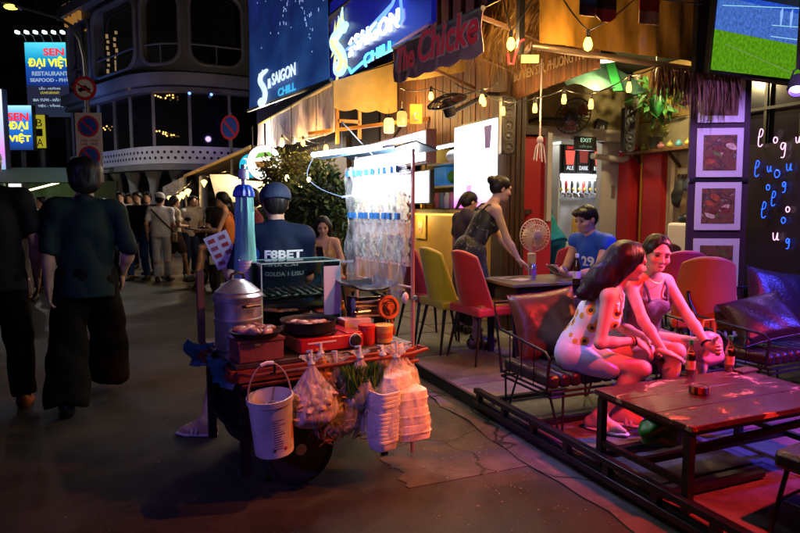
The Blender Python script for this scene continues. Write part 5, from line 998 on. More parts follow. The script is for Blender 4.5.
# ---- red and purple awning with the shop's name
ca = wthing('shop_awning', 'purple grey awning with big red lettering over the dining chairs', 'awning', (2.6, 5.4, 2.6))
TL, TR, BR_, BL_ = VX(393, 48, 2.6), VX(483, 8, 2.6), VX(483, 52, 2.6), VX(395, 82, 2.6)
gr = []
for i in range(37):
    t = i/36; a = TL.lerp(TR, t); b = BL_.lerp(BR_, t); b = b-Vector((0, 0, .030*abs(math.sin(t*math.pi*5)))); gr.append([a.lerp(b, j/6)+Vector((.012*math.sin(t*21+j)+.006*math.sin(t*50), 0, 0)) for j in range(7)])
wp(ca, 'valance', MB().slab(gr, .006), mat('awning_purple', (.46, .24, .27), .6, var=.25, vscale=3, bump=.2, bscale=10))
gr = [[TL.lerp(TR, i/12).lerp(Vector((3.58, TL.lerp(TR, i/12).y, 3.62)), j/5)-Vector((0, 0, .04*math.sin(j/5*math.pi))) for j in range(6)] for i in range(13)]
wp(ca, 'roof_cloth', MB().slab(gr, .006), canvas('awning_cream', (.42, .33, .20))); wp(ca, 'front_tube', MB().tube([TL, TR], .022, 8), mat('alu', (.5, .5, .52), .35, .8))
e0, e1 = TL, BL_; wp(ca, 'end_flap', MB().slab([[e0+Vector((.0, .01, 0)), e1+Vector((0, .01, 0))], [Vector((2.95, e0.y+.02, e0.z+.12)), Vector((2.95, e0.y+.02, e0.z-.30))], [Vector((3.5, e0.y+.02, 3.55)), Vector((3.5, e0.y+.02, 2.95))]], .005), canvas('flap_ochre', (.55, .36, .10)))
for t in (.04, .5, .96): a = TL.lerp(TR, t); wp(ca, 'arm', MB().bar((3.58, a.y, 2.75), (a.x+.02, a.y, a.z-.05), .03), mat('arm_brown', (.12, .06, .03), .5))
rd = (TR-TL); rd.x = 0; rd.normalize(); up = Vector((0, 0, 1)); RDL = mat('letter_red_paint', (.62, .02, .03), .45, emit=(.8, .02, .03), estr=.10); WHL = mat('letter_outline', (.75, .60, .62), .5)
bs_ = BL_.lerp(BR_, .05)+Vector((-.022, 0, .10))
for body, t0, t1, dz, h in (('The', .06, .30, .07, .26), ('Chicke', .345, .985, .08, .31)):
    o_ = BL_.lerp(BR_, t0)+Vector((-.020, 0, dz)); w_ = (BL_.lerp(BR_, t1)-BL_.lerp(BR_, t0)).length; d_ = (BR_-BL_).normalized()*.55+rd*.45
    wt(ca, 'lettering_outline', body, .3, o_, d_, up, WHL, depth=.004, fit=(w_, h), bold=.016, shear=.15); wt(ca, 'lettering', body, .3, o_+Vector((-.006, 0, 0))+d_.normalized()*.012+up*.012, d_, up, RDL, depth=.004, fit=(w_-.024, h-.024), bold=.004, shear=.15)
# ---- neon bar sign with dragon
a, b = VX(330, 60, 2.9), VX(415, 30, 2.9); Ys = (a.y+b.y)/2; hl = (a.y-b.y)/2
zt, zb_ = 4.62, 3.36; sg_ = wthing('neon_bar_sign', 'blue neon bar sign with a white dragon and the word CHILL', 'sign', (2.9, Ys, zb_))
part(sg_, 'panel', MB().box((.04, -.2, (zt-zb_)/2), (.06, 2*hl+.4, zt-zb_)), mat('sign_navy', (.01, .012, .05), .35, emit=(.01, .012, .30), estr=.45))
NB, NW, NC = glow('neon_deep_blue', (.05, .12, 1), 4.0), glow('neon_cool_white', (.75, .9, 1), 5.0), glow('neon_cyan', (.05, .55, 1), 4.5)
R0 = Vector((0, -1, 0))
def SP(px, py): p = VX(px, py, 2.88); return p-Vector(sg_.location)
part(sg_, 'neon_tube', MB().tube([SP(372, 32), SP(392, 5), SP(396, -6), SP(400, -8), SP(402, 18), SP(399, 24)], .02, 6), NB); part(sg_, 'neon_tube', MB().tube([SP(349, 68), SP(351, 73), SP(363, 62), SP(366, 66)], .018, 6), NC); part(sg_, 'neon_tube', MB().tube([SP(346, 50), SP(358, 40), SP(392, 4)], .016, 6), NB)
def ptext(body, q, m, bold=.01):
    """lettering on the sign's face laid between four surveyed corners (lower left, lower right, height)"""
    p0, p1, p2 = SP(*q[0]), SP(*q[1]), SP(*q[2]); text(sg_, 'neon_letters', body, .4, p0, (p1-p0), Vector((0, 0, 1)), m, .02, fit=((p1-p0).length, (p2-p0).z), bold=bold)
ptext('SAIGON', ((354.5, 51), (399, 27), (354.5, 35)), NW, .012); ptext('CHILL', ((364, 65), (394, 50), (364, 55)), NC, .006)
text(sg_, 'neon_letters', 'BIA', .2, SP(352.5, 55), (0, 0, 1), (0, 1, 0), NW, .02, fit=((SP(352, 37)-SP(352, 55)).z, .16))
# dragon: S-curved body with a crest
DRG = mat('dragon_white', (.6, .8, .7), .3, emit=(.55, .95, .95), estr=1.1); DRY = mat('dragon_yellow', (.7, .7, .3), .3, emit=(.85, .9, .35), estr=.9)
path = [SP(345, 27), SP(342, 29), SP(339, 33), SP(336, 37), SP(334.5, 42), SP(336, 47), SP(340, 52), SP(343, 58), SP(344, 64), SP(342, 70), SP(338, 73), SP(335.5, 70), SP(335.5, 65), SP(338, 64), SP(339, 67)]
path = _cat(path, 4); rad = [.035+.055*math.sin(math.pi*min(1, i/len(path)*1.25)) for i in range(len(path))]
dm = MB().tube(path, rad, 10); dm.v = [(-.02+x*.35 if False else x, y, z) for x, y, z in dm.v]; part(sg_, 'dragon_body', dm, DRG)
cr_ = MB()
for i in range(4, len(path)-14, 3):
    t = (path[i+1]-path[i-1]).normalized(); n_ = Vector((0, -t.z, t.y)); p = path[i]+n_*rad[i]*.8; cr_.raw([p-t*.07, p+t*.07, p+n_*.20-t*.10, p+Vector((-.03, 0, 0))], [(0, 1, 2), (0, 3, 1), (1, 3, 2), (2, 3, 0)])
part(sg_, 'dragon_crest', cr_, DRY); part(sg_, 'dragon_head', MB().ball(path[2], .10, 12, 8, (.6, 1.2, .8)).ball(path[1]+Vector((-.02, -.12, .0)), .05, 8, 6).tube([path[2], path[2]+Vector((0, .10, .22)), path[2]+Vector((0, .02, .34))], [.03, .02, .006], 6).tube([path[2], path[2]+Vector((0, .20, .12)), path[2]+Vector((0, .26, .24))], [.03, .02, .006], 6), DRG)
for i, dy in ((16, -.24), (24, .24), (30, -.2), (36, .22)): part(sg_, 'dragon_claw', MB().tube([path[i], path[i]+Vector((-.02, dy*.7, -.03)), path[i]+Vector((-.02, dy, -.14)), path[i]+Vector((-.02, dy*1.25, -.12))], [.03, .025, .018, .006], 6), DRY); part(sg_, 'dragon_belly', MB().tube([path[k]+Vector((-.06, -.06, 0)) for k in range(16, 38, 3)], .035, 8), DRY); part(sg_, 'bracket', MB().bar((.1, 0, .6), (.8, 0, .6), .06), BLK); part(sg_, 'bracket', MB().bar((.1, 1.2, .3), (.8, 1.2, .3), .06), BLK)
lamp(sg_, 'neon_spill', (-.45, -.2, .5), 'POINT', 12, (.10, .22, 1), .3)
# metal eave bracket left of it
ev = wthing('sheet_metal_eave', 'rusty sheet metal eave on struts above the neon dragon', 'eave', (3.2, 10.0, 4.9)); a, b, c_, d_ = W(312, 28, 10.5), W(350, -2, 9.2), W(352, 12, 9.8), W(330, 30, 10.6); wp(ev, 'sheet', MB().slab([[a, d_], [a.lerp(b, .5), d_.lerp(c_, .5)], [b, c_]], .03), mat('rust_sheet', (.10, .06, .05), .6, var=.5, vscale=3)); wp(ev, 'strut', MB().bar(W(314, 29, 10.5), W(330, 52, 10.6), .05), BLK); wp(ev, 'strut', MB().bar(W(316, 29, 10.5), W(345, 12, 9.9), .04), BLK)
# ---- large banner of the bar
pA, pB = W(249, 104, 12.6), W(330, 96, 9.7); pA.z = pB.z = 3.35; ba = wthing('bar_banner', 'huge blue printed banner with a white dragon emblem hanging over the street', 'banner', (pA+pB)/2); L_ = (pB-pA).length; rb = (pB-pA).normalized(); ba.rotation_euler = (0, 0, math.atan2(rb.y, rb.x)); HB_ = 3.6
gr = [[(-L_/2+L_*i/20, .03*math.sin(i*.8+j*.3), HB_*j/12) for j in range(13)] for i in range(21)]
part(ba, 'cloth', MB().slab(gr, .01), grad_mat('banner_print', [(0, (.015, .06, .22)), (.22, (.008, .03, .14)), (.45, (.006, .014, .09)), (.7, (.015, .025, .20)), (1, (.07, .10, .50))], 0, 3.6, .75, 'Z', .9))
BW, BC = mat('banner_white', (.6, .7, .8), .5, emit=(.7, .9, 1), estr=.9), mat('banner_cyan', (.05, .3, .6), .5, emit=(.05, .5, .9), estr=.8)
def bt_(body, q, m):
    p0, p1, p2 = (PT(ba, *c, -.05) for c in q); text(ba, 'lettering', body, .4, p0, p1-p0, (0, 0, 1), m, .01, fit=((p1-p0).length, (p2-p0).z), bold=.01)
bt_('SAIGON', ((272, 86), (295.5, 75), (272, 74)), BW); bt_('CHILL', ((278, 97), (295.5, 90), (278, 89)), BC); bt_('BIA', ((268, 89), (271, 88), (268, 79)), BW)
dp = _cat([PT(ba, x, y, -.05) for x, y in ((267, 70), (264.5, 72), (261, 76), (260.5, 82), (263.5, 87), (265.5, 93), (264.5, 100), (261.5, 105), (259.5, 102), (261.5, 99))], 4); part(ba, 'dragon_emblem', MB().tube(dp, [.025+.035*math.sin(math.pi*i/len(dp)) for i in range(len(dp))], 8), BW)
for i in range(4, len(dp)-10, 4): part(ba, 'emblem_crest', MB().bar(dp[i], dp[i]+Vector((-.10, 0, .05)), .03, .01), BW)
sp_ = MB(); r5 = random.Random(21)
for k in range(150):
    if k < 90: x, z = r5.gauss(.1, .1)*6-1.1+k*.02, r5.uniform(1.0, 3.5)
    else: t = r5.random(); x, z = (.1+t*1.2, 2.1-abs(t-.35)*2.2*r5.uniform(.6, 1.1)-.2)
    x = max(-L_/2+.1, min(L_/2-.1, x)); q = r5.uniform(.008, .022); sp_.box((x, -.045, z), (q, .006, q*r5.uniform(1, 3)))
part(ba, 'printed_sparkle', sp_, mat('sparkle', (.3, .4, .6), .5, emit=(.35, .5, .9), estr=.7)); part(ba, 'bottom_rod', MB().tube([(-L_/2-.05, 0, -.02), (L_/2+.05, 0, -.02)], .035, 8), POLE); part(ba, 'side_rod', MB().tube([(-L_/2, 0.03, 0), (-L_/2, .03, HB_)], .03, 8), POLE)
# ---- long awning with clear plastic valance, ochre end
Ya, Yb = 8.5, 14.3; pa = wthing('plastic_awning', 'long awning with a clear wrinkled plastic valance and scalloped ochre end', 'awning', (2.55, 11, 2.5))
gr = []
for i in range(50):
    t = i/49; y = Ya+(Yb-Ya)*t; gr.append([(2.55+.03*math.sin(t*40+j*.4)*(j/7)+.02*math.sin(t*17), y, 3.12+.12*t-(.66-.1*t)*j/7-.03*abs(math.sin(t*24))*(j == 7)) for j in range(8)])
wp(pa, 'clear_valance', MB().slab(gr, .004), film('valance_film', (.88, .78, .76), .80, .3, 5)); 
for k in range(16): wp(pa, 'painted_reflection', MB().box((2.585, Ya+.5+k*.33, 2.78+.05*math.sin(k)), (.005, .18, .14+.05*(k % 3))), mat('reflection_dull_red', (.28, .03, .05), .5, emit=(.8, .05, .02), estr=.25))  # red lights reflected in the plastic, painted as small glowing marks

wp(pa, 'roof_cloth', MB().slab([[(2.55+1.0*j/4, Ya+(Yb-Ya)*i/8, 3.13+.12*i/8+.10*j) for j in range(5)] for i in range(9)], .01), canvas('awning_ochre', (.40, .26, .06))); wp(pa, 'edge_tube', MB().tube([(2.55, Ya, 3.13), (2.55, Yb, 3.26)], .03, 8), mat('edge_gold', (.45, .33, .10), .4, .3))
gr = []
for i in range(25):
    t = i/24; x = 2.55+.95*t; gr.append([(x, Ya-.01+.01*math.sin(t*18), 3.15+.33*t-(.36+.33*t)*j/5-(.04*abs(math.sin(t*9.4)) if j == 5 else 0)) for j in range(6)])
wp(pa, 'end_valance', MB().slab(gr, .006), canvas('flap_ochre', (.55, .36, .10))); OR = mat('orange_frame', (.55, .22, .03), .45)
for bx in (((2.62, 8.55, 2.3), (2.62, 8.55, 3.05)), ((2.95, 8.55, 2.38), (2.95, 8.55, 3.0)), ((2.3, 8.9, 2.47), (3.6, 7.6, 2.58)), ((2.62, 8.55, 2.62), (2.95, 8.55, 2.62))): wp(pa, 'frame_bar', MB().bar(bx[0], bx[1], .045), OR)
wl(pa, 'awning_fill', (2.25, 13.3, 2.62), 'POINT', 170, (1, .84, .66), .06); wl(pa, 'awning_fill', (3.2, 7.9, 2.75), 'POINT', 30, (1, .62, .2), .06)  # no fixtures modelled; the far light is added to brighten the crowd
for k, (px, py, nm, lb) in enumerate(((389, 125, 'lantern', 'small glowing paper lantern hanging from the orange bar'), (402, 118, 'lantern', 'dimmer orange lantern hanging beside the glowing paper lantern'))):
    p = W(px, py, 7.9); o = wthing(nm, lb, 'lantern', p, 'lanterns under the awning'); part(o, 'shade', MB().lathe([(.055, 0), (.065, .02), (.065, .15), (.045, .18)], (0, 0, -.10), 14), glow('lantern%d' % k, (1, .55, .12), 3.5 if k == 0 else 1.2)); part(o, 'cap', MB().lathe([(.05, 0), (.02, .03)], (0, 0, .08), 12), BLK); part(o, 'cord', MB().tube([(0, 0, .1), (0, 0, .2)], .004, 5), BLKP)
    lamp(o, 'lantern_light', (0, -.1, -.05), 'POINT', 4, (1, .6, .2), .07)
yr = wthing('ring_sign', 'small yellow sign with a white ring under the lettered awning', 'sign', W(416, 114, 7.2)); part(yr, 'plate', MB().box((0, 0, 0), (.14, .02, .22), Matrix.Rotation(-.4, 3, 'Z')), mat('ring_yellow', (.7, .5, .03), .4, emit=(1, .65, .05), estr=.6), .006); part(yr, 'ring', MB().tube([(.04*math.cos(t), -.02+.016*math.cos(t), -.03+.04*math.sin(t)) for t in np.linspace(0, 6.283, 17)], .010, 6, False), WHT); part(yr, 'cord', MB().tube([(0, 0, .1), (0, 0, .2)], .004, 5), BLKP)
bulb_string('short string of red and amber bulbs under the end of the ochre awning', [W(303, 142, 9.6), W(326, 147, 8.7), W(282, 140, 10.4)], .036, BULB2, energy=110, ends=(W(280, 128, 11), W(345, 130, 9)))
bulb_string('amber bulb string below the lettered awning', [W(431, 95, 6.9), W(482, 98, 6.0)], .028, BULB2, energy=60, ends=(W(400, 95, 7.4), W(497, 92, 5.9)))
# ---- round signs
for k, (px, py, r, D, c, lb) in enumerate(((265, 163, .33, 11.6, (1, .97, .85), 'round white lit sign with a dish picture behind the folded umbrella'), (252, 166, .235, 12.0, (.02, .45, .65), 'round cyan lit sign overlapping behind the white round sign'))):
    o = thing('round_lightbox', lb, 'sign', W(px, py, D), -YAW, 'round lightboxes'); q = Matrix.Rotation(R_(90), 3, 'X'); part(o, 'sign_case', MB().lathe([(r, -.06), (r, .06)], (0, 0, 0), 36, q), mat('round_case', (.3, .3, .3), .4)); f_ = part(o, 'sign_face', MB().lathe([(r*.95, .0), (r*.95, .008)], (0, -.058, 0), 36, q), glow('round_face%d' % k, c, 2.2 if k == 0 else 1.1)); part(o, 'hanger', MB().bar((0, .05, r), (0, .05, 2.95-W(px, py, D).z if W(px, py, D).z+r < 2.7 else r+.3), .03), BLK)
    if k == 0:
        part(f_, 'printed_leaf', MB().prism([(-.18, .05), (-.1, .16), (.1, .18), (.2, .08), (.05, .10)], (1, 0, 0), (0, 0, 1), (0, -.075, .02), .003, Vector((0, -1, 0))), glow('print_leaf', (.25, .6, .1), .9)); part(f_, 'printed_dish', MB().prism([(-.16, 0), (.18, .02), (.14, -.10), (-.10, -.12)], (1, 0, 0), (0, 0, 1), (-.02, -.075, .02), .003, Vector((0, -1, 0))), glow('print_dish', (.55, .22, .06), .8))
    else: text(f_, 'lettering', 'Trà', .2, (-.14, -.07, -.02), (1, 0, 0), (0, 0, 1), glow('lightbox_white', (.9, 1, 1), 1.6), .004, fit=(.28, .16)); part(f_, 'printed_wave', MB().box((0, -.068, -.10), (.25, .004, .03)), glow('lightbox_white', (.9, 1, 1), 1.6))
# ---- far awning edge with striped valance and bulbs
f0, f1, f2 = W(251, 147, 15), W(185, 176, 19.5), W(163, 187, 21); fw_ = wthing('far_awning', 'far awning edge pole with a small pleated valance above the crowd', 'awning', (f1.x, f1.y, 0)); wp(fw_, 'edge_pole', MB().tube([f0, f1], .05, 8), mat('pole_gold', (.42, .28, .09), .45)); gr = []
for i in range(33): t = i/32; p = f1.lerp(f2, t); gr.append([p+Vector((.03*math.sin(i*1.57), .03*math.sin(i*1.57), -.42*j/3)) for j in range(4)])
wp(fw_, 'pleated_valance', MB().slab(gr, .01), mat('valance_pale', (.40, .38, .40), .7, var=.4, vscale=6)); wp(fw_, 'roof_cloth', MB().slab([[f0, f0+Vector((1.6, .4, .25))], [f1, f1+Vector((2.2, .4, .3))]], .02), canvas('far_cloth', (.08, .06, .05))); wp(fw_, 'post', MB().tube([(f1.x+.05, f1.y, 0), f1], .04, 8), POLE); wp(fw_, 'post', MB().tube([W(201, 208, 18)-Vector((0, 0, 1.4)), W(201, 176, 18)], .05, 8), mat('post_pale', (.4, .4, .42), .5))
bulb_string('cluster of warm bulbs under the pleated far valance', [W(170, 197, 18.5), W(175, 197.5, 18.3), W(179, 196, 18), W(183, 193, 17.8), W(188, 190, 17.4)], .09, glow('bulb_far', (1, .58, .14), 5), energy=45, light=(1, 3), drop=.12, ends=(W(166, 192, 18.8), W(192, 185, 17)))
bulb_string('pair of warm bulbs hanging under the far gold pole', [W(204, 181, 16.5), W(221, 178.5, 15.5)], .085, glow('bulb_far', (1, .58, .14), 5), energy=32, drop=.12, ends=(W(195, 176, 17), W(240, 165, 14.5)))
# ---- greenery: hanging baskets and tall potted shrubs
BARK = mat('bark', (.08, .05, .03), .8, bump=.5, bscale=20)
for k, (px, py, D, R3, n, lb) in enumerate(((272, 172, 10.2, (.22, .2, .26), 420, 'hanging fern basket in front of the round white sign'), (292, 168, 9.9, (.34, .3, .30), 700, 'wide hanging fern basket above the seated woman with a phone'), (317, 172, 9.6, (.30, .28, .34), 640, 'bushy hanging basket beside the fluorescent tube of the cart'))):
    p = W(px, py, D); o = wthing('hanging_plant', lb, 'plant', p, 'hanging baskets'); m_ = MB(); r5 = random.Random(30+k); leafy(m_, (0, 0, .02), R3, n, .018, .085, r5, up=-.3); leafy(m_, (0, 0, -.2), (R3[0]*.8, R3[1]*.8, R3[2]*1.1), n//3, .014, .12, r5, up=-1); part(o, 'foliage', m_, mat('leaf_olive', (.09, .11, .025), .5, var=.5, vscale=14), smooth=0); part(o, 'basket', MB().lathe([(.04, -.10), (.11, -.03), (.13, .06), (.11, .06)], (0, 0, 0), 12), mat('coir', (.14, .08, .04), .9, bump=.5)); part(o, 'wire', MB().tube([(0, 0, .05), (0, 0, 3.1-p.z)], .006, 5), BLK)
for k, (px, D, h, R3, n, lb) in enumerate(((300, 9.4, 1.25, (.34, .32, .50), 900, 'tall dark leafy shrub behind the cap of the vendor'), (322, 9.0, 1.35, (.36, .32, .55), 1000, 'tall leafy potted shrub behind the seated woman with a phone'), (343, 8.8, 1.15, (.30, .28, .5), 800, 'dark leafy shrub half hidden behind the snack rack'), (281, 10.6, 1.2, (.3, .3, .5), 700, 'leafy shrub left of the vendor near the warm bulbs'))):
    b0 = W(px, 208, D); b0.z = .0 if b0.x < 2.1 else .1; o = wthing('potted_shrub', lb, 'plant', b0, 'potted shrubs'); m_ = MB(); r5 = random.Random(50+k); leafy(m_, (0, 0, h), R3, n, .030, .13, r5); part(o, 'foliage', m_, LEAFD if k % 2 else LEAF, smooth=0); st_ = MB()
    for q in range(5): a = q*1.3; st_.tube([(0, 0, .3), (.08*math.cos(a), .08*math.sin(a), .7), (.22*math.cos(a), .22*math.sin(a), h+.2)], [.02, .014, .005], 6)
    part(o, 'trunk', st_, BARK); part(o, 'pot', MB().lathe([(.14, 0), (.20, .34), (.21, .38), (.17, .36)], (0, 0, 0), 16), mat('pot_clay', (.16, .08, .05), .7))
bulb_string('warm fairy bulbs woven through the greenery behind the vendor', [W(266, 200, 10.8), W(272, 208, 10.5), W(279, 197, 10.2), W(287, 177, 9.4), W(292, 203, 9.6), W(300, 184, 9.3), W(309, 178, 9.1)], .032, glow('bulb_fairy', (1, .66, .25), 8), energy=1.4, ends=(W(262, 190, 11), W(325, 165, 9.2)))
wt_ = wthing('warm_tent', 'pale warm lit canopy roof behind the greenery', 'canopy', W(275, 205, 13)); part(wt_, 'cloth', MB().slab([[(-1.2+2.4*i/6, -.3+.6*j, .05+.30*j-.04*i+.05*math.sin(i*2)) for j in range(3)] for i in range(7)], .01), canvas('tent_pale', (.45, .36, .2))); 
for x in (-1.1, 1.1): part(wt_, 'post', MB().tube([(x, 0, -W(275, 205, 13).z), (x, 0, .1)], .03, 6), POLE)
lamp(wt_, 'tent_lamp', (0, -.2, -.15), 'POINT', 10, (1, .65, .25), .08)
# dark buildings further down the right side
rbk = thing('street_block', 'dark shop building behind the greenery and long awning', 'building', (5.2, 15, 0)); part(rbk, 'wall', MB().box((0, 0, 4), (3.2, 11, 8)), mat('dark_block', (.03, .03, .04), .8, var=.3, vscale=1)); 
for k in range(3): f = part(rbk, 'window', MB().box((-1.62, -3.5+k*2.6, 4.9), (.1, 1.2, 1.5)), mat('window_frame_grey', (.16, .16, .17), .5)); part(f, 'pane', MB().box((-1.68, -3.5+k*2.6, 4.9), (.05, 1.05, 1.35)), DARKG)
part(rbk, 'shop_shutter', MB().box((-1.62, -1, 1.4), (.08, 6, 2.6)), mat('shutter_warm', (.10, .07, .04), .6, var=.5, vscale=2))
# ================================================================== FURNITURE OF THE BAR
def seat_grid(fx, n, m): return [[fx(i/(n-1), j/(m-1)) for j in range(m)] for i in range(n)]
_chair = {}
def chair_meshes():
    if _chair: return _chair
    def back(u, v):
        x = (u-.5)*2; w = .235-.03*v-.02*v*v; z = .44+.50*v-.05*v*abs(x)**3; y = -.21-.10*v+.15*(abs(x)**2.2)*(1-.35*v); return (x*w, y, z)
    _chair['backrest'] = MB().slab(seat_grid(back, 13, 9), .055).mesh('backrest', 60)
    def seat(u, v): x = (u-.5)*2; y = -.22+.47*v; return (x*(.235-.02*v), y, .475+.012*(1-x*x)*(1-(2*v-1)**2)-.02*max(0, v-.85)*6)
    _chair['seat'] = MB().slab(seat_grid(seat, 9, 9), .075).mesh('seat', 60)
    def pad(u, v): x = (u-.5)*2; return (x*.19, -.17+.38*v, .492+.012*(1-x*x)*(1-(2*v-1)**2))
    _chair['pad'] = MB().slab(seat_grid(pad, 7, 7), .02).mesh('seat_pad', 60)
    for k, (sx, sy) in enumerate(((1, 1), (-1, 1), (1, -1), (-1, -1))): _chair['leg%d' % k] = MB().tube([(sx*.17, sy*.16, .41), (sx*.225, sy*.225-.01, 0)], [.017, .010], 10).mesh('leg')
    return _chair
def dining_chair(label, base, rz, col, pad=None, name='dining_chair'):
    o = thing(name, label, 'chair', base, rz, 'upholstered dining chairs'); cm = chair_meshes(); m = mat('chair_%s' % col[0], col[1], .55, var=.12, vscale=5, bump=.12, bscale=120, sheen=.3)
    for k in ('backrest', 'seat'):
        me = cm[k].copy(); me.materials.clear(); b = mk(k, me, m, o, .02 if k == 'seat' else .012)
    if pad: me = cm['pad'].copy(); mk('seat_pad', me, pad, o)
    for k in range(4): mk('leg', cm['leg%d' % k], BLKP, o)
    return o
RED, YEL, MAR, BRN, ORG = ('red', (.62, .014, .020)), ('yellow', (.64, .43, .010)), ('maroon', (.38, .010, .035)), ('brown', (.23, .10, .03)), ('orange', (.38, .12, .02))
YP = mat('pad_yellow', (.5, .33, .03), .6, var=.15); gz = .105
def gp(px, py): p = G(px, py, gz); return (p.x, p.y, gz)
dining_chair('bright red high-backed chair beside the wire bench, nearest of the kerbside row', gp(484, 358), R_(-86), RED, YP)
dining_chair('mustard yellow high-backed chair between the bright red and the maroon chair', gp(451, 348), R_(-88), YEL)
dining_chair('maroon high-backed chair next to the snack rack at the end of the row', gp(427, 338), R_(-90), MAR)
def at_(px, D): p = W(px, 208, D); return (p.x, p.y, gz if p.x > 2.1 else 0)
dining_chair('yellow chair seen from the front below the hanging snack bags', at_(371, 6.9), R_(150), ('amber', (.50, .26, .02)))
dining_chair('maroon chair the young man in blue leans on', at_(577, 6.0), R_(-35), MAR); dining_chair('dark red chair behind the young man in blue', at_(622, 6.7), R_(-20), MAR); dining_chair('brown chair in front of the white air cooler', at_(657, 6.55), R_(-25), BRN); dining_chair('red chair directly behind the woman in the dark camisole', at_(678, 5.35), R_(-28), RED); dining_chair('orange tan chair in front of the dish poster board', at_(706, 4.72), R_(-40), ORG)
dining_chair('orange chair the woman with the phone sits on', at_(325, 7.65), R_(172), ('coral', (.42, .10, .03)))
# dining table
tp = W(526, 279, 5.45); dt = thing('dining_table', 'square dining table with pale top between red chair and young man', 'table', (tp.x+.08, tp.y, gz), R_(-2)); part(dt, 'table_top', MB().box((0, 0, .655), (.78, .60, .028)), mat('top_olive', (.20, .17, .10), .35, var=.2, vscale=4), .006)
for sx in (-.3, .3):
    for sy in (-.22, .22): part(dt, 'leg', MB().bar((sx, sy, 0), (sx, sy, .64), .045), BLK)
part(dt, 'apron', MB().box((0, 0, .61), (.64, .48, .06)), BLK); tz = gz+.67
cn = W(533, 270, 5.4); o = thing('drink_can', 'slim silver drink can on the square dining table', 'can', (cn.x, cn.y, tz)); part(o, 'can', MB().lathe([(.022, 0), (.028, .008), (.028, .125), (.022, .138), (.021, .135)], (0, 0, 0), 18), mat('can_silver', (.45, .42, .55), .25, .8, var=.2, vscale=30)); part(o, 'printed_band', MB().lathe([(.0285, .04), (.0285, .09)], (0, 0, 0), 18, cap=False), mat('can_band', (.25, .10, .35), .3))
def beer_bottle(label, loc, glassm, capm, lab, liquid=None, group=None, s=1.0):
    o = thing('beer_bottle', label, 'bottle', loc, 0, group); part(o, 'glass', MB().lathe([(.026*s, 0), (.031*s, .006), (.031*s, .135*s), (.027*s, .16*s), (.0145*s, .195*s), (.0125*s, .235*s), (.014*s, .238*s), (.013*s, .246*s)], (0, 0, 0), 20), glassm); part(o, 'cap', MB().lathe([(.015*s, .22*s), (.0155*s, .247*s), (.012*s, .252*s)], (0, 0, 0), 16), capm); part(o, 'label_paper', MB().lathe([(.0316*s, .05*s), (.0316*s, .11*s)], (0, 0, 0), 20, cap=False), lab)
    if liquid: part(o, 'drink', MB().lathe([(.027*s, .008), (.028*s, .13*s), (.024*s, .155*s)], (0, 0, 0), 18), liquid)
    return o
BRG = mat('brown_glass', (.06, .02, .006), .08, trans=.5); p = W(586, 279, 5.1); beer_bottle('dark beer bottle on the square table beside the young man', (p.x-.08, p.y+.02, tz), BRG, WHT, WHT)
pc_ = thing('paper_menu', 'pale menu sheet under the hands of the standing woman', 'menu', (tp.x-.10, tp.y+.02, tz+.001), .3); part(pc_, 'sheet', MB().box((0, 0, .003), (.20, .28, .003)), mat('paper_pink', (.55, .42, .40), .6)); part(pc_, 'printed_block', MB().box((.0, .05, .0055), (.14, .08, .001)), mat('print_dark', (.02, .02, .02), .5))
# floor fan
fp = W(534, 235, 5.95); ff = thing('pedestal_fan', 'pink tinted pedestal fan standing before the red panel', 'fan', (fp.x, fp.y, gz), -YAW+.25); FP = mat('fan_plastic', (.62, .50, .52), .35); zc = fp.z-gz; axf = Matrix.Rotation(R_(90), 3, 'X')
m_ = MB(); cage(m_, .155, .06, 30, axf, (0, -.02, zc), .0022); part(ff, 'cage', m_, FP); m_ = MB(); blades(m_, .14, axf, (0, -.02, zc), 4); part(ff, 'blade', m_, mat('fan_blade', (.50, .30, .34), .35)); part(ff, 'hub', MB().lathe([(.045, 0), (.04, .02), (.01, .03)], (0, -.075, zc), 18, axf), mat('hub_violet', (.35, .25, .6), .3)); part(ff, 'motor', MB().ball((0, .08, zc), .07, 14, 10, (1, 1.3, 1)), FP); part(ff, 'pole', MB().tube([(0, .07, .04), (0, .07, zc-.05)], [.02, .016], 10), FP); part(ff, 'base', MB().lathe([(.19, 0), (.18, .03), (.04, .05)], (0, .07, 0), 24), FP); part(ff, 'control_box', MB().box((0, .04, zc-.24), (.07, .06, .13)), FP, .01)
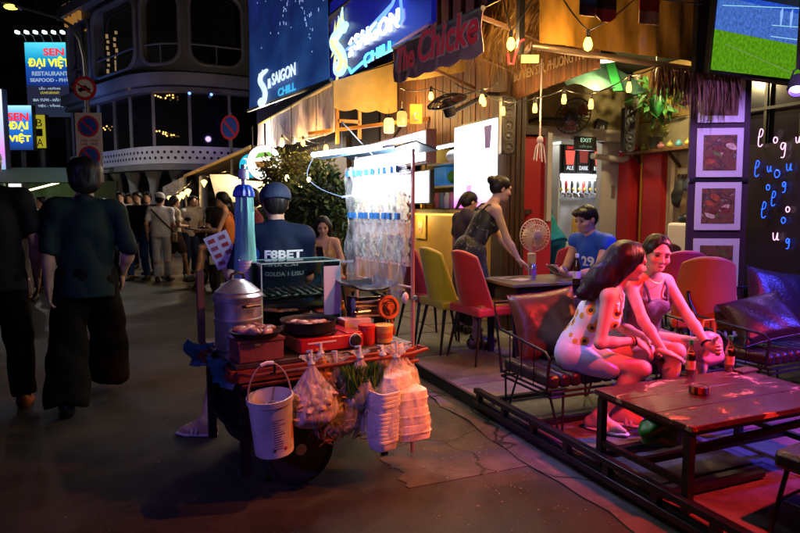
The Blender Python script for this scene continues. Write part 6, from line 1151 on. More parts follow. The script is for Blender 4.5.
# low table
LT = thing('low_wooden_table', 'low bar table with a worn flaking red brown top and black steel legs', 'table', (2.61, 2.155, gz-.012))
def worn():
    m = bpy.data.materials.new('worn_top'); m.use_nodes = True; nt = m.node_tree; N = nt.nodes; L = nt.links; b = N['Principled BSDF']; tc = N.new('ShaderNodeTexCoord'); n1 = N.new('ShaderNodeTexNoise'); n1.inputs['Scale'].default_value = 5.5; n1.inputs['Detail'].default_value = 9; n1.inputs['Roughness'].default_value = .72; n1.inputs['Distortion'].default_value = .6
    mp = N.new('ShaderNodeMapping'); mp.inputs['Scale'].default_value = (.75, 1.5, 1); mp.inputs['Location'].default_value = (.35, .2, 0); L.new(tc.outputs['Object'], mp.inputs[0]); L.new(mp.outputs[0], n1.inputs['Vector'])
    cr = N.new('ShaderNodeValToRGB'); L.new(n1.outputs['Fac'], cr.inputs[0]); e = cr.color_ramp.elements; e[0].position = .545; e[0].color = (.05, .014, .011, 1); e[1].position = .60; e[1].color = (.50, .36, .24, 1); q = e.new(.578); q.color = (.12, .045, .03, 1); L.new(cr.outputs[0], b.inputs['Base Color'])
    mr = N.new('ShaderNodeMapRange'); mr.inputs['From Min'].default_value = .5; mr.inputs['From Max'].default_value = .56; mr.inputs['To Min'].default_value = .30; mr.inputs['To Max'].default_value = .6; L.new(n1.outputs['Fac'], mr.inputs['Value']); L.new(mr.outputs[0], b.inputs['Roughness']); bp = N.new('ShaderNodeBump'); bp.inputs['Strength'].default_value = .35; bp.inputs['Distance'].default_value = .01; bp.invert = True; L.new(n1.outputs['Fac'], bp.inputs['Height']); L.new(bp.outputs[0], b.inputs['Normal']); return m
WORN = worn()
for k in range(3): part(LT, 'plank', MB().box((0, -.203+k*.203, .385), (1.03, .200, .026)), WORN, .004)
part(LT, 'edge_frame', MB().box((0, 0, .362), (1.0, .58, .02)), BLK)
for sx in (-.49, .49):
    for sy in (-.27, .27): part(LT, 'leg', MB().bar((sx, sy, 0), (sx, sy, .352), .035), BLK)
    part(LT, 'side_rail', MB().bar((sx, -.27, .13), (sx, .27, .13), .028), BLK)
part(LT, 'stretcher', MB().bar((-.49, 0, .13), (.49, 0, .13), .03), BLK); part(LT, 'brace', MB().bar((-.2, .0, .14), (.40, -.25, .30), .028), BLK); TZ = gz+.3865
AMB = glass('clear_glass_beer', (.95, .86, .80), .5); GCAP = mat('foil_green', (.02, .35, .12), .3, .3); LBL = mat('label_amber', (.55, .35, .18), .5, var=.5, vscale=40); LIQ = mat('beer_red', (.80, .30, .08), .2)
p = G(690, 376, TZ); beer_bottle('clear beer bottle with green foil standing free on the low table beside the tin', (p.x, p.y, TZ), AMB, GCAP, LBL, LIQ, 'beer bottles on the low table', .80); p = G(729, 371, TZ); beer_bottle('clear beer bottle with green foil held in the hand of the woman in the camisole', (p.x, p.y, TZ), AMB, GCAP, LBL, LIQ, 'beer bottles on the low table', .80); B2 = (p.x, p.y)
p = G(699, 393, TZ); o = thing('tin_ashtray', 'small round printed tin on the worn low table', 'tin', (p.x, p.y, TZ)); part(o, 'tin', MB().lathe([(.042, 0), (.044, .004), (.044, .036), (.040, .040), (.036, .036)], (0, 0, 0), 24), mat('tin_body', (.12, .05, .05), .35, .4, var=.5, vscale=30))
for k in range(8): part(o, 'printed_stripe', MB().box((.0445*math.cos(k*.785), .0445*math.sin(k*.785), .02), (.003, .016, .028), Matrix.Rotation(k*.785, 3, 'Z')), mat('stripe%d' % (k % 3), ((.05, .15, .4), (.4, .2, .05), (.3, .04, .04))[k % 3], .4))
p = G(745, 371, TZ); o = thing('bottle_opener', 'thin wooden coaster tray at the far edge of the low table', 'tray', (p.x, p.y, TZ), .1); part(o, 'board', MB().box((0, 0, .006), (.14, .07, .012)), DWOOD, .003)
# wire bench with cushions
LEA = mat('black_leather', (.022, .018, .017), .34, var=.3, vscale=8, bump=.25, bscale=60); LEB = mat('brown_leather', (.085, .040, .022), .36, var=.4, vscale=5, bump=.3, bscale=14)
def wire_bench(label, base, rz, L, Wd, group='wire benches'):
    o = thing('wire_bench', label, 'bench', base, rz, group); fr = MB(); r_ = .008
    for z in (.22, .25): fr.tube([(0, 0, z), (L, 0, z), (L, Wd, z), (0, Wd, z), (0, 0, z)], r_, 6)
    part(o, 'seat_frame', fr, BLK)
    for x in (.06, L/2, L-.06):
        for y, sgn in ((.03, -1), (Wd-.03, 1)):
            part(o, 'leg', MB().tube([(x-.05, y, .24), (x-.01, y+sgn*.05, 0), (x+.01, y+sgn*.05, 0), (x+.05, y, .24)], .007, 6), BLK)
    part(o, 'back_frame', MB().tube([(0, Wd, .24), (0, Wd+.10, .68), (L, Wd+.10, .68), (L, Wd, .24)], .010, 8), BLK)
    for k in range(1, int(L/.12)): part(o, 'back_wire', MB().tube([(k*.12, Wd, .25), (k*.12, Wd+.10, .68)], .004, 5), BLK)
    for x in (0, L):
        part(o, 'arm_frame', MB().tube([(x, .04, .24), (x, .02, .44), (x, .06, .47), (x, Wd+.02, .52), (x, Wd+.08, .62)], .009, 8), BLK)
        for k in range(1, 4): part(o, 'arm_wire', MB().tube([(x, .04+k*Wd/4, .25), (x, .04+k*Wd/4, .475+.03*k/4)], .004, 5), BLK)
    n = int(L/.075)
    for k in range(n):
        w = L/n; part(o, 'seat_channel', MB().box(((k+.5)*w, Wd/2, .302), (w-.003, Wd-.02, .082)), LEA, .024, 60)
    return o
wire_bench('black wire bench with ribbed leather seat that the two women sit on', (2.12, 2.85, gz), 0, 1.40, .52)
wire_bench('blue lit black wire bench beyond the women, holding two dark cushions', (3.75, 2.72, gz), R_(4), 1.5, .55)
def cushion(label, loc, rot, sz, m, cat='cushion'):
    o = thing('leather_cushion', label, cat, loc, 0, 'leather cushions'); o.rotation_euler = rot; a, b, c = sz
    def top(u, v, s): x, y = 2*u-1, 2*v-1; h = c*(max(0, 1-abs(x)**2.6)**.45*max(0, 1-abs(y)**2.6)**.45); q = 1-.07*(1-abs(x)**2)*abs(y)**3; q2 = 1-.07*(1-abs(y)**2)*abs(x)**3; return (x*a*q2, y*b*q, s*h+.006*math.sin(9*x+5*y)*(1-x*x)*(1-y*y))
    n = 21; g1 = [[top(i/(n-1), j/(n-1), 1) for j in range(n)] for i in range(n)]; g2 = [[top(i/(n-1), j/(n-1), -1) for j in range(n)] for i in range(n)]; mb = MB()
    for g_, flip in ((g1, 0), (g2, 1)):
        v = [p for r in g_ for p in r]; f = [(i*n+j, (i+1)*n+j, (i+1)*n+j+1, i*n+j+1) for i in range(n-1) for j in range(n-1)]; mb.raw(v, [tuple(reversed(q)) for q in f] if flip else f)
    part(o, 'cover', mb, m, smooth=80); part(o, 'seam', MB().tube([top(t, 0, 0) for t in np.linspace(0, 1, 9)]+[top(1, t, 0) for t in np.linspace(0, 1, 9)]+[top(1-t, 1, 0) for t in np.linspace(0, 1, 9)]+[top(0, 1-t, 0) for t in np.linspace(0, 1, 9)], .005, 5, False), m); return o
cushion('large brown leather cushion leaning on the wire bench behind the woman in white', (2.42, 3.31, gz+.545), (R_(72), R_(-6), R_(-10)), (.23, .22, .085), LEB)
cushion('black leather cushion tipped over the arm of the blue lit bench', (3.98, 2.98, gz+.53), (R_(38), R_(-14), R_(-25)), (.22, .20, .075), LEA); cushion('tall dark leather cushion upright at the back of the blue lit bench', (4.38, 3.16, gz+.60), (R_(70), R_(10), R_(-12)), (.25, .24, .085), LEA)
# stool bottom corner
so = thing('low_stool', 'low black stool at the street end of the low table', 'stool', (2.52, 1.50, gz), R_(8)); part(so, 'seat', MB().box((0, 0, .30), (.40, .34, .075)), LEA, .02); 
for sx in (-.16, .16):
    for sy in (-.13, .13): part(so, 'leg', MB().tube([(sx, sy, .27), (sx*1.25, sy*1.25, 0)], .010, 8), BLK)
part(so, 'rail', MB().tube([(-.18, -.15, .13), (.18, -.15, .13), (.18, .15, .13), (-.18, .15, .13), (-.18, -.15, .13)], .007, 6), BLK)
# steel floor frame along the pavement edge
sf = thing('steel_floor_frame', 'black steel floor frame lying along the pavement edge under the bench', 'frame', (2.10, 2.5, .045)); SFM = mat('frame_blue_black', (.03, .03, .04), .3, .6)
for z in (.02, .11): part(sf, 'rail', MB().box((-.005, 0, z), (.045, 2.3, .035)), SFM, .004)
for k in range(8): part(sf, 'upright', MB().box((-.005, -1.1+k*.315, .066), (.035, .04, .055)), SFM)
for k in range(5): part(sf, 'cross_rail', MB().box((.33, -1.0+k*.5, .082), (.60, .04, .025)), SFM)
# green cloth bag below the table
p = W(661, 433, 2.80); o = thing('green_bag', 'crumpled green plastic bag hanging below the edge of the low table', 'bag', p); v, f = solid([E_((0, 0, 0), (.10, .06, .065), .04), E_((-.05, .0, .03), (.05, .05, .06), .03), E_((.06, .01, -.02), (.06, .05, .05), .03), C_((0, 0, .04), (.0, .0, .12), .02, .012, .03)], .007, noise=(.008, 45, (1, 1, 1), 1.1)); mk('film', np_mesh('film', [(v, f)]), mat('bag_green2', (.015, .26, .035), .35), o); part(o, 'handle', MB().tube([(0, 0, .1), (.01, 0, TZ-p.z-.03)], .006, 6), mat('bag_green2', (.015, .26, .035), .35))
# ================================================================== SNACK CART
A0 = Vector((.41, 2.97, 0)); CR = R_(9); cu, cv = Vector((math.cos(CR), math.sin(CR), 0)), Vector((-math.sin(CR), math.cos(CR), 0)); CZ = .66
def CL(a, b, z=CZ): p = A0+cu*a+cv*b; return Vector((p.x, p.y, z))
def cthing(name, label, cat, a, b, z=CZ, rz=0.0, group=None): return thing(name, label, cat, CL(a, b, z), CR+rz, group)
STEEL = mat('worn_steel', (.42, .42, .44), .32, .9, var=.3, vscale=6, rvar=.15); ALU = mat('aluminium_pot', (.72, .73, .76), .40, .9, var=.15, vscale=5, rvar=.12, bump=.05, bscale=12); RUST = mat('cart_red_iron', (.20, .03, .02), .5, .3, var=.5, vscale=6, bump=.2, bscale=20); SOOT = mat('sooty_iron', (.02, .018, .017), .55, .5, var=.5, vscale=12, bump=.3, bscale=40); CLEAR = film('clear_bag', (.85, .87, .9), .34, .18, 22)
ct = cthing('snack_cart', 'street snack cart with worn metal counter, red iron frame and two wheels', 'cart', 0, 0, 0)
part(ct, 'counter_top', MB().box((.475, .33, CZ-.012), (.99, .70, .024)), mat('counter_metal', (.10, .085, .08), .38, .6, var=.5, vscale=5, rvar=.2), .004); part(ct, 'front_apron', MB().box((.475, -.03, CZ-.055), (.99, .03, .06)), RUST, .004); part(ct, 'side_apron', MB().box((-.03, .33, CZ-.055), (.03, .70, .06)), RUST, .004); part(ct, 'side_apron', MB().box((.985, .33, CZ-.055), (.03, .70, .06)), RUST, .004)
for a in (.03, .92):
    for b in (.02, .62): part(ct, 'leg_post', MB().bar((a, b, .10), (a, b, CZ-.03), .04), SOOT)
part(ct, 'lower_shelf', MB().box((.475, .33, .28), (.92, .62, .03)), SOOT); part(ct, 'back_board', MB().box((.475, .64, .46), (.92, .015, .34)), SOOT); part(ct, 'axle', MB().tube([(.30, -.02, .19), (.30, .66, .19)], .018, 8), SOOT)
for b in (-.0, .68):
    w = part(ct, 'wheel', MB().lathe([(.155, -.02), (.155, .02)], (.30, b, .19), 28, Matrix.Rotation(R_(90), 3, 'X')), mat('wheel_dark', (.03, .03, .035), .5)); part(w, 'tyre', MB().tube([(.30+.168*math.cos(t), b, .19+.168*math.sin(t)) for t in np.linspace(0, 6.283, 33)], .026, 8, False), mat('rubber', (.014, .014, .015), .75)); part(w, 'hub', MB().lathe([(.04, -.03), (.03, .03)], (.30, b, .19), 14, Matrix.Rotation(R_(90), 3, 'X')), STEEL)
part(ct, 'prop_stand', MB().bar((.86, .1, .0), (.86, .1, .28), .03), SOOT); part(ct, 'prop_stand', MB().bar((.86, .6, .0), (.86, .6, .28), .03), SOOT); part(ct, 'handle_bar', MB().tube([(.99, -.04, CZ-.02), (1.02, -.09, CZ-.03), (.9, -.11, CZ-.04), (.05, -.10, CZ-.04), (-.02, -.05, CZ-.03)], .011, 8), RUST); part(ct, 'side_post', MB().bar((-.02, .60, CZ), (-.02, .60, CZ+.40), .035), mat('post_wood', (.12, .06, .04), .6)); part(ct, 'tarp_flap', MB().slab([[(-.03-.05*math.sin(i*.5)-.02*math.sin(j*1.2)-.012*math.sin(i*2.7+j), .06+.62*i/16, CZ+.004-.026*j+.012*math.sin(i*1.3+j)) for j in range(6)] for i in range(17)], .006), mat('tarp_blue', (.01, .07, .11), .45, var=.4, vscale=6, bump=.3, bscale=12))
part(ct, 'apron_rod', MB().tube([(.99, -.05, CZ-.10), (.0, -.05, CZ-.10)], .010, 8), RUST)
# steamer
sp0 = cthing('steamer_pot', 'tall dented aluminium steamer with domed lid at the corner of the cart', 'pot', .115, .36); 
part(sp0, 'lower_pot', MB().lathe([(.115, 0), (.122, .01), (.122, .15), (.128, .155), (.128, .165), (.118, .168)], (0, 0, 0), 36), ALU); part(sp0, 'upper_pot', MB().lathe([(.118, .168), (.122, .172), (.122, .255), (.129, .26), (.129, .272)], (0, 0, 0), 36), ALU); ld = part(sp0, 'lid', MB().lathe([(.132, .272), (.132, .282), (.118, .296), (.118, .304), (.100, .318), (.070, .345), (.042, .360), (.038, .366), (.001, .370)], (0, 0, 0), 36), ALU); part(ld, 'knob', MB().tube([(-.035, 0, .366), (-.03, 0, .392), (0, 0, .402), (.03, 0, .392), (.035, 0, .366)], .009, 8), BLKP)
for z in (.12, .235):
    for q in (-1, 1):
        an = -1.35 if q < 0 else 1.9; c, s_ = math.cos(an), math.sin(an); pr = [(c*.122-s_*t, s_*.122+c*t) for t in (-.04, .04)]; part(sp0, 'handle', MB().tube([(pr[0][0], pr[0][1], z), (pr[0][0]+c*.03, pr[0][1]+s_*.03, z+.005), (pr[1][0]+c*.03, pr[1][1]+s_*.03, z+.005), (pr[1][0], pr[1][1], z)], .008, 8), BLKP)
# egg pan on its box
bx = cthing('tin_food_box', 'dented reddish tin box at the front corner of the cart', 'box', .115, .075); part(bx, 'box', MB().box((0, 0, .05), (.225, .16, .10)), mat('tin_pink', (.30, .10, .09), .4, .4, var=.4, vscale=8, bump=.15, bscale=20), .006); part(bx, 'rim', MB().box((0, 0, .104), (.235, .17, .012)), mat('tin_pink', (.3, .1, .09), .4)); part(bx, 'printed_mark', MB().box((-.02, -.0815, .085), (.03, .003, .012)), mat('mark_yellow', (.6, .4, .05), .5))
ep = cthing('black_egg_pan', 'shallow black pan of grilled eggs on the tin box', 'pan', .115, .075, CZ+.111); part(ep, 'pan', MB().lathe([(.10, 0), (.128, .028), (.132, .028), (.104, -.003)], (0, 0, .004), 28), SOOT); part(ep, 'handle', MB().bar((.12, .02, .025), (.22, .05, .035), .02, .01), SOOT); r5 = random.Random(6)
for k in range(12): a = k*2.4; q = .085*math.sqrt((k+.5)/12); part(ep, 'egg', MB().ball((q*math.cos(a), q*math.sin(a), .030+.006*(k % 2)), .026, 12, 8, (1.75, .85, .75), Matrix.Rotation(a*.3, 3, 'Z')), mat('egg%d' % (k % 3), ((.30, .13, .09), (.45, .26, .20), (.20, .07, .05))[k % 3], .35, var=.3, vscale=20))
# gas stove with frying pan
gs_ = cthing('gas_stove', 'flat red portable gas stove under the frying pan', 'stove', .50, .14); SR = mat('stove_red', (.42, .012, .02), .3, coat=.3); part(gs_, 'body', MB().box((0, 0, .042), (.36, .26, .075)), SR, .008); part(gs_, 'grate', MB().tube([(.11*math.cos(t)-.04, .11*math.sin(t), .088) for t in np.linspace(0, 6.283, 25)], .006, 6, False), SOOT)
for k in range(4): t = k*1.57+.5; part(gs_, 'pan_support', MB().bar((.05*math.cos(t)-.04, .05*math.sin(t), .086), (.12*math.cos(t)-.04, .12*math.sin(t), .086), .012), SOOT)
kn = part(gs_, 'control_knob', MB().lathe([(.032, 0), (.028, .02), (.012, .022)], (.13, -.131, .045), 18, Matrix.Rotation(R_(90), 3, 'X')), BLKP); part(kn, 'knob_ring', MB().tube([(.13+.034*math.cos(t), -.133, .045+.034*math.sin(t)) for t in np.linspace(0, 6.283, 21)], .003, 6, False), WHT); part(gs_, 'front_stripe', MB().box((-.06, -.1315, .055), (.16, .003, .008)), WHT); part(gs_, 'fuel_door', MB().box((.13, 0, .083), (.085, .24, .006)), SR, .003)
fp_ = cthing('frying_pan', 'deep black frying pan steaming on the red gas stove', 'pan', .425, .145, CZ+.094); part(fp_, 'pan', MB().lathe([(.125, 0), (.138, .008), (.146, .062), (.150, .064), (.150, .060), (.140, .055), (.130, .022), (.001, .02)], (0, 0, 0), 40), SOOT); part(fp_, 'sauce', MB().lathe([(.134, .038), (.09, .040), (.001, .041)], (0, 0, 0), 36), mat('hot_oil', (.16, .07, .05), .12, var=.5, vscale=14, bump=.3, bscale=25)); 
for k in range(9): a = k*2.1; q = .03+.075*(k/9); part(fp_, 'food_piece', MB().ball((q*math.cos(a), q*math.sin(a), .043), .022, 10, 6, (1.5, .9, .5), Matrix.Rotation(a*1.3, 3, 'Z')), mat('fried%d' % (k % 2), ((.40, .20, .14), (.5, .35, .30))[k % 2], .35, var=.3, vscale=20))
# glass case
gc = cthing('glass_case', 'thin framed glass display case at the back of the cart', 'display case', .48, .48); GL = glass('case_glass', (.90, .98, .96), .3); x, y, h = .235, .125, .44
for nm, c, d in (('front_pane', (0, -y, h/2), (2*x, .004, h)), ('back_pane', (0, y, h/2), (2*x, .004, h)), ('side_pane', (-x, 0, h/2), (.004, 2*y, h)), ('side_pane', (x, 0, h/2), (.004, 2*y, h)), ('top_pane', (0, 0, h), (2*x, 2*y, .004))): part(gc, nm, MB().box(c, d), GL)
EDG = mat('glass_edge', (.35, .75, .72), .2, emit=(.1, .3, .3), estr=.05)
for q in ((-x, -y), (x, -y), (-x, y), (x, y)): part(gc, 'frame_edge', MB().bar((q[0], q[1], 0), (q[0], q[1], h), .006), EDG)
for a, b in (((-x, -y, h), (x, -y, h)), ((-x, y, h), (x, y, h)), ((-x, -y, h), (-x, y, h)), ((x, -y, h), (x, y, h))): part(gc, 'frame_edge', MB().bar(a, b, .007), EDG)
part(gc, 'shelf', MB().box((0, 0, .24), (2*x-.02, 2*y-.02, .008)), SOOT); part(gc, 'charcoal_tray', MB().box((0, 0, .10), (2*x-.04, 2*y-.03, .16)), SOOT, .01); part(gc, 'price_card', MB().box((x-.055, -y-.004, .27), (.10, .003, .28)), mat('card_blue_white', (.55, .62, .75), .5)); fm = MB()
for k in range(60): fm.ball((r5.uniform(-x+.03, x-.03), r5.uniform(-y+.02, y-.03), .252), r5.uniform(.008, .016), 6, 4, (1.4, 1, .6))
fo = part(gc, 'sliced_food', fm, mat('pale_food', (.62, .60, .52), .5, var=.3, vscale=30)); fo['kind'] = 'stuff'
for k in range(9): part(gc, 'skewer', MB().tube([(-.18+k*.045, -.1, .26), (-.165+k*.045, .1, .275)], .008, 6), mat('skewer_dark', (.08, .04, .03), .5))
# folded umbrella
_u = W(246.5, 300, 3.5); um = thing('folded_umbrella', 'tall folded turquoise umbrella with blue collar standing at the cart corner', 'umbrella', (_u.x, _u.y, CZ-.10), CR); cl = mat('umbrella_teal', (.16, .50, .46), .55, var=.4, vscale=8, stretch=(3, 3, .5), bump=.3, bscale=20)
part(um, 'canopy', MB().lathe([(.034, .0), (.054, .06), (.060, .40), (.050, .80), (.043, .93)], (0, 0, .02), 48, wob=lambda a, z, i: 1+.13*math.sin(8*a+z*9)+.05*math.sin(17*a-z*5)), cl); part(um, 'pole', MB().tube([(0, 0, -.55), (0, 0, 1.08)], .014, 10), STEEL); part(um, 'collar', MB().lathe([(.048, .90), (.057, .905), (.055, .93), (.042, .96), (.028, .97)], (0, 0, 0), 48, wob=lambda a, z, i: 1+.07*math.sin(12*a)+.04*math.sin(5*a)), mat('collar_blue', (.01, .08, .50), .4)); part(um, 'tie_cord', MB().tube([(.075*math.cos(t), .075*math.sin(t), .22+.004*t) for t in np.linspace(0, 6.283, 21)], .005, 6), BLKP); part(um, 'cap', MB().lathe([(.03, 1.0), (.028, 1.05), (.012, 1.06)], (0, 0, 0), 14), mat('cap_pale', (.5, .5, .6), .4))
cb_ = cthing('cup_stack', 'stack of white paper cups between the umbrella and the glass case', 'cups', .205, .50)
for k in range(9): part(cb_, 'cup', MB().lathe([(.026, 0), (.036, .085), (.038, .085), (.034, .08)], (0, 0, .24+k*.016), 18), mat('paper_cup', (.68, .66, .72), .5))
part(cb_, 'holder', MB().tube([(0, 0, 0), (0, 0, .25)], .02, 8), STEEL)
# roller press for dried squid
rp = cthing('squid_roller', 'hand cranked squid roller with black tray and orange iron wheel', 'press', .835, .26); part(rp, 'side_frame', MB().box((-.09, 0, .12), (.018, .12, .24)), SOOT, .004); part(rp, 'side_frame', MB().box((.09, 0, .12), (.018, .12, .24)), SOOT, .004); part(rp, 'tray', MB().slab([[(-.15+.30*i/6, -.11+.24*j/4, .285+.035*(abs(i-3)/3)**3+.03*(j == 4)) for j in range(5)] for i in range(7)], .008), mat('tray_blackblue', (.03, .035, .05), .22, .5)); 
for z, yy in ((.20, -.03), (.14, -.03)): part(rp, 'roller', MB().lathe([(.034, -.10), (.034, .10)], (0, yy, z), 20, Matrix.Rotation(R_(90), 3, 'Y')), mat('chrome', (.6, .6, .62), .18, 1))
wh = part(rp, 'crank_wheel', MB().lathe([(.066, -.012), (.070, -.006), (.070, .006), (.066, .012), (.052, .012), (.048, .004), (.02, .004), (.018, .02), (.001, .02)], (.085, -.105, .175), 32, Matrix.Rotation(R_(78), 3, 'X')), mat('orange_iron', (.42, .11, .03), .45, .3, var=.3, vscale=15)); part(wh, 'hub_ring', MB().tube([(.085+.04*math.cos(t), -.119, .175+.04*math.sin(t)) for t in np.linspace(0, 6.283, 21)], .004, 6, False), SOOT); part(rp, 'crank_arm', MB().bar((.085, -.11, .17), (.12, -.115, .02), .022, .012), mat('orange_iron', (.42, .11, .03), .45))
for x_ in (-.09, .09):
    for y_ in (-.06, .06): part(rp, 'foot', MB().bar((x_, y_*.5, .06), (x_, y_*1.5, 0), .02), SOOT)
sbt = cthing('sauce_bottle', 'clear squeeze bottle of orange sauce with yellow and red cap', 'bottle', .735, .40); part(sbt, 'bottle', MB().lathe([(.034, 0), (.038, .01), (.038, .13), (.030, .155), (.022, .165)], (0, 0, 0), 20), mat('sauce_clear', (.60, .24, .04), .15, trans=.3)); part(sbt, 'cap', MB().lathe([(.026, .165), (.024, .195)], (0, 0, 0), 16), mat('cap_yellow', (.75, .5, .03), .35)); part(sbt, 'nozzle', MB().lathe([(.014, .195), (.008, .225), (.004, .25)], (0, 0, 0), 12), mat('cap_red', (.6, .03, .02), .35)); sbt.location.z = CZ+.001
wb = cthing('white_carton', 'small white carton with a dark logo behind the gas stove', 'box', .735, .22, rz=-.1); part(wb, 'carton', MB().box((0, 0, .062), (.16, .11, .124)), mat('carton_white', (.66, .62, .62), .55, var=.08), .003); part(wb, 'lid_flap', MB().box((0, -.057, .10), (.158, .003, .045)), mat('carton_white', (.66, .62, .62), .55)); part(wb, 'printed_mark', MB().prism([(-.025, 0), (-.005, .015), (.025, .045), (.0, .03), (-.02, .02)], (1, 0, 0), (0, 0, 1), (.03, -.056, .03), .003, Vector((0, -1, 0))), mat('print_dark', (.02, .02, .02), .5))
pl = cthing('purple_basket', 'violet plastic basket beside the white carton', 'basket', .86, .44); part(pl, 'basket', MB().lathe([(.07, 0), (.095, .08), (.10, .08), (.085, .07), (.065, .008)], (0, 0, 0), 20), mat('basket_violet', (.20, .14, .55), .4)); part(pl, 'rim', MB().tube([(.099*math.cos(t), .099*math.sin(t), .08) for t in np.linspace(0, 6.283, 25)], .006, 6, False), mat('basket_violet', (.20, .14, .55), .4))
rc = cthing('red_canister', 'translucent red canister at the front edge of the cart counter', 'canister', .735, .075); part(rc, 'canister', MB().lathe([(.042, 0), (.046, .01), (.046, .09), (.040, .10)], (0, 0, 0), 20), mat('canister_red', (.55, .03, .02), .2, trans=.3)); part(rc, 'lid', MB().lathe([(.048, .09), (.048, .108), (.03, .112)], (0, 0, 0), 20), mat('canister_lid', (.5, .05, .03), .35))
yt = cthing('yellow_tub', 'round yellow tub with a pale lid beside the red canister', 'tub', .835, .065); part(yt, 'tub', MB().lathe([(.045, 0), (.050, .005), (.053, .075), (.053, .085)], (0, 0, 0), 24), mat('tub_yellow', (.62, .36, .06), .4, var=.1)); part(yt, 'lid', MB().lathe([(.056, .083), (.056, .098), (.05, .101), (.001, .101)], (0, 0, 0), 24), mat('tub_lid', (.66, .42, .10), .4)); part(yt, 'printed_ring', MB().lathe([(.0525, .03), (.0532, .06)], (0, 0, 0), 24, cap=False), mat('tub_print', (.5, .12, .03), .45))
# snack rack with tube lamps
rk = cthing('snack_rack', 'tall rack of clear snack bags clipped in two rows under bright tube lamps', 'rack', .965, .0, CZ); RKM = mat('rack_tube', (.45, .30, .30), .4, .4)
for b in (.0, .66): part(rk, 'post', MB().tube([(.02, b, -.64), (.02, b, 1.06)], .011, 8), RKM)
for z in (1.05, .93, .70, .30): part(rk, 'rail', MB().tube([(.02, .0, z), (.02, .66, z)], .007, 8), RKM)
part(rk, 'lamp_hood', MB().slab([[(-.13+.28*i/4, -.05, 1.10-.02*abs(i-2)), (-.13+.28*i/4, .90, 1.10-.02*abs(i-2))] for i in range(5)], .008), mat('hood_blue', (.05, .10, .16), .4)); part(rk, 'tube_lamp', MB().tube([(-.16, .05, 1.065), (-.16, .92, 1.085)], .016, 10), glow('tube_bluewhite', (.62, .86, 1), 8)); part(rk, 'tube_lamp', MB().tube([(.0, .04, 1.03), (.0, .62, 1.03)], .014, 10), glow('tube_bluewhite', (.62, .86, 1), 8)); part(rk, 'lamp_cable', MB().tube(_cat([Vector(q) for q in ((-.16, .90, 1.08), (-.2, .93, .95), (-.12, .88, .86), (-.02, .70, .80))], 5), .003, 6), mat('cable_blue', (.25, .35, .5), .4)); part(rk, 'hanger_wire', MB().tube([(-.16, .5, 1.09), (-.16, .5, 1.25), (.02, .45, 1.06)], .005, 6), STEEL)
lamp(rk, 'tube_light', (.16, .3, 1.02), 'POINT', 15, (.95, .95, .9), .05); lamp(rk, 'tube_light', (-.22, .45, 1.00), 'POINT', 10, (.85, .93, 1), .05); lamp(rk, 'tube_light', (-.22, .15, 1.00), 'POINT', 10, (.85, .93, 1), .05)
SN = [ramp_mat('snack%d' % k, [(.3, c1), (.55, c2), (.75, c3)], 26, .5, dist=2) for k, (c1, c2, c3) in enumerate((((.28, .17, .07), (.58, .43, .25), (.76, .66, .5)), ((.32, .18, .07), (.56, .39, .20), (.74, .62, .46)), ((.16, .18, .08), (.48, .46, .32), (.76, .74, .70))))]
CB = mat('clip_blue', (.03, .16, .45), .4)
def snack(parent, x, b, zt, w, h, k):
    g2 = []
    for i in range(7):
        u = i/6*2-1; g2.append([(x+.028*max(0, 1-u*u)**.5*math.sin(math.pi*min(1, (j+.3)/8))+.006*math.sin(i*2.1+j*1.3+k), b+u*w*(.80+.2*math.sin(j*.7)), zt-h*j/8) for j in range(9)])
    mb = MB().slab(g2, .02); o = part(parent, 'snack_bag', mb, film('snack_film', (.92, .88, .84), .22, .2, 40), smooth=60); q_ = random.Random(k*7); z0 = q_.uniform(.36, .5)
    part(o, 'dried_snack', MB().slab([[(x+.004+.012*math.sin(i*1.7+j*2.3+k), b+(i/6*2-1)*w*.72, zt-h*(z0+(.93-z0)*j/6)+.006*math.sin(i*2.9+k)) for j in range(7)] for i in range(7)], .014), SN[k % 3], smooth=60); part(o, 'clip', MB().box((x-.055, b, zt+.005), (.02, .030, .035)), CB)
for k in range(9): snack(rk, -.005+.008*(k % 2), .045+k*.071, .945, .042, .29, k)
for k in range(9): snack(rk, -.005+.008*((k+1) % 2), .045+k*.071, .690, .042, .27, k+1)
gr = [[(-.045+.012*math.sin(i*1.7+j*.6)+.006*math.sin(i*4.1+j), -.02+.70*i/24, .99-.70*j/18-.05*abs(math.sin(i*.4))*(j == 18)) for j in range(19)] for i in range(25)]
part(rk, 'clear_cover', MB().slab(gr, .002), film('cover_film', (.88, .87, .92), .13, .2, 14)); part(rk, 'cover_knot', MB().ball((-.04, -.02, .25), .02, 10, 8, (1, .8, 1.6)), film('knot_film', (.8, .82, .9), .8, .3, 30)); part(rk, 'cover_knot', MB().ball((-.04, .33, .25), .025, 10, 8, (1, 1.2, .9)), mat('clip_teal', (.05, .35, .35), .4)); part(rk, 'peg', MB().tube([(.02, -.02, .25), (-.02, -.09, .255)], .012, 8), mat('peg_teal', (.12, .3, .28), .5)); 
for b, z in ((.72, .82), (.73, .40)): part(rk, 'side_peg', MB().bar((-.0, b-.05, z), (-.02, b+.06, z-.01), .014), mat('peg_pale', (.6, .62, .68), .4))
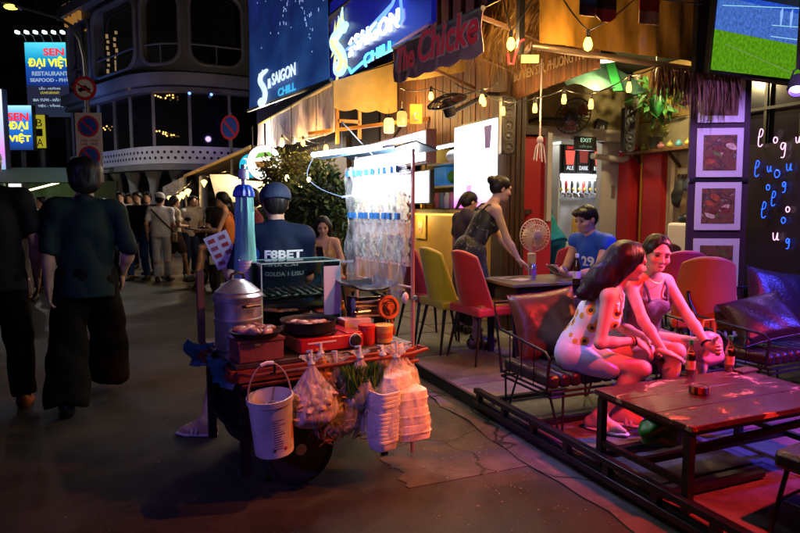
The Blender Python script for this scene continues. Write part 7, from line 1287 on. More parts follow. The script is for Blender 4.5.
# plastic bags on the front bar
def bag(name, label, a, b, ztop, w, d, h, fill, content=None, seed=1, group='plastic bags hung on the cart', m=None, flare=.35):
    o = cthing(name, label, 'bag', a, b, ztop-h, 0, group); r_ = random.Random(seed); prof = []
    for i in range(19):
        t = i/18; r = (math.sin(min(1, t/.22)*math.pi/2)**.7) if t < .22 else (1-.18*((t-.22)/.3) if t < .52 else .82-(.74*((t-.52)/.36)**.8 if t < .88 else .74)); r = max(.05, r)
        if t > .90: r = .08+flare*(t-.90)/.10
        prof.append((r, t*h))
    ph = r_.uniform(0, 6); S = Matrix.Diagonal(Vector((w/2, d/2, 1)))
    wob = lambda an, z, i: 1+(.03+.16*max(0, z/h-.4))*math.sin(7*an+ph+z*9)+(.02+.08*max(0, z/h-.4))*math.sin(13*an-ph*2+z*14)
    part(o, 'film', MB().lathe(prof, (0, 0, 0), 56, S, cap=False, wob=wob), m or CLEAR, smooth=80); part(o, 'knot', MB().lathe([(.012, -.012), (.020, 0), (.012, .012)], (0, 0, .895*h), 12), mat('knot_pale', (.55, .6, .6), .4)); part(o, 'loop', MB().tube([(0, 0, .9*h), (.01, .02, h+.02), (0, .05, h+.01)], .007, 6), mat('knot_pale', (.55, .6, .6), .4))
    if content: content(o, w, d, h, r_)
    return o
def lumps(cols, n, r0, r1, top=.5, sq=(1, 1, 1), key='meat'):
    def f(o, w, d, h, r_):
        for k in range(n):
            for _ in range(20):
                x, y, z = r_.uniform(-.42, .42), r_.uniform(-.40, .40), r_.uniform(.07, top)
                if x*x+y*y < .155: break
            rr = r_.uniform(r0, r1); part(o, 'food_piece', MB().ball((x*w, y*d, z*h), rr, 9, 6, (r_.uniform(.8, 1.4)*sq[0], r_.uniform(.8, 1.3)*sq[1], r_.uniform(.6, 1.1)*sq[2]), Matrix.Rotation(r_.uniform(0, 3), 3, 'Z') @ Matrix.Rotation(r_.uniform(-1, 1), 3, 'X')), mat(key+str(k % len(cols)), cols[k % len(cols)], .38, var=.35, vscale=24, bump=.2, bscale=40))
    return f
def herbs(cols, n, key, lw=.004, ll=.16, up=1.2, top=.55, rw=.36):
    def f(o, w, d, h, r_):
        for q, c in enumerate(cols):
            mb = MB()
            for k in range(n):
                x, y, z = r_.uniform(-rw, rw)*w, r_.uniform(-rw, rw)*d, r_.uniform(.05, top)*h; t = Vector((r_.gauss(0, .45), r_.gauss(0, .45), r_.gauss(up, .5))).normalized(); s_ = t.cross(Vector((r_.gauss(0, 1), r_.gauss(0, 1), r_.gauss(0, 1)))).normalized()*lw*r_.uniform(.6, 1.6); l = ll*r_.uniform(.4, 1); p = Vector((x, y, z)); e = p+t*l
                e.x = max(-.42*w, min(.42*w, e.x)); e.y = max(-.42*d, min(.42*d, e.y)); e.z = min(max(e.z, .03*h), .8*h); mb.raw([p-s_, p+s_, (p+e)/2+s_*1.4, (p+e)/2-s_*1.4, e], [(0, 1, 2, 3), (3, 2, 4)])
            i_ = part(o, 'contents', mb, mat(key+str(q), c, .5, var=.4, vscale=20), smooth=0); i_['kind'] = 'stuff'
    return f
bag('food_bag', 'clear knotted bag of pale meat pieces hanging beside the white bucket', .30, -.17, .70, .27, .18, .36, 1, lumps(((.55, .30, .22), (.62, .42, .34), (.45, .20, .12), (.6, .36, .2)), 52, .015, .030, .50, (1.3, .9, .8), key='meat'), 3)
bag('shredded_bag', 'large bag of shredded orange and green salad behind the meat bag', .47, -.09, .66, .34, .22, .43, 1, herbs(((.40, .16, .03), (.28, .08, .02), (.10, .14, .03), (.42, .26, .08)), 260, 'salad', .004, .13, .35, .62, .40), 8, m=film('clear_bag_warm', (.85, .75, .6), .22, .2, 22))
bag('herb_bag', 'clear bag of tall green herbs in the middle of the cart front', .585, -.13, .68, .24, .15, .31, 1, herbs(((.06, .20, .02), (.12, .30, .04), (.20, .30, .06)), 360, 'herb', .007, .22, 1.6, .45), 5)
bag('orange_bag', 'small knotted orange bag between the meat bag and the herbs', .40, -.06, .70, .12, .09, .20, 1, lumps(((.65, .22, .03),), 10, .02, .03, .5, key='orange'), 11, m=film('film_orange', (.75, .30, .05), .7, .3, 20)); bag('greens_bag', 'clear bag with limes and a folded cloth at the right corner of the cart', .86, -.09, .66, .22, .14, .26, 1, lumps(((.20, .30, .04), (.5, .34, .28), (.55, .42, .36)), 14, .028, .045, .5, key='lime'), 14); bag('noodle_bag', 'narrow bag of yellow strips hanging in front of the red canister', .735, -.10, .66, .14, .10, .22, 1, herbs(((.55, .25, .05), (.6, .35, .10)), 80, 'strip', .005, .14, 1.4, .5), 17)
# foam box stacks in a big clear bag
FM = mat('foam_white', (.86, .84, .80), .55, var=.05, bump=.06, bscale=90)
def foam_stack(label, a, b, z0, n, w, d, hh, lean, rz, rnd=False):
    o = cthing('foam_box_stack', label, 'boxes', a, b, z0, rz, 'foam box stacks in the bag'); z = 0
    sq = (lambda an, zz, i: (abs(math.cos(an))**5+abs(math.sin(an))**5)**-.2); S = Matrix.Diagonal(Vector((w/2, d/2, 1)))
    me = MB().lathe([(.80, 0), (.86, hh*.1), (.93, hh*.75), (1, hh*.8), (1, hh), (.90, hh*1.02), (.78, hh*.3)] if rnd else [(.86, 0), (.92, hh*.06), (.96, hh*.46), (1.0, hh*.48), (1.0, hh*.54), (.96, hh*.56), (.92, hh*.95), (.84, hh)], (0, 0, 0), 28, S, wob=sq).mesh('foam_box', 35)
    for k in range(n):
        q = mk('foam_box', me, FM, o); q.location = (lean[0]*z, lean[1]*z, z); q.rotation_euler = (0, 0, random.Random(k).uniform(-.05, .05)); z += hh*.36 if rnd else hh*1.01
    return o
foam_stack('left stack of nested white foam bowls in the big clear bag', .655, -.235, .195, 8, .135, .13, .055, (.04, .0), .1, True); foam_stack('second bundle of nested foam bowls on top of the left stack', .665, -.235, .375, 4, .135, .13, .055, (.05, .0), .15, True); foam_stack('right stack of closed white foam boxes in the big clear bag', .84, -.20, .205, 3, .20, .17, .088, (-.10, .02), -.12); foam_stack('upper foam box lying across the two stacks in the big clear bag', .765, -.15, .475, 1, .20, .15, .07, (.05, 0), .35)
bag('foam_bag', 'big clear plastic bag holding the stacked white foam boxes', .755, -.205, .70, .40, .24, .52, 1, None, 23, m=film('clear_bag_thin', (.9, .85, .8), .30, .15, 18))
# bucket
bk = cthing('white_bucket', 'white plastic paint bucket with printed label hanging from the cart by its handle', 'bucket', .115, -.155, .265); bk.rotation_euler = (R_(3), R_(-5), CR); BW_ = mat('bucket_white', (.62, .60, .60), .42, var=.38, vscale=4, bump=.06, bscale=15)
part(bk, 'pail', MB().lathe([(.086, 0), (.09, .004), (.101, .245), (.107, .248), (.108, .275), (.102, .278), (.099, .25), (.086, .012), (.001, .010)], (0, 0, 0), 40), BW_); part(bk, 'handle', MB().tube([(.104*math.cos(t), .0, .262+.17*math.sin(t)) for t in np.linspace(0, math.pi, 15)], .0045, 6), mat('handle_tan', (.45, .30, .22), .4)); part(bk, 'grip', MB().tube([(.03*t, 0, .432-.006*abs(t)) for t in (-1, 0, 1)], .010, 8), WHT)
tb = part(bk, 'printed_label', MB().lathe([(.0915, .03), (.0985, .20)], (0, 0, 0), 40, cap=False), mat('bucket_label', (.58, .52, .56), .45))
for k in range(13):
    z = .185-k*.0115; an = -1.57+.05; mbb = MB()
    rr = .0992-(.20-z)*.041; n_ = 6; w_ = random.Random(k).uniform(.20, .55)
    for i in range(n_): t0, t1 = an-.35+w_*2*i/n_*.6, an-.35+w_*2*(i+1)/n_*.6; mbb.raw([(rr*math.cos(t0), rr*math.sin(t0), z), (rr*math.cos(t1), rr*math.sin(t1), z), (rr*math.cos(t1), rr*math.sin(t1), z+.0045), (rr*math.cos(t0), rr*math.sin(t0), z+.0045)], [(0, 1, 2, 3)])
    part(tb, 'printed_line', mbb, mat('label_ink', (.12, .10, .22), .5))
for dx_, c_ in ((-.3, (.05, .05, .05)), (.25, (.5, .05, .08))): part(tb, 'printed_dot', MB().ball((.0925*math.cos(-1.57+dx_), .0925*math.sin(-1.57+dx_), .045), .009, 10, 6, (1, .25, 1)), mat('dot%d' % int(dx_*10), c_, .5))
part(tb, 'printed_blot', MB().lathe([(.0945, .07), (.0975, .15)], (0, 0, 0), 40, cap=False, wob=lambda a, z, i: 1.004 if .0 < (a-5.4) % 6.28 < .5 else .97), mat('label_rust', (.45, .20, .16), .5))
bt = cthing('steel_tumbler', 'tall steel tube standing inside the white bucket', 'tube', .135, -.13, .30); bt.rotation_euler = (R_(4), R_(-7), 0); part(bt, 'tube', MB().lathe([(.026, 0), (.027, .19), (.024, .195), (.022, .18)], (0, 0, 0), 20), STEEL); part(bt, 'rim', MB().tube([(.026*math.cos(t), .026*math.sin(t), .192) for t in np.linspace(0, 6.283, 17)], .003, 6, False), WHT)
hk = part(ct, 'bucket_hook', MB().tube([(.12, -.10, CZ-.04), (.12, -.16, CZ-.02), (.12, -.165, CZ+.03)], .006, 6), SOOT)
# menu sheet
mc = thing('menu_card', 'pale menu sheet with eight red dish pictures held out beside the umbrella', 'menu', W(222, 250, 3.95), -YAW); mc.rotation_euler = (R_(8), R_(-22), -YAW); part(mc, 'sheet', MB().box((0, 0, 0), (.155, .003, .22)), mat('menu_paper', (.62, .58, .66), .5))
for i in range(2):
    for k in range(4): part(mc, 'printed_dish', MB().box((-.036+.072*i, -.0025, .075-.05*k), (.042, .002, .026)), mat('menu_dish%d' % ((i+k) % 2), ((.45, .05, .05), (.35, .10, .12))[(i+k) % 2], .5, var=.5, vscale=60))
# vendor's plastic stool
vs = thing('vendor_stool', 'tall blue plastic stool the vendor perches on behind the cart', 'stool', (.98, 4.12, 0), .3); part(vs, 'seat', MB().box((0, 0, .64), (.30, .30, .04)), mat('stool_blue', (.03, .10, .35), .4), .015)
for sx in (-1, 1):
    for sy in (-1, 1): part(vs, 'leg', MB().bar((sx*.12, sy*.12, .62), (sx*.17, sy*.17, 0), .035), mat('stool_blue', (.03, .10, .35), .4))
# ================================================================== PEOPLE
S1, S2, S3 = SKIN('warm', (.52, .31, .21)), SKIN('fair', (.56, .36, .27)), SKIN('tan', (.38, .21, .13))
def wrap_text(F, shirt, body, x, z, w, h, m, y0=-1, into=1, name='printed_lettering', bold=.0):
    """print wrapped on the shirt: cast each point of the flat lettering onto the cloth"""
    rt, up_ = ((1, 0, 0), (0, 0, 1)) if into > 0 else ((-1, 0, 0), (0, 0, 1)); o = text(F.root, name, body, .1, (x if into > 0 else -x, y0, z), rt, up_, m, .002, fit=(w, h), bold=bold)
    bv = BVHTree.FromPolygons([v.co for v in shirt.data.vertices], [p.vertices for p in shirt.data.polygons])
    for v in o.data.vertices:
        hit = bv.ray_cast(Vector((v.co.x, y0, v.co.z)), Vector((0, into, 0)))
        if hit[0] is not None: v.co.y = hit[0].y-into*(.004 if (v.co.y-y0)*into < .0005 else .001)
    return o
def person_at(px, D, z=None): p = W(px, 208, D); return (p.x, p.y, (0 if p.x < 2.1 else gz) if z is None else z)
AWAY, TOCAM = -YAW, math.pi-YAW
def cloth(n, c, r=.75, v=.2): return mat('cloth_'+n, c, r, var=v, vscale=7, bump=.05, bscale=140, spec=.15)
# ---- two men walking up the street
F = make_person('person', 'man seen from behind in dark green tee and wide black trousers walking away', person_at(83, 4.25), R_(3), 1.73,
    dict(pelvis=(0, .02, .93), neck=(.01, .05, 1.43), head=(4, -9, 4), wl=(-.225, -.03, .86), wr=(.225, .13, .92), el=(-.4, -1, 0), er=(.6, -1, 0), hl=(0, .15, -1), hr=(0, .35, -1), al=(-.15, -.10, .09), ar=(.12, .42, .12), tl=-8, tr=10, fr=12, kr=(.35, 1, 0), cl=.4, cr=.4), S1, vox=.010)
hair(F, 'bushy'); tee(F, cloth('deepgreen', (.007, .020, .021)), sleeve=.95, loose=.016, hem=-.14, nz=.006); trousers(F, cloth('black', (.0035, .0035, .004), .9), r0=.110, r1=.116, r2=.142, end=.985, nz=.006, fl=((0, 1, 0), .82)); shoes(F, mat('shoe_black', (.015, .015, .016), .4))
F = make_person('person', 'man in black tee and black trousers cut by the left picture edge', person_at(-13, 4.05), R_(2), 1.80, dict(pelvis=(0, 0, .96), neck=(0, .03, 1.50), head=(10, -4, 0), wr=(.25, .10, .93), er=(.5, -1, 0), hr=(0, .2, -1), ar=(.12, .22, .09), al=(-.12, -.2, .09), fr=6), S1, vox=.010)
hair(F, 'short'); tee(F, cloth('blacktee', (.008, .008, .011)), sleeve=.66, loose=.03, hem=-.10); trousers(F, cloth('black', (.0035, .0035, .004), .9), r0=.105, r1=.085, r2=.075); shoes(F, mat('shoe_orange', (.42, .10, .05), .5, var=.4, vscale=12)); 
# ---- vendor
F = make_person('person', 'snack vendor from behind in navy cap and navy printed tee', person_at(275, 3.98), AWAY+.06, 1.66,
    dict(pelvis=(0, 0, .76), neck=(.0, .04, 1.262), sy=3, head=(14, -12, 0), wl=(-.34, .16, .98), el=(-.3, -.6, -1), hl=(-.4, .5, .2), wr=(.12, .34, .86), er=(.35, -.5, -1), al=(-.42, -.22, .085), kl=(-.8, .6, .2), tl=-80, ar=(.20, .18, .085), kr=(.3, 1, 0), cl=.6), S1, vox=.009)
sh = tee(F, cloth('navy', (.005, .013, .038), .7), sleeve=.75, loose=.030, hem=-.10); trousers(F, cloth('darkshort', (.02, .025, .04)), end=.46, r0=.10, r1=.085); sandals(F, mat('sandal_grey', (.45, .42, .42), .6)); hair(F, 'short')
CAPM = mat('cap_navy', (.008, .022, .065), .7, var=.2, vscale=10, bump=.2, bscale=120); q = F.q; P = [E_(q(0, -.018, .055), V3(.106, .124, .092)*F.hs, .02, F.HB), E_(q(0, -.085, .025), V3(.088, .050, .060)*F.hs, .03, F.HB)]
cp_ = garment(F, 'cap', P, CAPM, [(q(0, 0, .012), -(F.HB @ V3(0, .05, 1)))], None, .006); part(cp_, 'brim', MB().slab([[Vector(q((i/8-.5)*.155, .075+.085*math.sqrt(max(0, 1-((i/8-.5)*2)**2))*j/3, .036-.012*j/3-.02*((i/8-.5)*2)**2)) for j in range(4)] for i in range(9)], .004), CAPM); part(cp_, 'button', MB().ball(q(0, -.018, .138), .009, 8, 6), CAPM)
PW = mat('print_white', (.72, .75, .80), .5); wrap_text(F, sh, 'F8BET', -.055, 1.085, .23, .052, PW, bold=.004); wrap_text(F, sh, 'GOLDA 1 LISU', -.055, .975, .23, .026, PW); wrap_text(F, sh, 'NHÀ CÁI', -.055, 1.035, .20, .022, PW)
lg = wrap_text(F, sh, 'ra', -.165, 1.085, .06, .05, PW, bold=.003)
disc = MB().lathe([(.048, 0), (.001, .001)], (-.135, 0, 1.11), 28, Matrix.Rotation(R_(90), 3, 'X')); 
bv = BVHTree.FromPolygons([v.co for v in sh.data.vertices], [p.vertices for p in sh.data.polygons]); nv = []
for x, y, z in disc.v:
    h_ = bv.ray_cast(Vector((x, -1, z)), Vector((0, 1, 0))); nv.append((x, (h_[0].y if h_[0] else y)-.0025, z))
disc.v = nv; part(F.root, 'printed_roundel', disc, mat('print_blue_disc', (.03, .16, .60), .5))
# ---- women at the low table
F = make_person('person', 'woman with long black hair in white sunflower top and pale shorts on the wire bench', (2.42, 3.02, gz), -YAW-R_(90)-R_(26), 1.60,
    dict(pelvis=(0, 0, .445), neck=(.02, .215, .845), sy=6, head=(20, -16, 2), wr=(.10, .36, .545), er=(.5, -.45, -.6), hr=(-.1, .7, -.5), pr=(-.2, -.3, -1), wl=(-.05, .40, .535), el=(-.6, -.4, -.5), hl=(.3, .7, -.4), pl=(.1, -.2, -1), ar=(.13, .16, .085), kr=(.10, 1, .35), tr=12, al=(-.03, .26, .085), kl=(-.1, 1, .3), tl=-4, cr=.35, cl=.35), S2, True, vox=.0085)
q = F.q; s = F.s
hair(F, 'long', extra=[C_(q(.01, -.06, .0), q(.03, -.15, -.16), .088*s, .070*s, .06), C_(q(.03, -.14, -.14), q(.05, -.22, -.27), .070*s, .040*s, .05), C_(q(.045, -.06, .02), q(.075, -.11, -.17), .050*s, .040*s, .05), C_(q(.075, -.11, -.17), q(.09, -.17, -.28), .04*s, .014*s, .04), C_(q(-.06, -.04, .0), q(-.06, -.08, -.18), .04*s, .025*s, .04), C_(q(-.02, -.12, -.10), q(-.01, -.21, -.25), .055*s, .025*s, .04)])
def flower_mat():
    m = bpy.data.materials.new('sunflower_cloth'); m.use_nodes = True; nt = m.node_tree; N = nt.nodes; L = nt.links; b = N['Principled BSDF']; b.inputs['Roughness'].default_value = .75; tc = N.new('ShaderNodeTexCoord'); vo = N.new('ShaderNodeTexVoronoi'); vo.inputs['Scale'].default_value = 13.5; vo.inputs['Randomness'].default_value = .65; L.new(tc.outputs['Object'], vo.inputs['Vector']); cr = N.new('ShaderNodeValToRGB'); cr.color_ramp.interpolation = 'CONSTANT'; L.new(vo.outputs['Distance'], cr.inputs[0]); e = cr.color_ramp.elements; e[0].color = (.05, .02, .01, 1); e[1].position = .20; e[1].color = (.62, .33, .03, 1); q_ = e.new(.40); q_.color = (.78, .76, .74, 1); L.new(cr.outputs[0], b.inputs['Base Color']); return m
def tank(F, m, name='top', top=.20, hem=.02, loose=.014, nz=.003, tilt=.25):
    s = F.s; fr = np.stack([F.r, F.fw, F.up], 1); t = .88; P = [E_(F.pel*.34+F.nk*.66, (.150*s*t+loose, .103*s*t+loose, .17*s), .05, fr), C_(F.pel*.5+F.nk*.5, F.pel+F.up*(hem-.04)*s, .132*s+loose, .150*s+loose, .05, (F.fw, .72))]
    for sd in (1, -1): P.append(E_(F.pel*.36+F.nk*.64+F.r*sd*.062*s+F.fw*.092*s-F.up*.01*s, (.062*s, .054*s, .062*s), .03, fr))
    g_ = garment(F, name, P, m, [(F.pel+F.up*hem*s, -F.up), (F.nk-F.up*(.30-top)*s, F.up+F.fw*tilt)], (nz, 24, (1, 1, .6), 1.9) if nz else None, .008)
    for sd in (1, -1):
        c = F.nk+F.r*sd*.088*s; part(F.root, 'shoulder_strap', MB().tube([Vector(F.pel*.36+F.nk*.64+F.r*sd*.075*s+F.fw*.118*s+F.up*.05*s), Vector(c+F.fw*.082*s-F.up*.045*s), Vector(c+F.fw*.02*s+F.up*.004*s), Vector(c-F.fw*.07*s-F.up*.03*s), Vector(F.pel*.34+F.nk*.66+F.r*sd*.085*s-F.fw*.108*s+F.up*.05*s)], .010*s, 6), m)
    return g_
tank(F, flower_mat(), top=.235, hem=-.03, loose=.020, nz=.004, tilt=.12); trousers(F, cloth('pale_short', (.55, .55, .66), .7), 'shorts', end=.26, r0=.108, r1=.100, top=.10); sandals(F, mat('sandal_white', (.62, .60, .62), .5))
for k, dd in enumerate((.012, .026)): w, d, n_ = F.hand[1]; u_ = nrm(F.wr[1]-F.el[1]); a_ = nrm(np.cross(u_, V3(0, 0, 1))); b_ = np.cross(u_, a_); part(F.root, 'bracelet', MB().tube([Vector(F.wr[1]-u_*(dd+.01)+(a_*math.cos(t)+b_*math.sin(t))*.0285*s) for t in np.linspace(0, 6.283, 17)], .005, 6, False), (BLKP, mat('beads', (.35, .15, .1), .3))[k])
def loc_of(o, p): return np.array((Matrix.Translation(o[0]) @ Matrix.Rotation(o[1], 4, 'Z')).inverted() @ Vector(p))
W2 = ((2.92, 3.06, gz), R_(180)+R_(8)); b2l = loc_of(W2, (B2[0], B2[1], TZ+.07)); h2l = loc_of(W2, G(694, 364, .56))
F = make_person('person', 'woman in dark camisole leaning to her friend and reaching for a bottle', W2[0], W2[1], 1.60,
    dict(pelvis=(0, 0, .445), neck=(.03, .12, .870), sy=-8, sroll=-3, head=(-32, -14, -6), wl=tuple(b2l+np.array((-.03, -.13, .02))), el=(-.5, -.2, -.6), hl=(.12, 1, -.02), pl=(1, .1, 0), cl=.75, wr=tuple(h2l+np.array((.05, -.12, 0))), er=(.9, -.3, -.5), hr=(-.5, .6, -.25), pr=(0, 0, -1), cr=.3, ar=(.12, .32, .085), kr=(.1, 1, .3), al=(-.10, .36, .085), kl=(-.15, 1, .3), tr=6, tl=-8), S2, True, vox=.0085)
hair(F, 'tied'); tank(F, mat('camisole_dark', (.035, .03, .05), .6, col2=(.10, .09, .13), vscale=9, bump=.2, bscale=60), 'camisole', top=.205, hem=-.02); trousers(F, mat('skirt_print', (.05, .03, .06), .7, col2=(.18, .08, .10), vscale=12), 'skirt', end=.22, r0=.112, r1=.11); sandals(F, mat('sandal_white', (.62, .60, .62), .5))
part(F.root, 'necklace', MB().tube([Vector(F.nk+F.up*.02+F.r*.055*math.cos(t)+F.fw*(.03+.05*math.sin(t))-F.up*.03*math.sin(t)) for t in np.linspace(0, math.pi, 11)], .002, 5), mat('gold', (.8, .55, .2), .25, 1)); u_ = nrm(F.wr[-1]-F.el[-1]); a_ = nrm(np.cross(u_, V3(0, 0, 1))); b_ = np.cross(u_, a_); part(F.root, 'wrist_watch', MB().tube([Vector(F.wr[-1]-u_*.03+(a_*math.cos(t)+b_*math.sin(t))*.028) for t in np.linspace(0, 6.283, 17)], .007, 6, False), BLKP)
p = W(708, 335, 3.72); o = thing('pink_handbag', 'soft pink handbag standing on the bench beside the woman in the camisole', 'bag', (p.x, p.y, gz+.35)); v, f = solid([E_((0, 0, .10), (.11, .06, .10), .03), E_((0, 0, .04), (.12, .07, .05), .03)], .007, noise=(.003, 30, (1, 1, 1), .4)); mk('body', np_mesh('body', [(v, f)]), mat('bag_pink', (.50, .22, .26), .4, var=.2, vscale=8), o); part(o, 'handle', MB().tube([(-.06, 0, .17), (-.04, 0, .27), (.04, 0, .27), (.06, 0, .17)], .007, 8), mat('bag_handle', (.45, .25, .06), .35, .5)); part(o, 'clasp', MB().ball((0, -.062, .14), .014, 10, 6), mat('gold', (.8, .55, .2), .25, 1))
# ---- woman standing at the dining table, figure behind her
F = make_person('person', 'woman with hair bun in black floral strap dress bending over the dining table', person_at(472, 5.75), -YAW-R_(80), 1.63,
    dict(pelvis=(0, -.02, .90), neck=(.02, .19, 1.325), sy=4, head=(2, -16, 0), wr=(.20, .40, .80), er=(.3, -.8, -.2), hr=(-.1, .8, -.5), pr=(0, -.3, -1), wl=(-.06, .46, .80), el=(-.4, -.8, -.2), hl=(.1, .8, -.5), pl=(0, -.3, -1), ar=(.10, .02, .085), al=(-.09, .10, .085)), S2, True, vox=.009)
hair(F, 'bun'); DR = ramp_mat('floral_dress', [(.30, (.012, .012, .018)), (.60, (.018, .02, .03)), (.68, (.22, .20, .24)), (.8, (.10, .22, .24))], 16, .6, dist=1.0); tank(F, DR, 'dress_top', top=.20, hem=-.08); s = F.s; garment(F, 'dress_skirt', [E_(F.pel, (.185*s, .145*s, .16*s), .05), C_(F.pel-V3(0, 0, .05), F.pel*V3(1, 1, 0)+V3(0, .04, .42), .190*s, .235*s, .06, ((0, 1, 0), .82))], DR, [(V3(0, 0, .42), V3(0, 0, -1))], (.006, 22, (1, 1, .3), .4)); shoes(F, mat('shoe_dark', (.03, .03, .03), .5))
F = make_person('person', 'shorter person in dark shirt half hidden behind the standing woman', person_at(466, 6.45), -YAW-R_(60), 1.46, dict(head=(0, -24, 0)), S1, True, vox=.011); hair(F, 'tied'); tee(F, cloth('palegrey', (.06, .05, .08)), hem=-.08); trousers(F, cloth('darkpant', (.02, .02, .03))); shoes(F, mat('shoe_dark', (.03, .03, .03), .5))
# ---- young man in blue
F = make_person('person', 'young man in sleeveless blue jersey sitting and looking at his phone', person_at(602, 5.62), -YAW+R_(118), 1.70,
    dict(pelvis=(0, 0, .57), neck=(0, .12, 1.04), head=(0, -20, 0), wr=(.07, .44, .72), er=(.6, -.6, -.6), hr=(-.35, .8, .2), pr=(-.4, 0, 1), wl=(-.06, .44, .72), el=(-.6, -.6, -.6), hl=(.35, .8, .2), pl=(.4, 0, 1), cl=.5, cr=.5, ar=(.14, .46, .085), al=(-.14, .46, .085), kr=(.2, 1, .4), kl=(-.2, 1, .4)), S1, vox=.009)
hair(F, 'short', extra=[E_(F.q(0, .06, .085), V3(.075, .05, .03)*F.hs, .02, F.HB)]); jr = tee(F, cloth('jersey', (.02, .09, .50), .5), 'jersey', sleeve=.12, loose=.022, hem=-.04); trousers(F, cloth('greypant', (.05, .05, .07)), end=.5, r1=.085); shoes(F, mat('shoe_dark', (.03, .03, .03), .5)); wrap_text(F, jr, '29', -.02, .78, .12, .09, PW, y0=1, into=-1, bold=.003)
part(F.root, 'phone', MB().box((.0, .535, .755), (.075, .012, .15), Matrix.Rotation(R_(-55), 3, 'X')), BLKP, .004)
# ---- man at the taps
F = make_person('person', 'bartender in teal shirt bending with his back turned at the taps', person_at(553, 7.55), AWAY+R_(25), 1.66, dict(pelvis=(0, 0, .90), neck=(-.06, .30, 1.28), head=(20, -35, 0), wr=(.1, .5, .9), wl=(-.3, .45, .95)), S1, vox=.011, fine=False); hair(F, 'short'); tee(F, cloth('teal', (.01, .26, .24), .6), sleeve=.7, loose=.03); trousers(F, cloth('tealpant', (.01, .10, .10))); shoes(F, mat('shoe_dark', (.03, .03, .03), .5))
# ---- woman with phone
F = make_person('person', 'woman in pale strap top sitting in front of the shrubs looking at her phone', person_at(324, 7.45), TOCAM-.05, 1.62,
    dict(pelvis=(0, .02, .57), neck=(0, .05, 1.04), head=(6, -24, 0), wr=(.05, .30, .82), er=(.7, -.3, -.7), hr=(-.4, .5, .5), pr=(0, -.6, .6), wl=(-.07, .28, .80), el=(-.7, -.3, -.7), hl=(.4, .5, .5), pl=(0, -.6, .6), cl=.6, cr=.6, ar=(.12, .50, .085), al=(-.10, .52, .085), kr=(.1, 1, .4), kl=(-.1, 1, .4)), S2, True, vox=.010)
hair(F, 'long', extra=[C_(F.q(e*.07, -.02, -.02), F.q(e*.085, .02, -.26), .04, .02, .03) for e in (1, -1)]); tank(F, cloth('beige_top', (.52, .36, .22)), top=.19, nz=.003); trousers(F, cloth('jeans', (.03, .09, .30)), r0=.10, r1=.075); shoes(F, mat('shoe_pale', (.5, .5, .5), .5)); part(F.root, 'phone', MB().box((-.01, .37, .90), (.075, .012, .15), Matrix.Rotation(R_(-30), 3, 'X')), BLKP, .004)
# ---- passers-by
def passer(label, px, D, H, rz, skin, shirt, pants, style='short', fem=False, pose=None, short=None, z=None, sleeve=.6, footm=None, dress=None):
    F = make_person('person', label, person_at(px, D, z), rz, H, pose or {}, skin, fem, .013, False); hair(F, style)
    if sleeve is None: tank(F, shirt)
    else: tee(F, shirt, sleeve=sleeve, nz=.004)
    if short: trousers(F, pants, 'shorts', end=short, r0=.105, r1=.10)
    else: trousers(F, pants)
    shoes(F, footm or mat('shoe_dark', (.03, .03, .03), .5)); return F
JN = cloth('jeans', (.03, .09, .30)); JD = cloth('jeans_dark', (.02, .035, .10)); BK = cloth('black', (.0035, .0035, .004), .9)
st1 = dict(wr=(.20, .16, .95), wl=(-.22, .14, .90), ar=(.12, .08, .085), al=(-.12, -.1, .085))
passer('man in plain white tee facing the camera in the far crowd', 121, 12.7, 1.72, TOCAM+.1, S1, cloth('whitetee', (.66, .62, .60)), JD, pose=st1)
passer('man in black polo and blue jeans next to the man in white tee', 138, 12.1, 1.70, TOCAM-.1, S1, cloth('blackpolo', (.012, .012, .014)), JN, pose=dict(wr=(.22, .10, .92), wl=(-.24, .10, .95), ar=(.14, .1, .085), al=(-.12, -.05, .085)))
passer('man with reddish face peering out behind the black polo', 148, 13.2, 1.72, TOCAM, S3, cloth('blacktee', (.012, .012, .016)), JD); passer('dim figure in brown between the white tee and black polo men', 130, 14.5, 1.72, TOCAM, S3, cloth('brown', (.10, .05, .03)), JD)
F = passer('person in white uniform and white head cap standing with a shoulder bag', 160, 11.8, 1.66, AWAY+.35, S1, cloth('uniform', (.70, .74, .80)), cloth('uniform_pant', (.62, .68, .78)), pose=dict(wr=(.16, .20, 1.0), wl=(-.24, .02, .88), ar=(.10, .05, .085), al=(-.09, -.05, .085), head=(-25, -6, 0)))
garment(F, 'head_cap', [E_(F.q(0, -.02, .045), V3(.098, .112, .092)*F.hs, .02, F.HB), E_(F.q(0, -.05, .09), V3(.085, .09, .05)*F.hs, .03, F.HB)], cloth('capwhite', (.62, .62, .66)), [(F.q(0, 0, .0), -(F.HB @ V3(0, .3, 1)))], None, .011); part(F.root, 'bag_strap', MB().tube([(-.16, -.14, 1.38), (0, -.17, 1.2), (.20, -.10, .98), (.22, .02, .92)], .014, 6), BK); part(F.root, 'shoulder_bag', MB().box((.24, .02, .84), (.10, .22, .18)), mat('bag_tan', (.30, .20, .10), .6), .02); part(F.root, 'camera', MB().box((.20, .30, .98), (.14, .06, .09)), mat('camera_lit', (.4, .4, .42), .4), .01)
passer('woman in light blouse and shorts with brown hair beside the white uniform', 174, 12.1, 1.62, AWAY-.9, S1, cloth('cream', (.50, .42, .30)), cloth('shortdark', (.08, .05, .05)), 'tied', True, dict(ar=(.10, .20, .085), al=(-.10, -.18, .085), wr=(.14, .24, 1.05), wl=(-.16, .22, 1.02)), .34, footm=mat('shoe_pale', (.5, .5, .5), .5))
passer('slim man in white shirt leaning on the parked motorbike', 188, 13.0, 1.66, TOCAM+.9, S1, cloth('whitetee', (.66, .62, .60)), JD, pose=dict(neck=(.02, .16, 1.38), wr=(.3, .2, 1.0)))
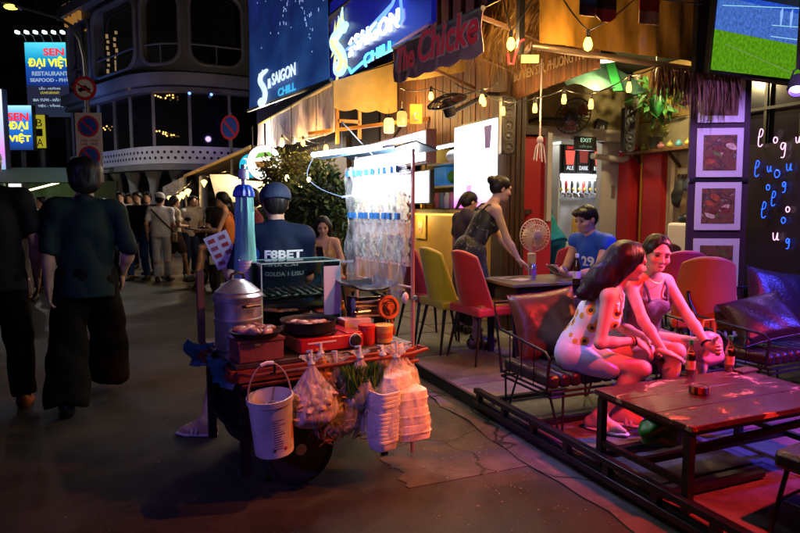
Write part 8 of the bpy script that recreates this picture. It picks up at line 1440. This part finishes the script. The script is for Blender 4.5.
passer('man in dark tee facing the camera beside the orange top', 221, 10.6, 1.66, TOCAM+.2, S1, cloth('blackprint', (.02, .02, .025)), JD, pose=dict(wr=(.14, .26, 1.05), wl=(-.2, .12, .92)))
sit = dict(pelvis=(0, 0, .57), neck=(0, .06, 1.02), ar=(.12, .44, .085), al=(-.10, .48, .085), kr=(.1, 1, .4), kl=(-.1, 1, .4), wr=(.12, .40, .72), wl=(-.14, .38, .74), head=(0, -8, 0))
passer('woman in orange sleeveless top sitting sideways left of the umbrella', 229, 9.2, 1.64, TOCAM-R_(75), S1, mat('orange_top', (.62, .17, .015), .6, var=.2), cloth('orange_short', (.5, .14, .02)), 'tied', True, sit, .30, sleeve=None, z=.34)
ch_ = thing('small_stool', 'tall dark stool under the woman in the orange top', 'stool', person_at(229, 9.2, .34), TOCAM-R_(75)); part(ch_, 'seat', MB().box((0, 0, .46), (.34, .34, .04)), BLKP, .01)
for sx in (-1, 1):
    for sy in (-1, 1): part(ch_, 'leg', MB().bar((sx*.14, sy*.14, .45), (sx*.19, sy*.19, -.34), .03), BLKP)
passer('woman with tied hair and reddish face between umbrella and vendor', 253, 5.9, 1.58, TOCAM-R_(70), S1, cloth('maroon_tee', (.20, .04, .05)), JD, 'tied', True, dict(head=(0, -12, 0)))
passer('woman with long dark hair in black top behind the man at the picture edge', 27, 9.3, 1.60, TOCAM-R_(70), S1, cloth('blacktee', (.012, .012, .016)), cloth('greyskirt', (.12, .11, .12)), 'long', True, dict(wr=(.05, .28, 1.05), wl=(-.1, .28, 1.02)))
passer('second dark haired woman standing right of the woman in black top', 42, 10.4, 1.58, TOCAM-R_(30), S1, cloth('darkdress', (.03, .03, .05)), BK, 'long', True)
for px, D, c, lb in ((12, 15, (.05, .03, .03), 'distant figure in dark red beneath the white shop lightbox'), (58, 16, (.02, .03, .05), 'distant figure in navy left of the walking man'), (108, 17, (.04, .03, .02), 'distant figure in dark brown right of the walking man'), (196, 15.5, (.03, .03, .04), 'distant dim figure under the far bulbs')): passer(lb, px, D, 1.66, TOCAM+.4*math.sin(px), S3, mat('dim%d' % px, c, .7), JD)
# ---- parked motorbike
mp_ = W(207, 208, 10.9); mo = thing('parked_motorbike', 'dark scooter parked under the far bulbs with a pale number plate', 'motorbike', (mp_.x, mp_.y, 0), -YAW+R_(115)); MBK = mat('bike_paint', (.012, .012, .018), .18, coat=.6)
for x in (-.60, .62):
    w = part(mo, 'wheel', MB().tube([(x+.23*math.cos(t), 0, .28+.23*math.sin(t)) for t in np.linspace(0, 6.283, 29)], .05, 8, False), mat('rubber', (.014, .014, .015), .75)); part(w, 'rim', MB().lathe([(.18, -.02), (.19, 0), (.18, .02), (.03, .03)], (x, 0, .28), 24, Matrix.Rotation(R_(90), 3, 'X')), STEEL)
v, f = solid([C_((-.55, 0, .62), (.05, 0, .60), .13, .11, .08, ((0, 1, 0), .8)), C_((.05, 0, .42), (.30, 0, .40), .12, .10, .08), C_((.30, 0, .42), (.48, 0, .92), .11, .09, .08), E_((-.30, 0, .45), (.35, .13, .16), .06), E_((.50, 0, .95), (.12, .16, .12), .05)], .02); mk('fairing', np_mesh('fairing', [(v, f)]), MBK, mo); v, f = solid([C_((-.70, 0, .76), (-.05, 0, .74), .10, .09, .04, ((0, 0, 1), .55))], .02); mk('saddle', np_mesh('saddle', [(v, f)]), LEA, mo); part(mo, 'fork', MB().bar((.50, 0, .80), (.62, 0, .28), .05), STEEL); part(mo, 'handlebar', MB().tube([(.42, -.33, 1.04), (.50, -.12, 1.0), (.50, .12, 1.0), (.42, .33, 1.04)], .016, 8), BLK); part(mo, 'headlight', MB().ball((.60, 0, .92), .075, 12, 8), mat('headlight', (.5, .5, .5), .1)); part(mo, 'number_plate', MB().box((-.80, 0, .55), (.02, .19, .14)), mat('plate_white', (.5, .5, .48), .5)); part(mo, 'tail_lamp', MB().box((-.76, 0, .68), (.04, .16, .06)), mat('tail_red', (.35, .01, .01), .3)); part(mo, 'side_stand', MB().bar((-.1, .12, .3), (-.12, .30, 0), .025), BLK)
for s_ in (-1, 1): part(mo, 'mirror', MB().ball((.44, s_*.28, 1.20), .06, 10, 6, (.3, 1, .7)), BLK); part(mo, 'mirror_stem', MB().tube([(.44, s_*.24, 1.03), (.44, s_*.28, 1.18)], .008, 6), BLK)
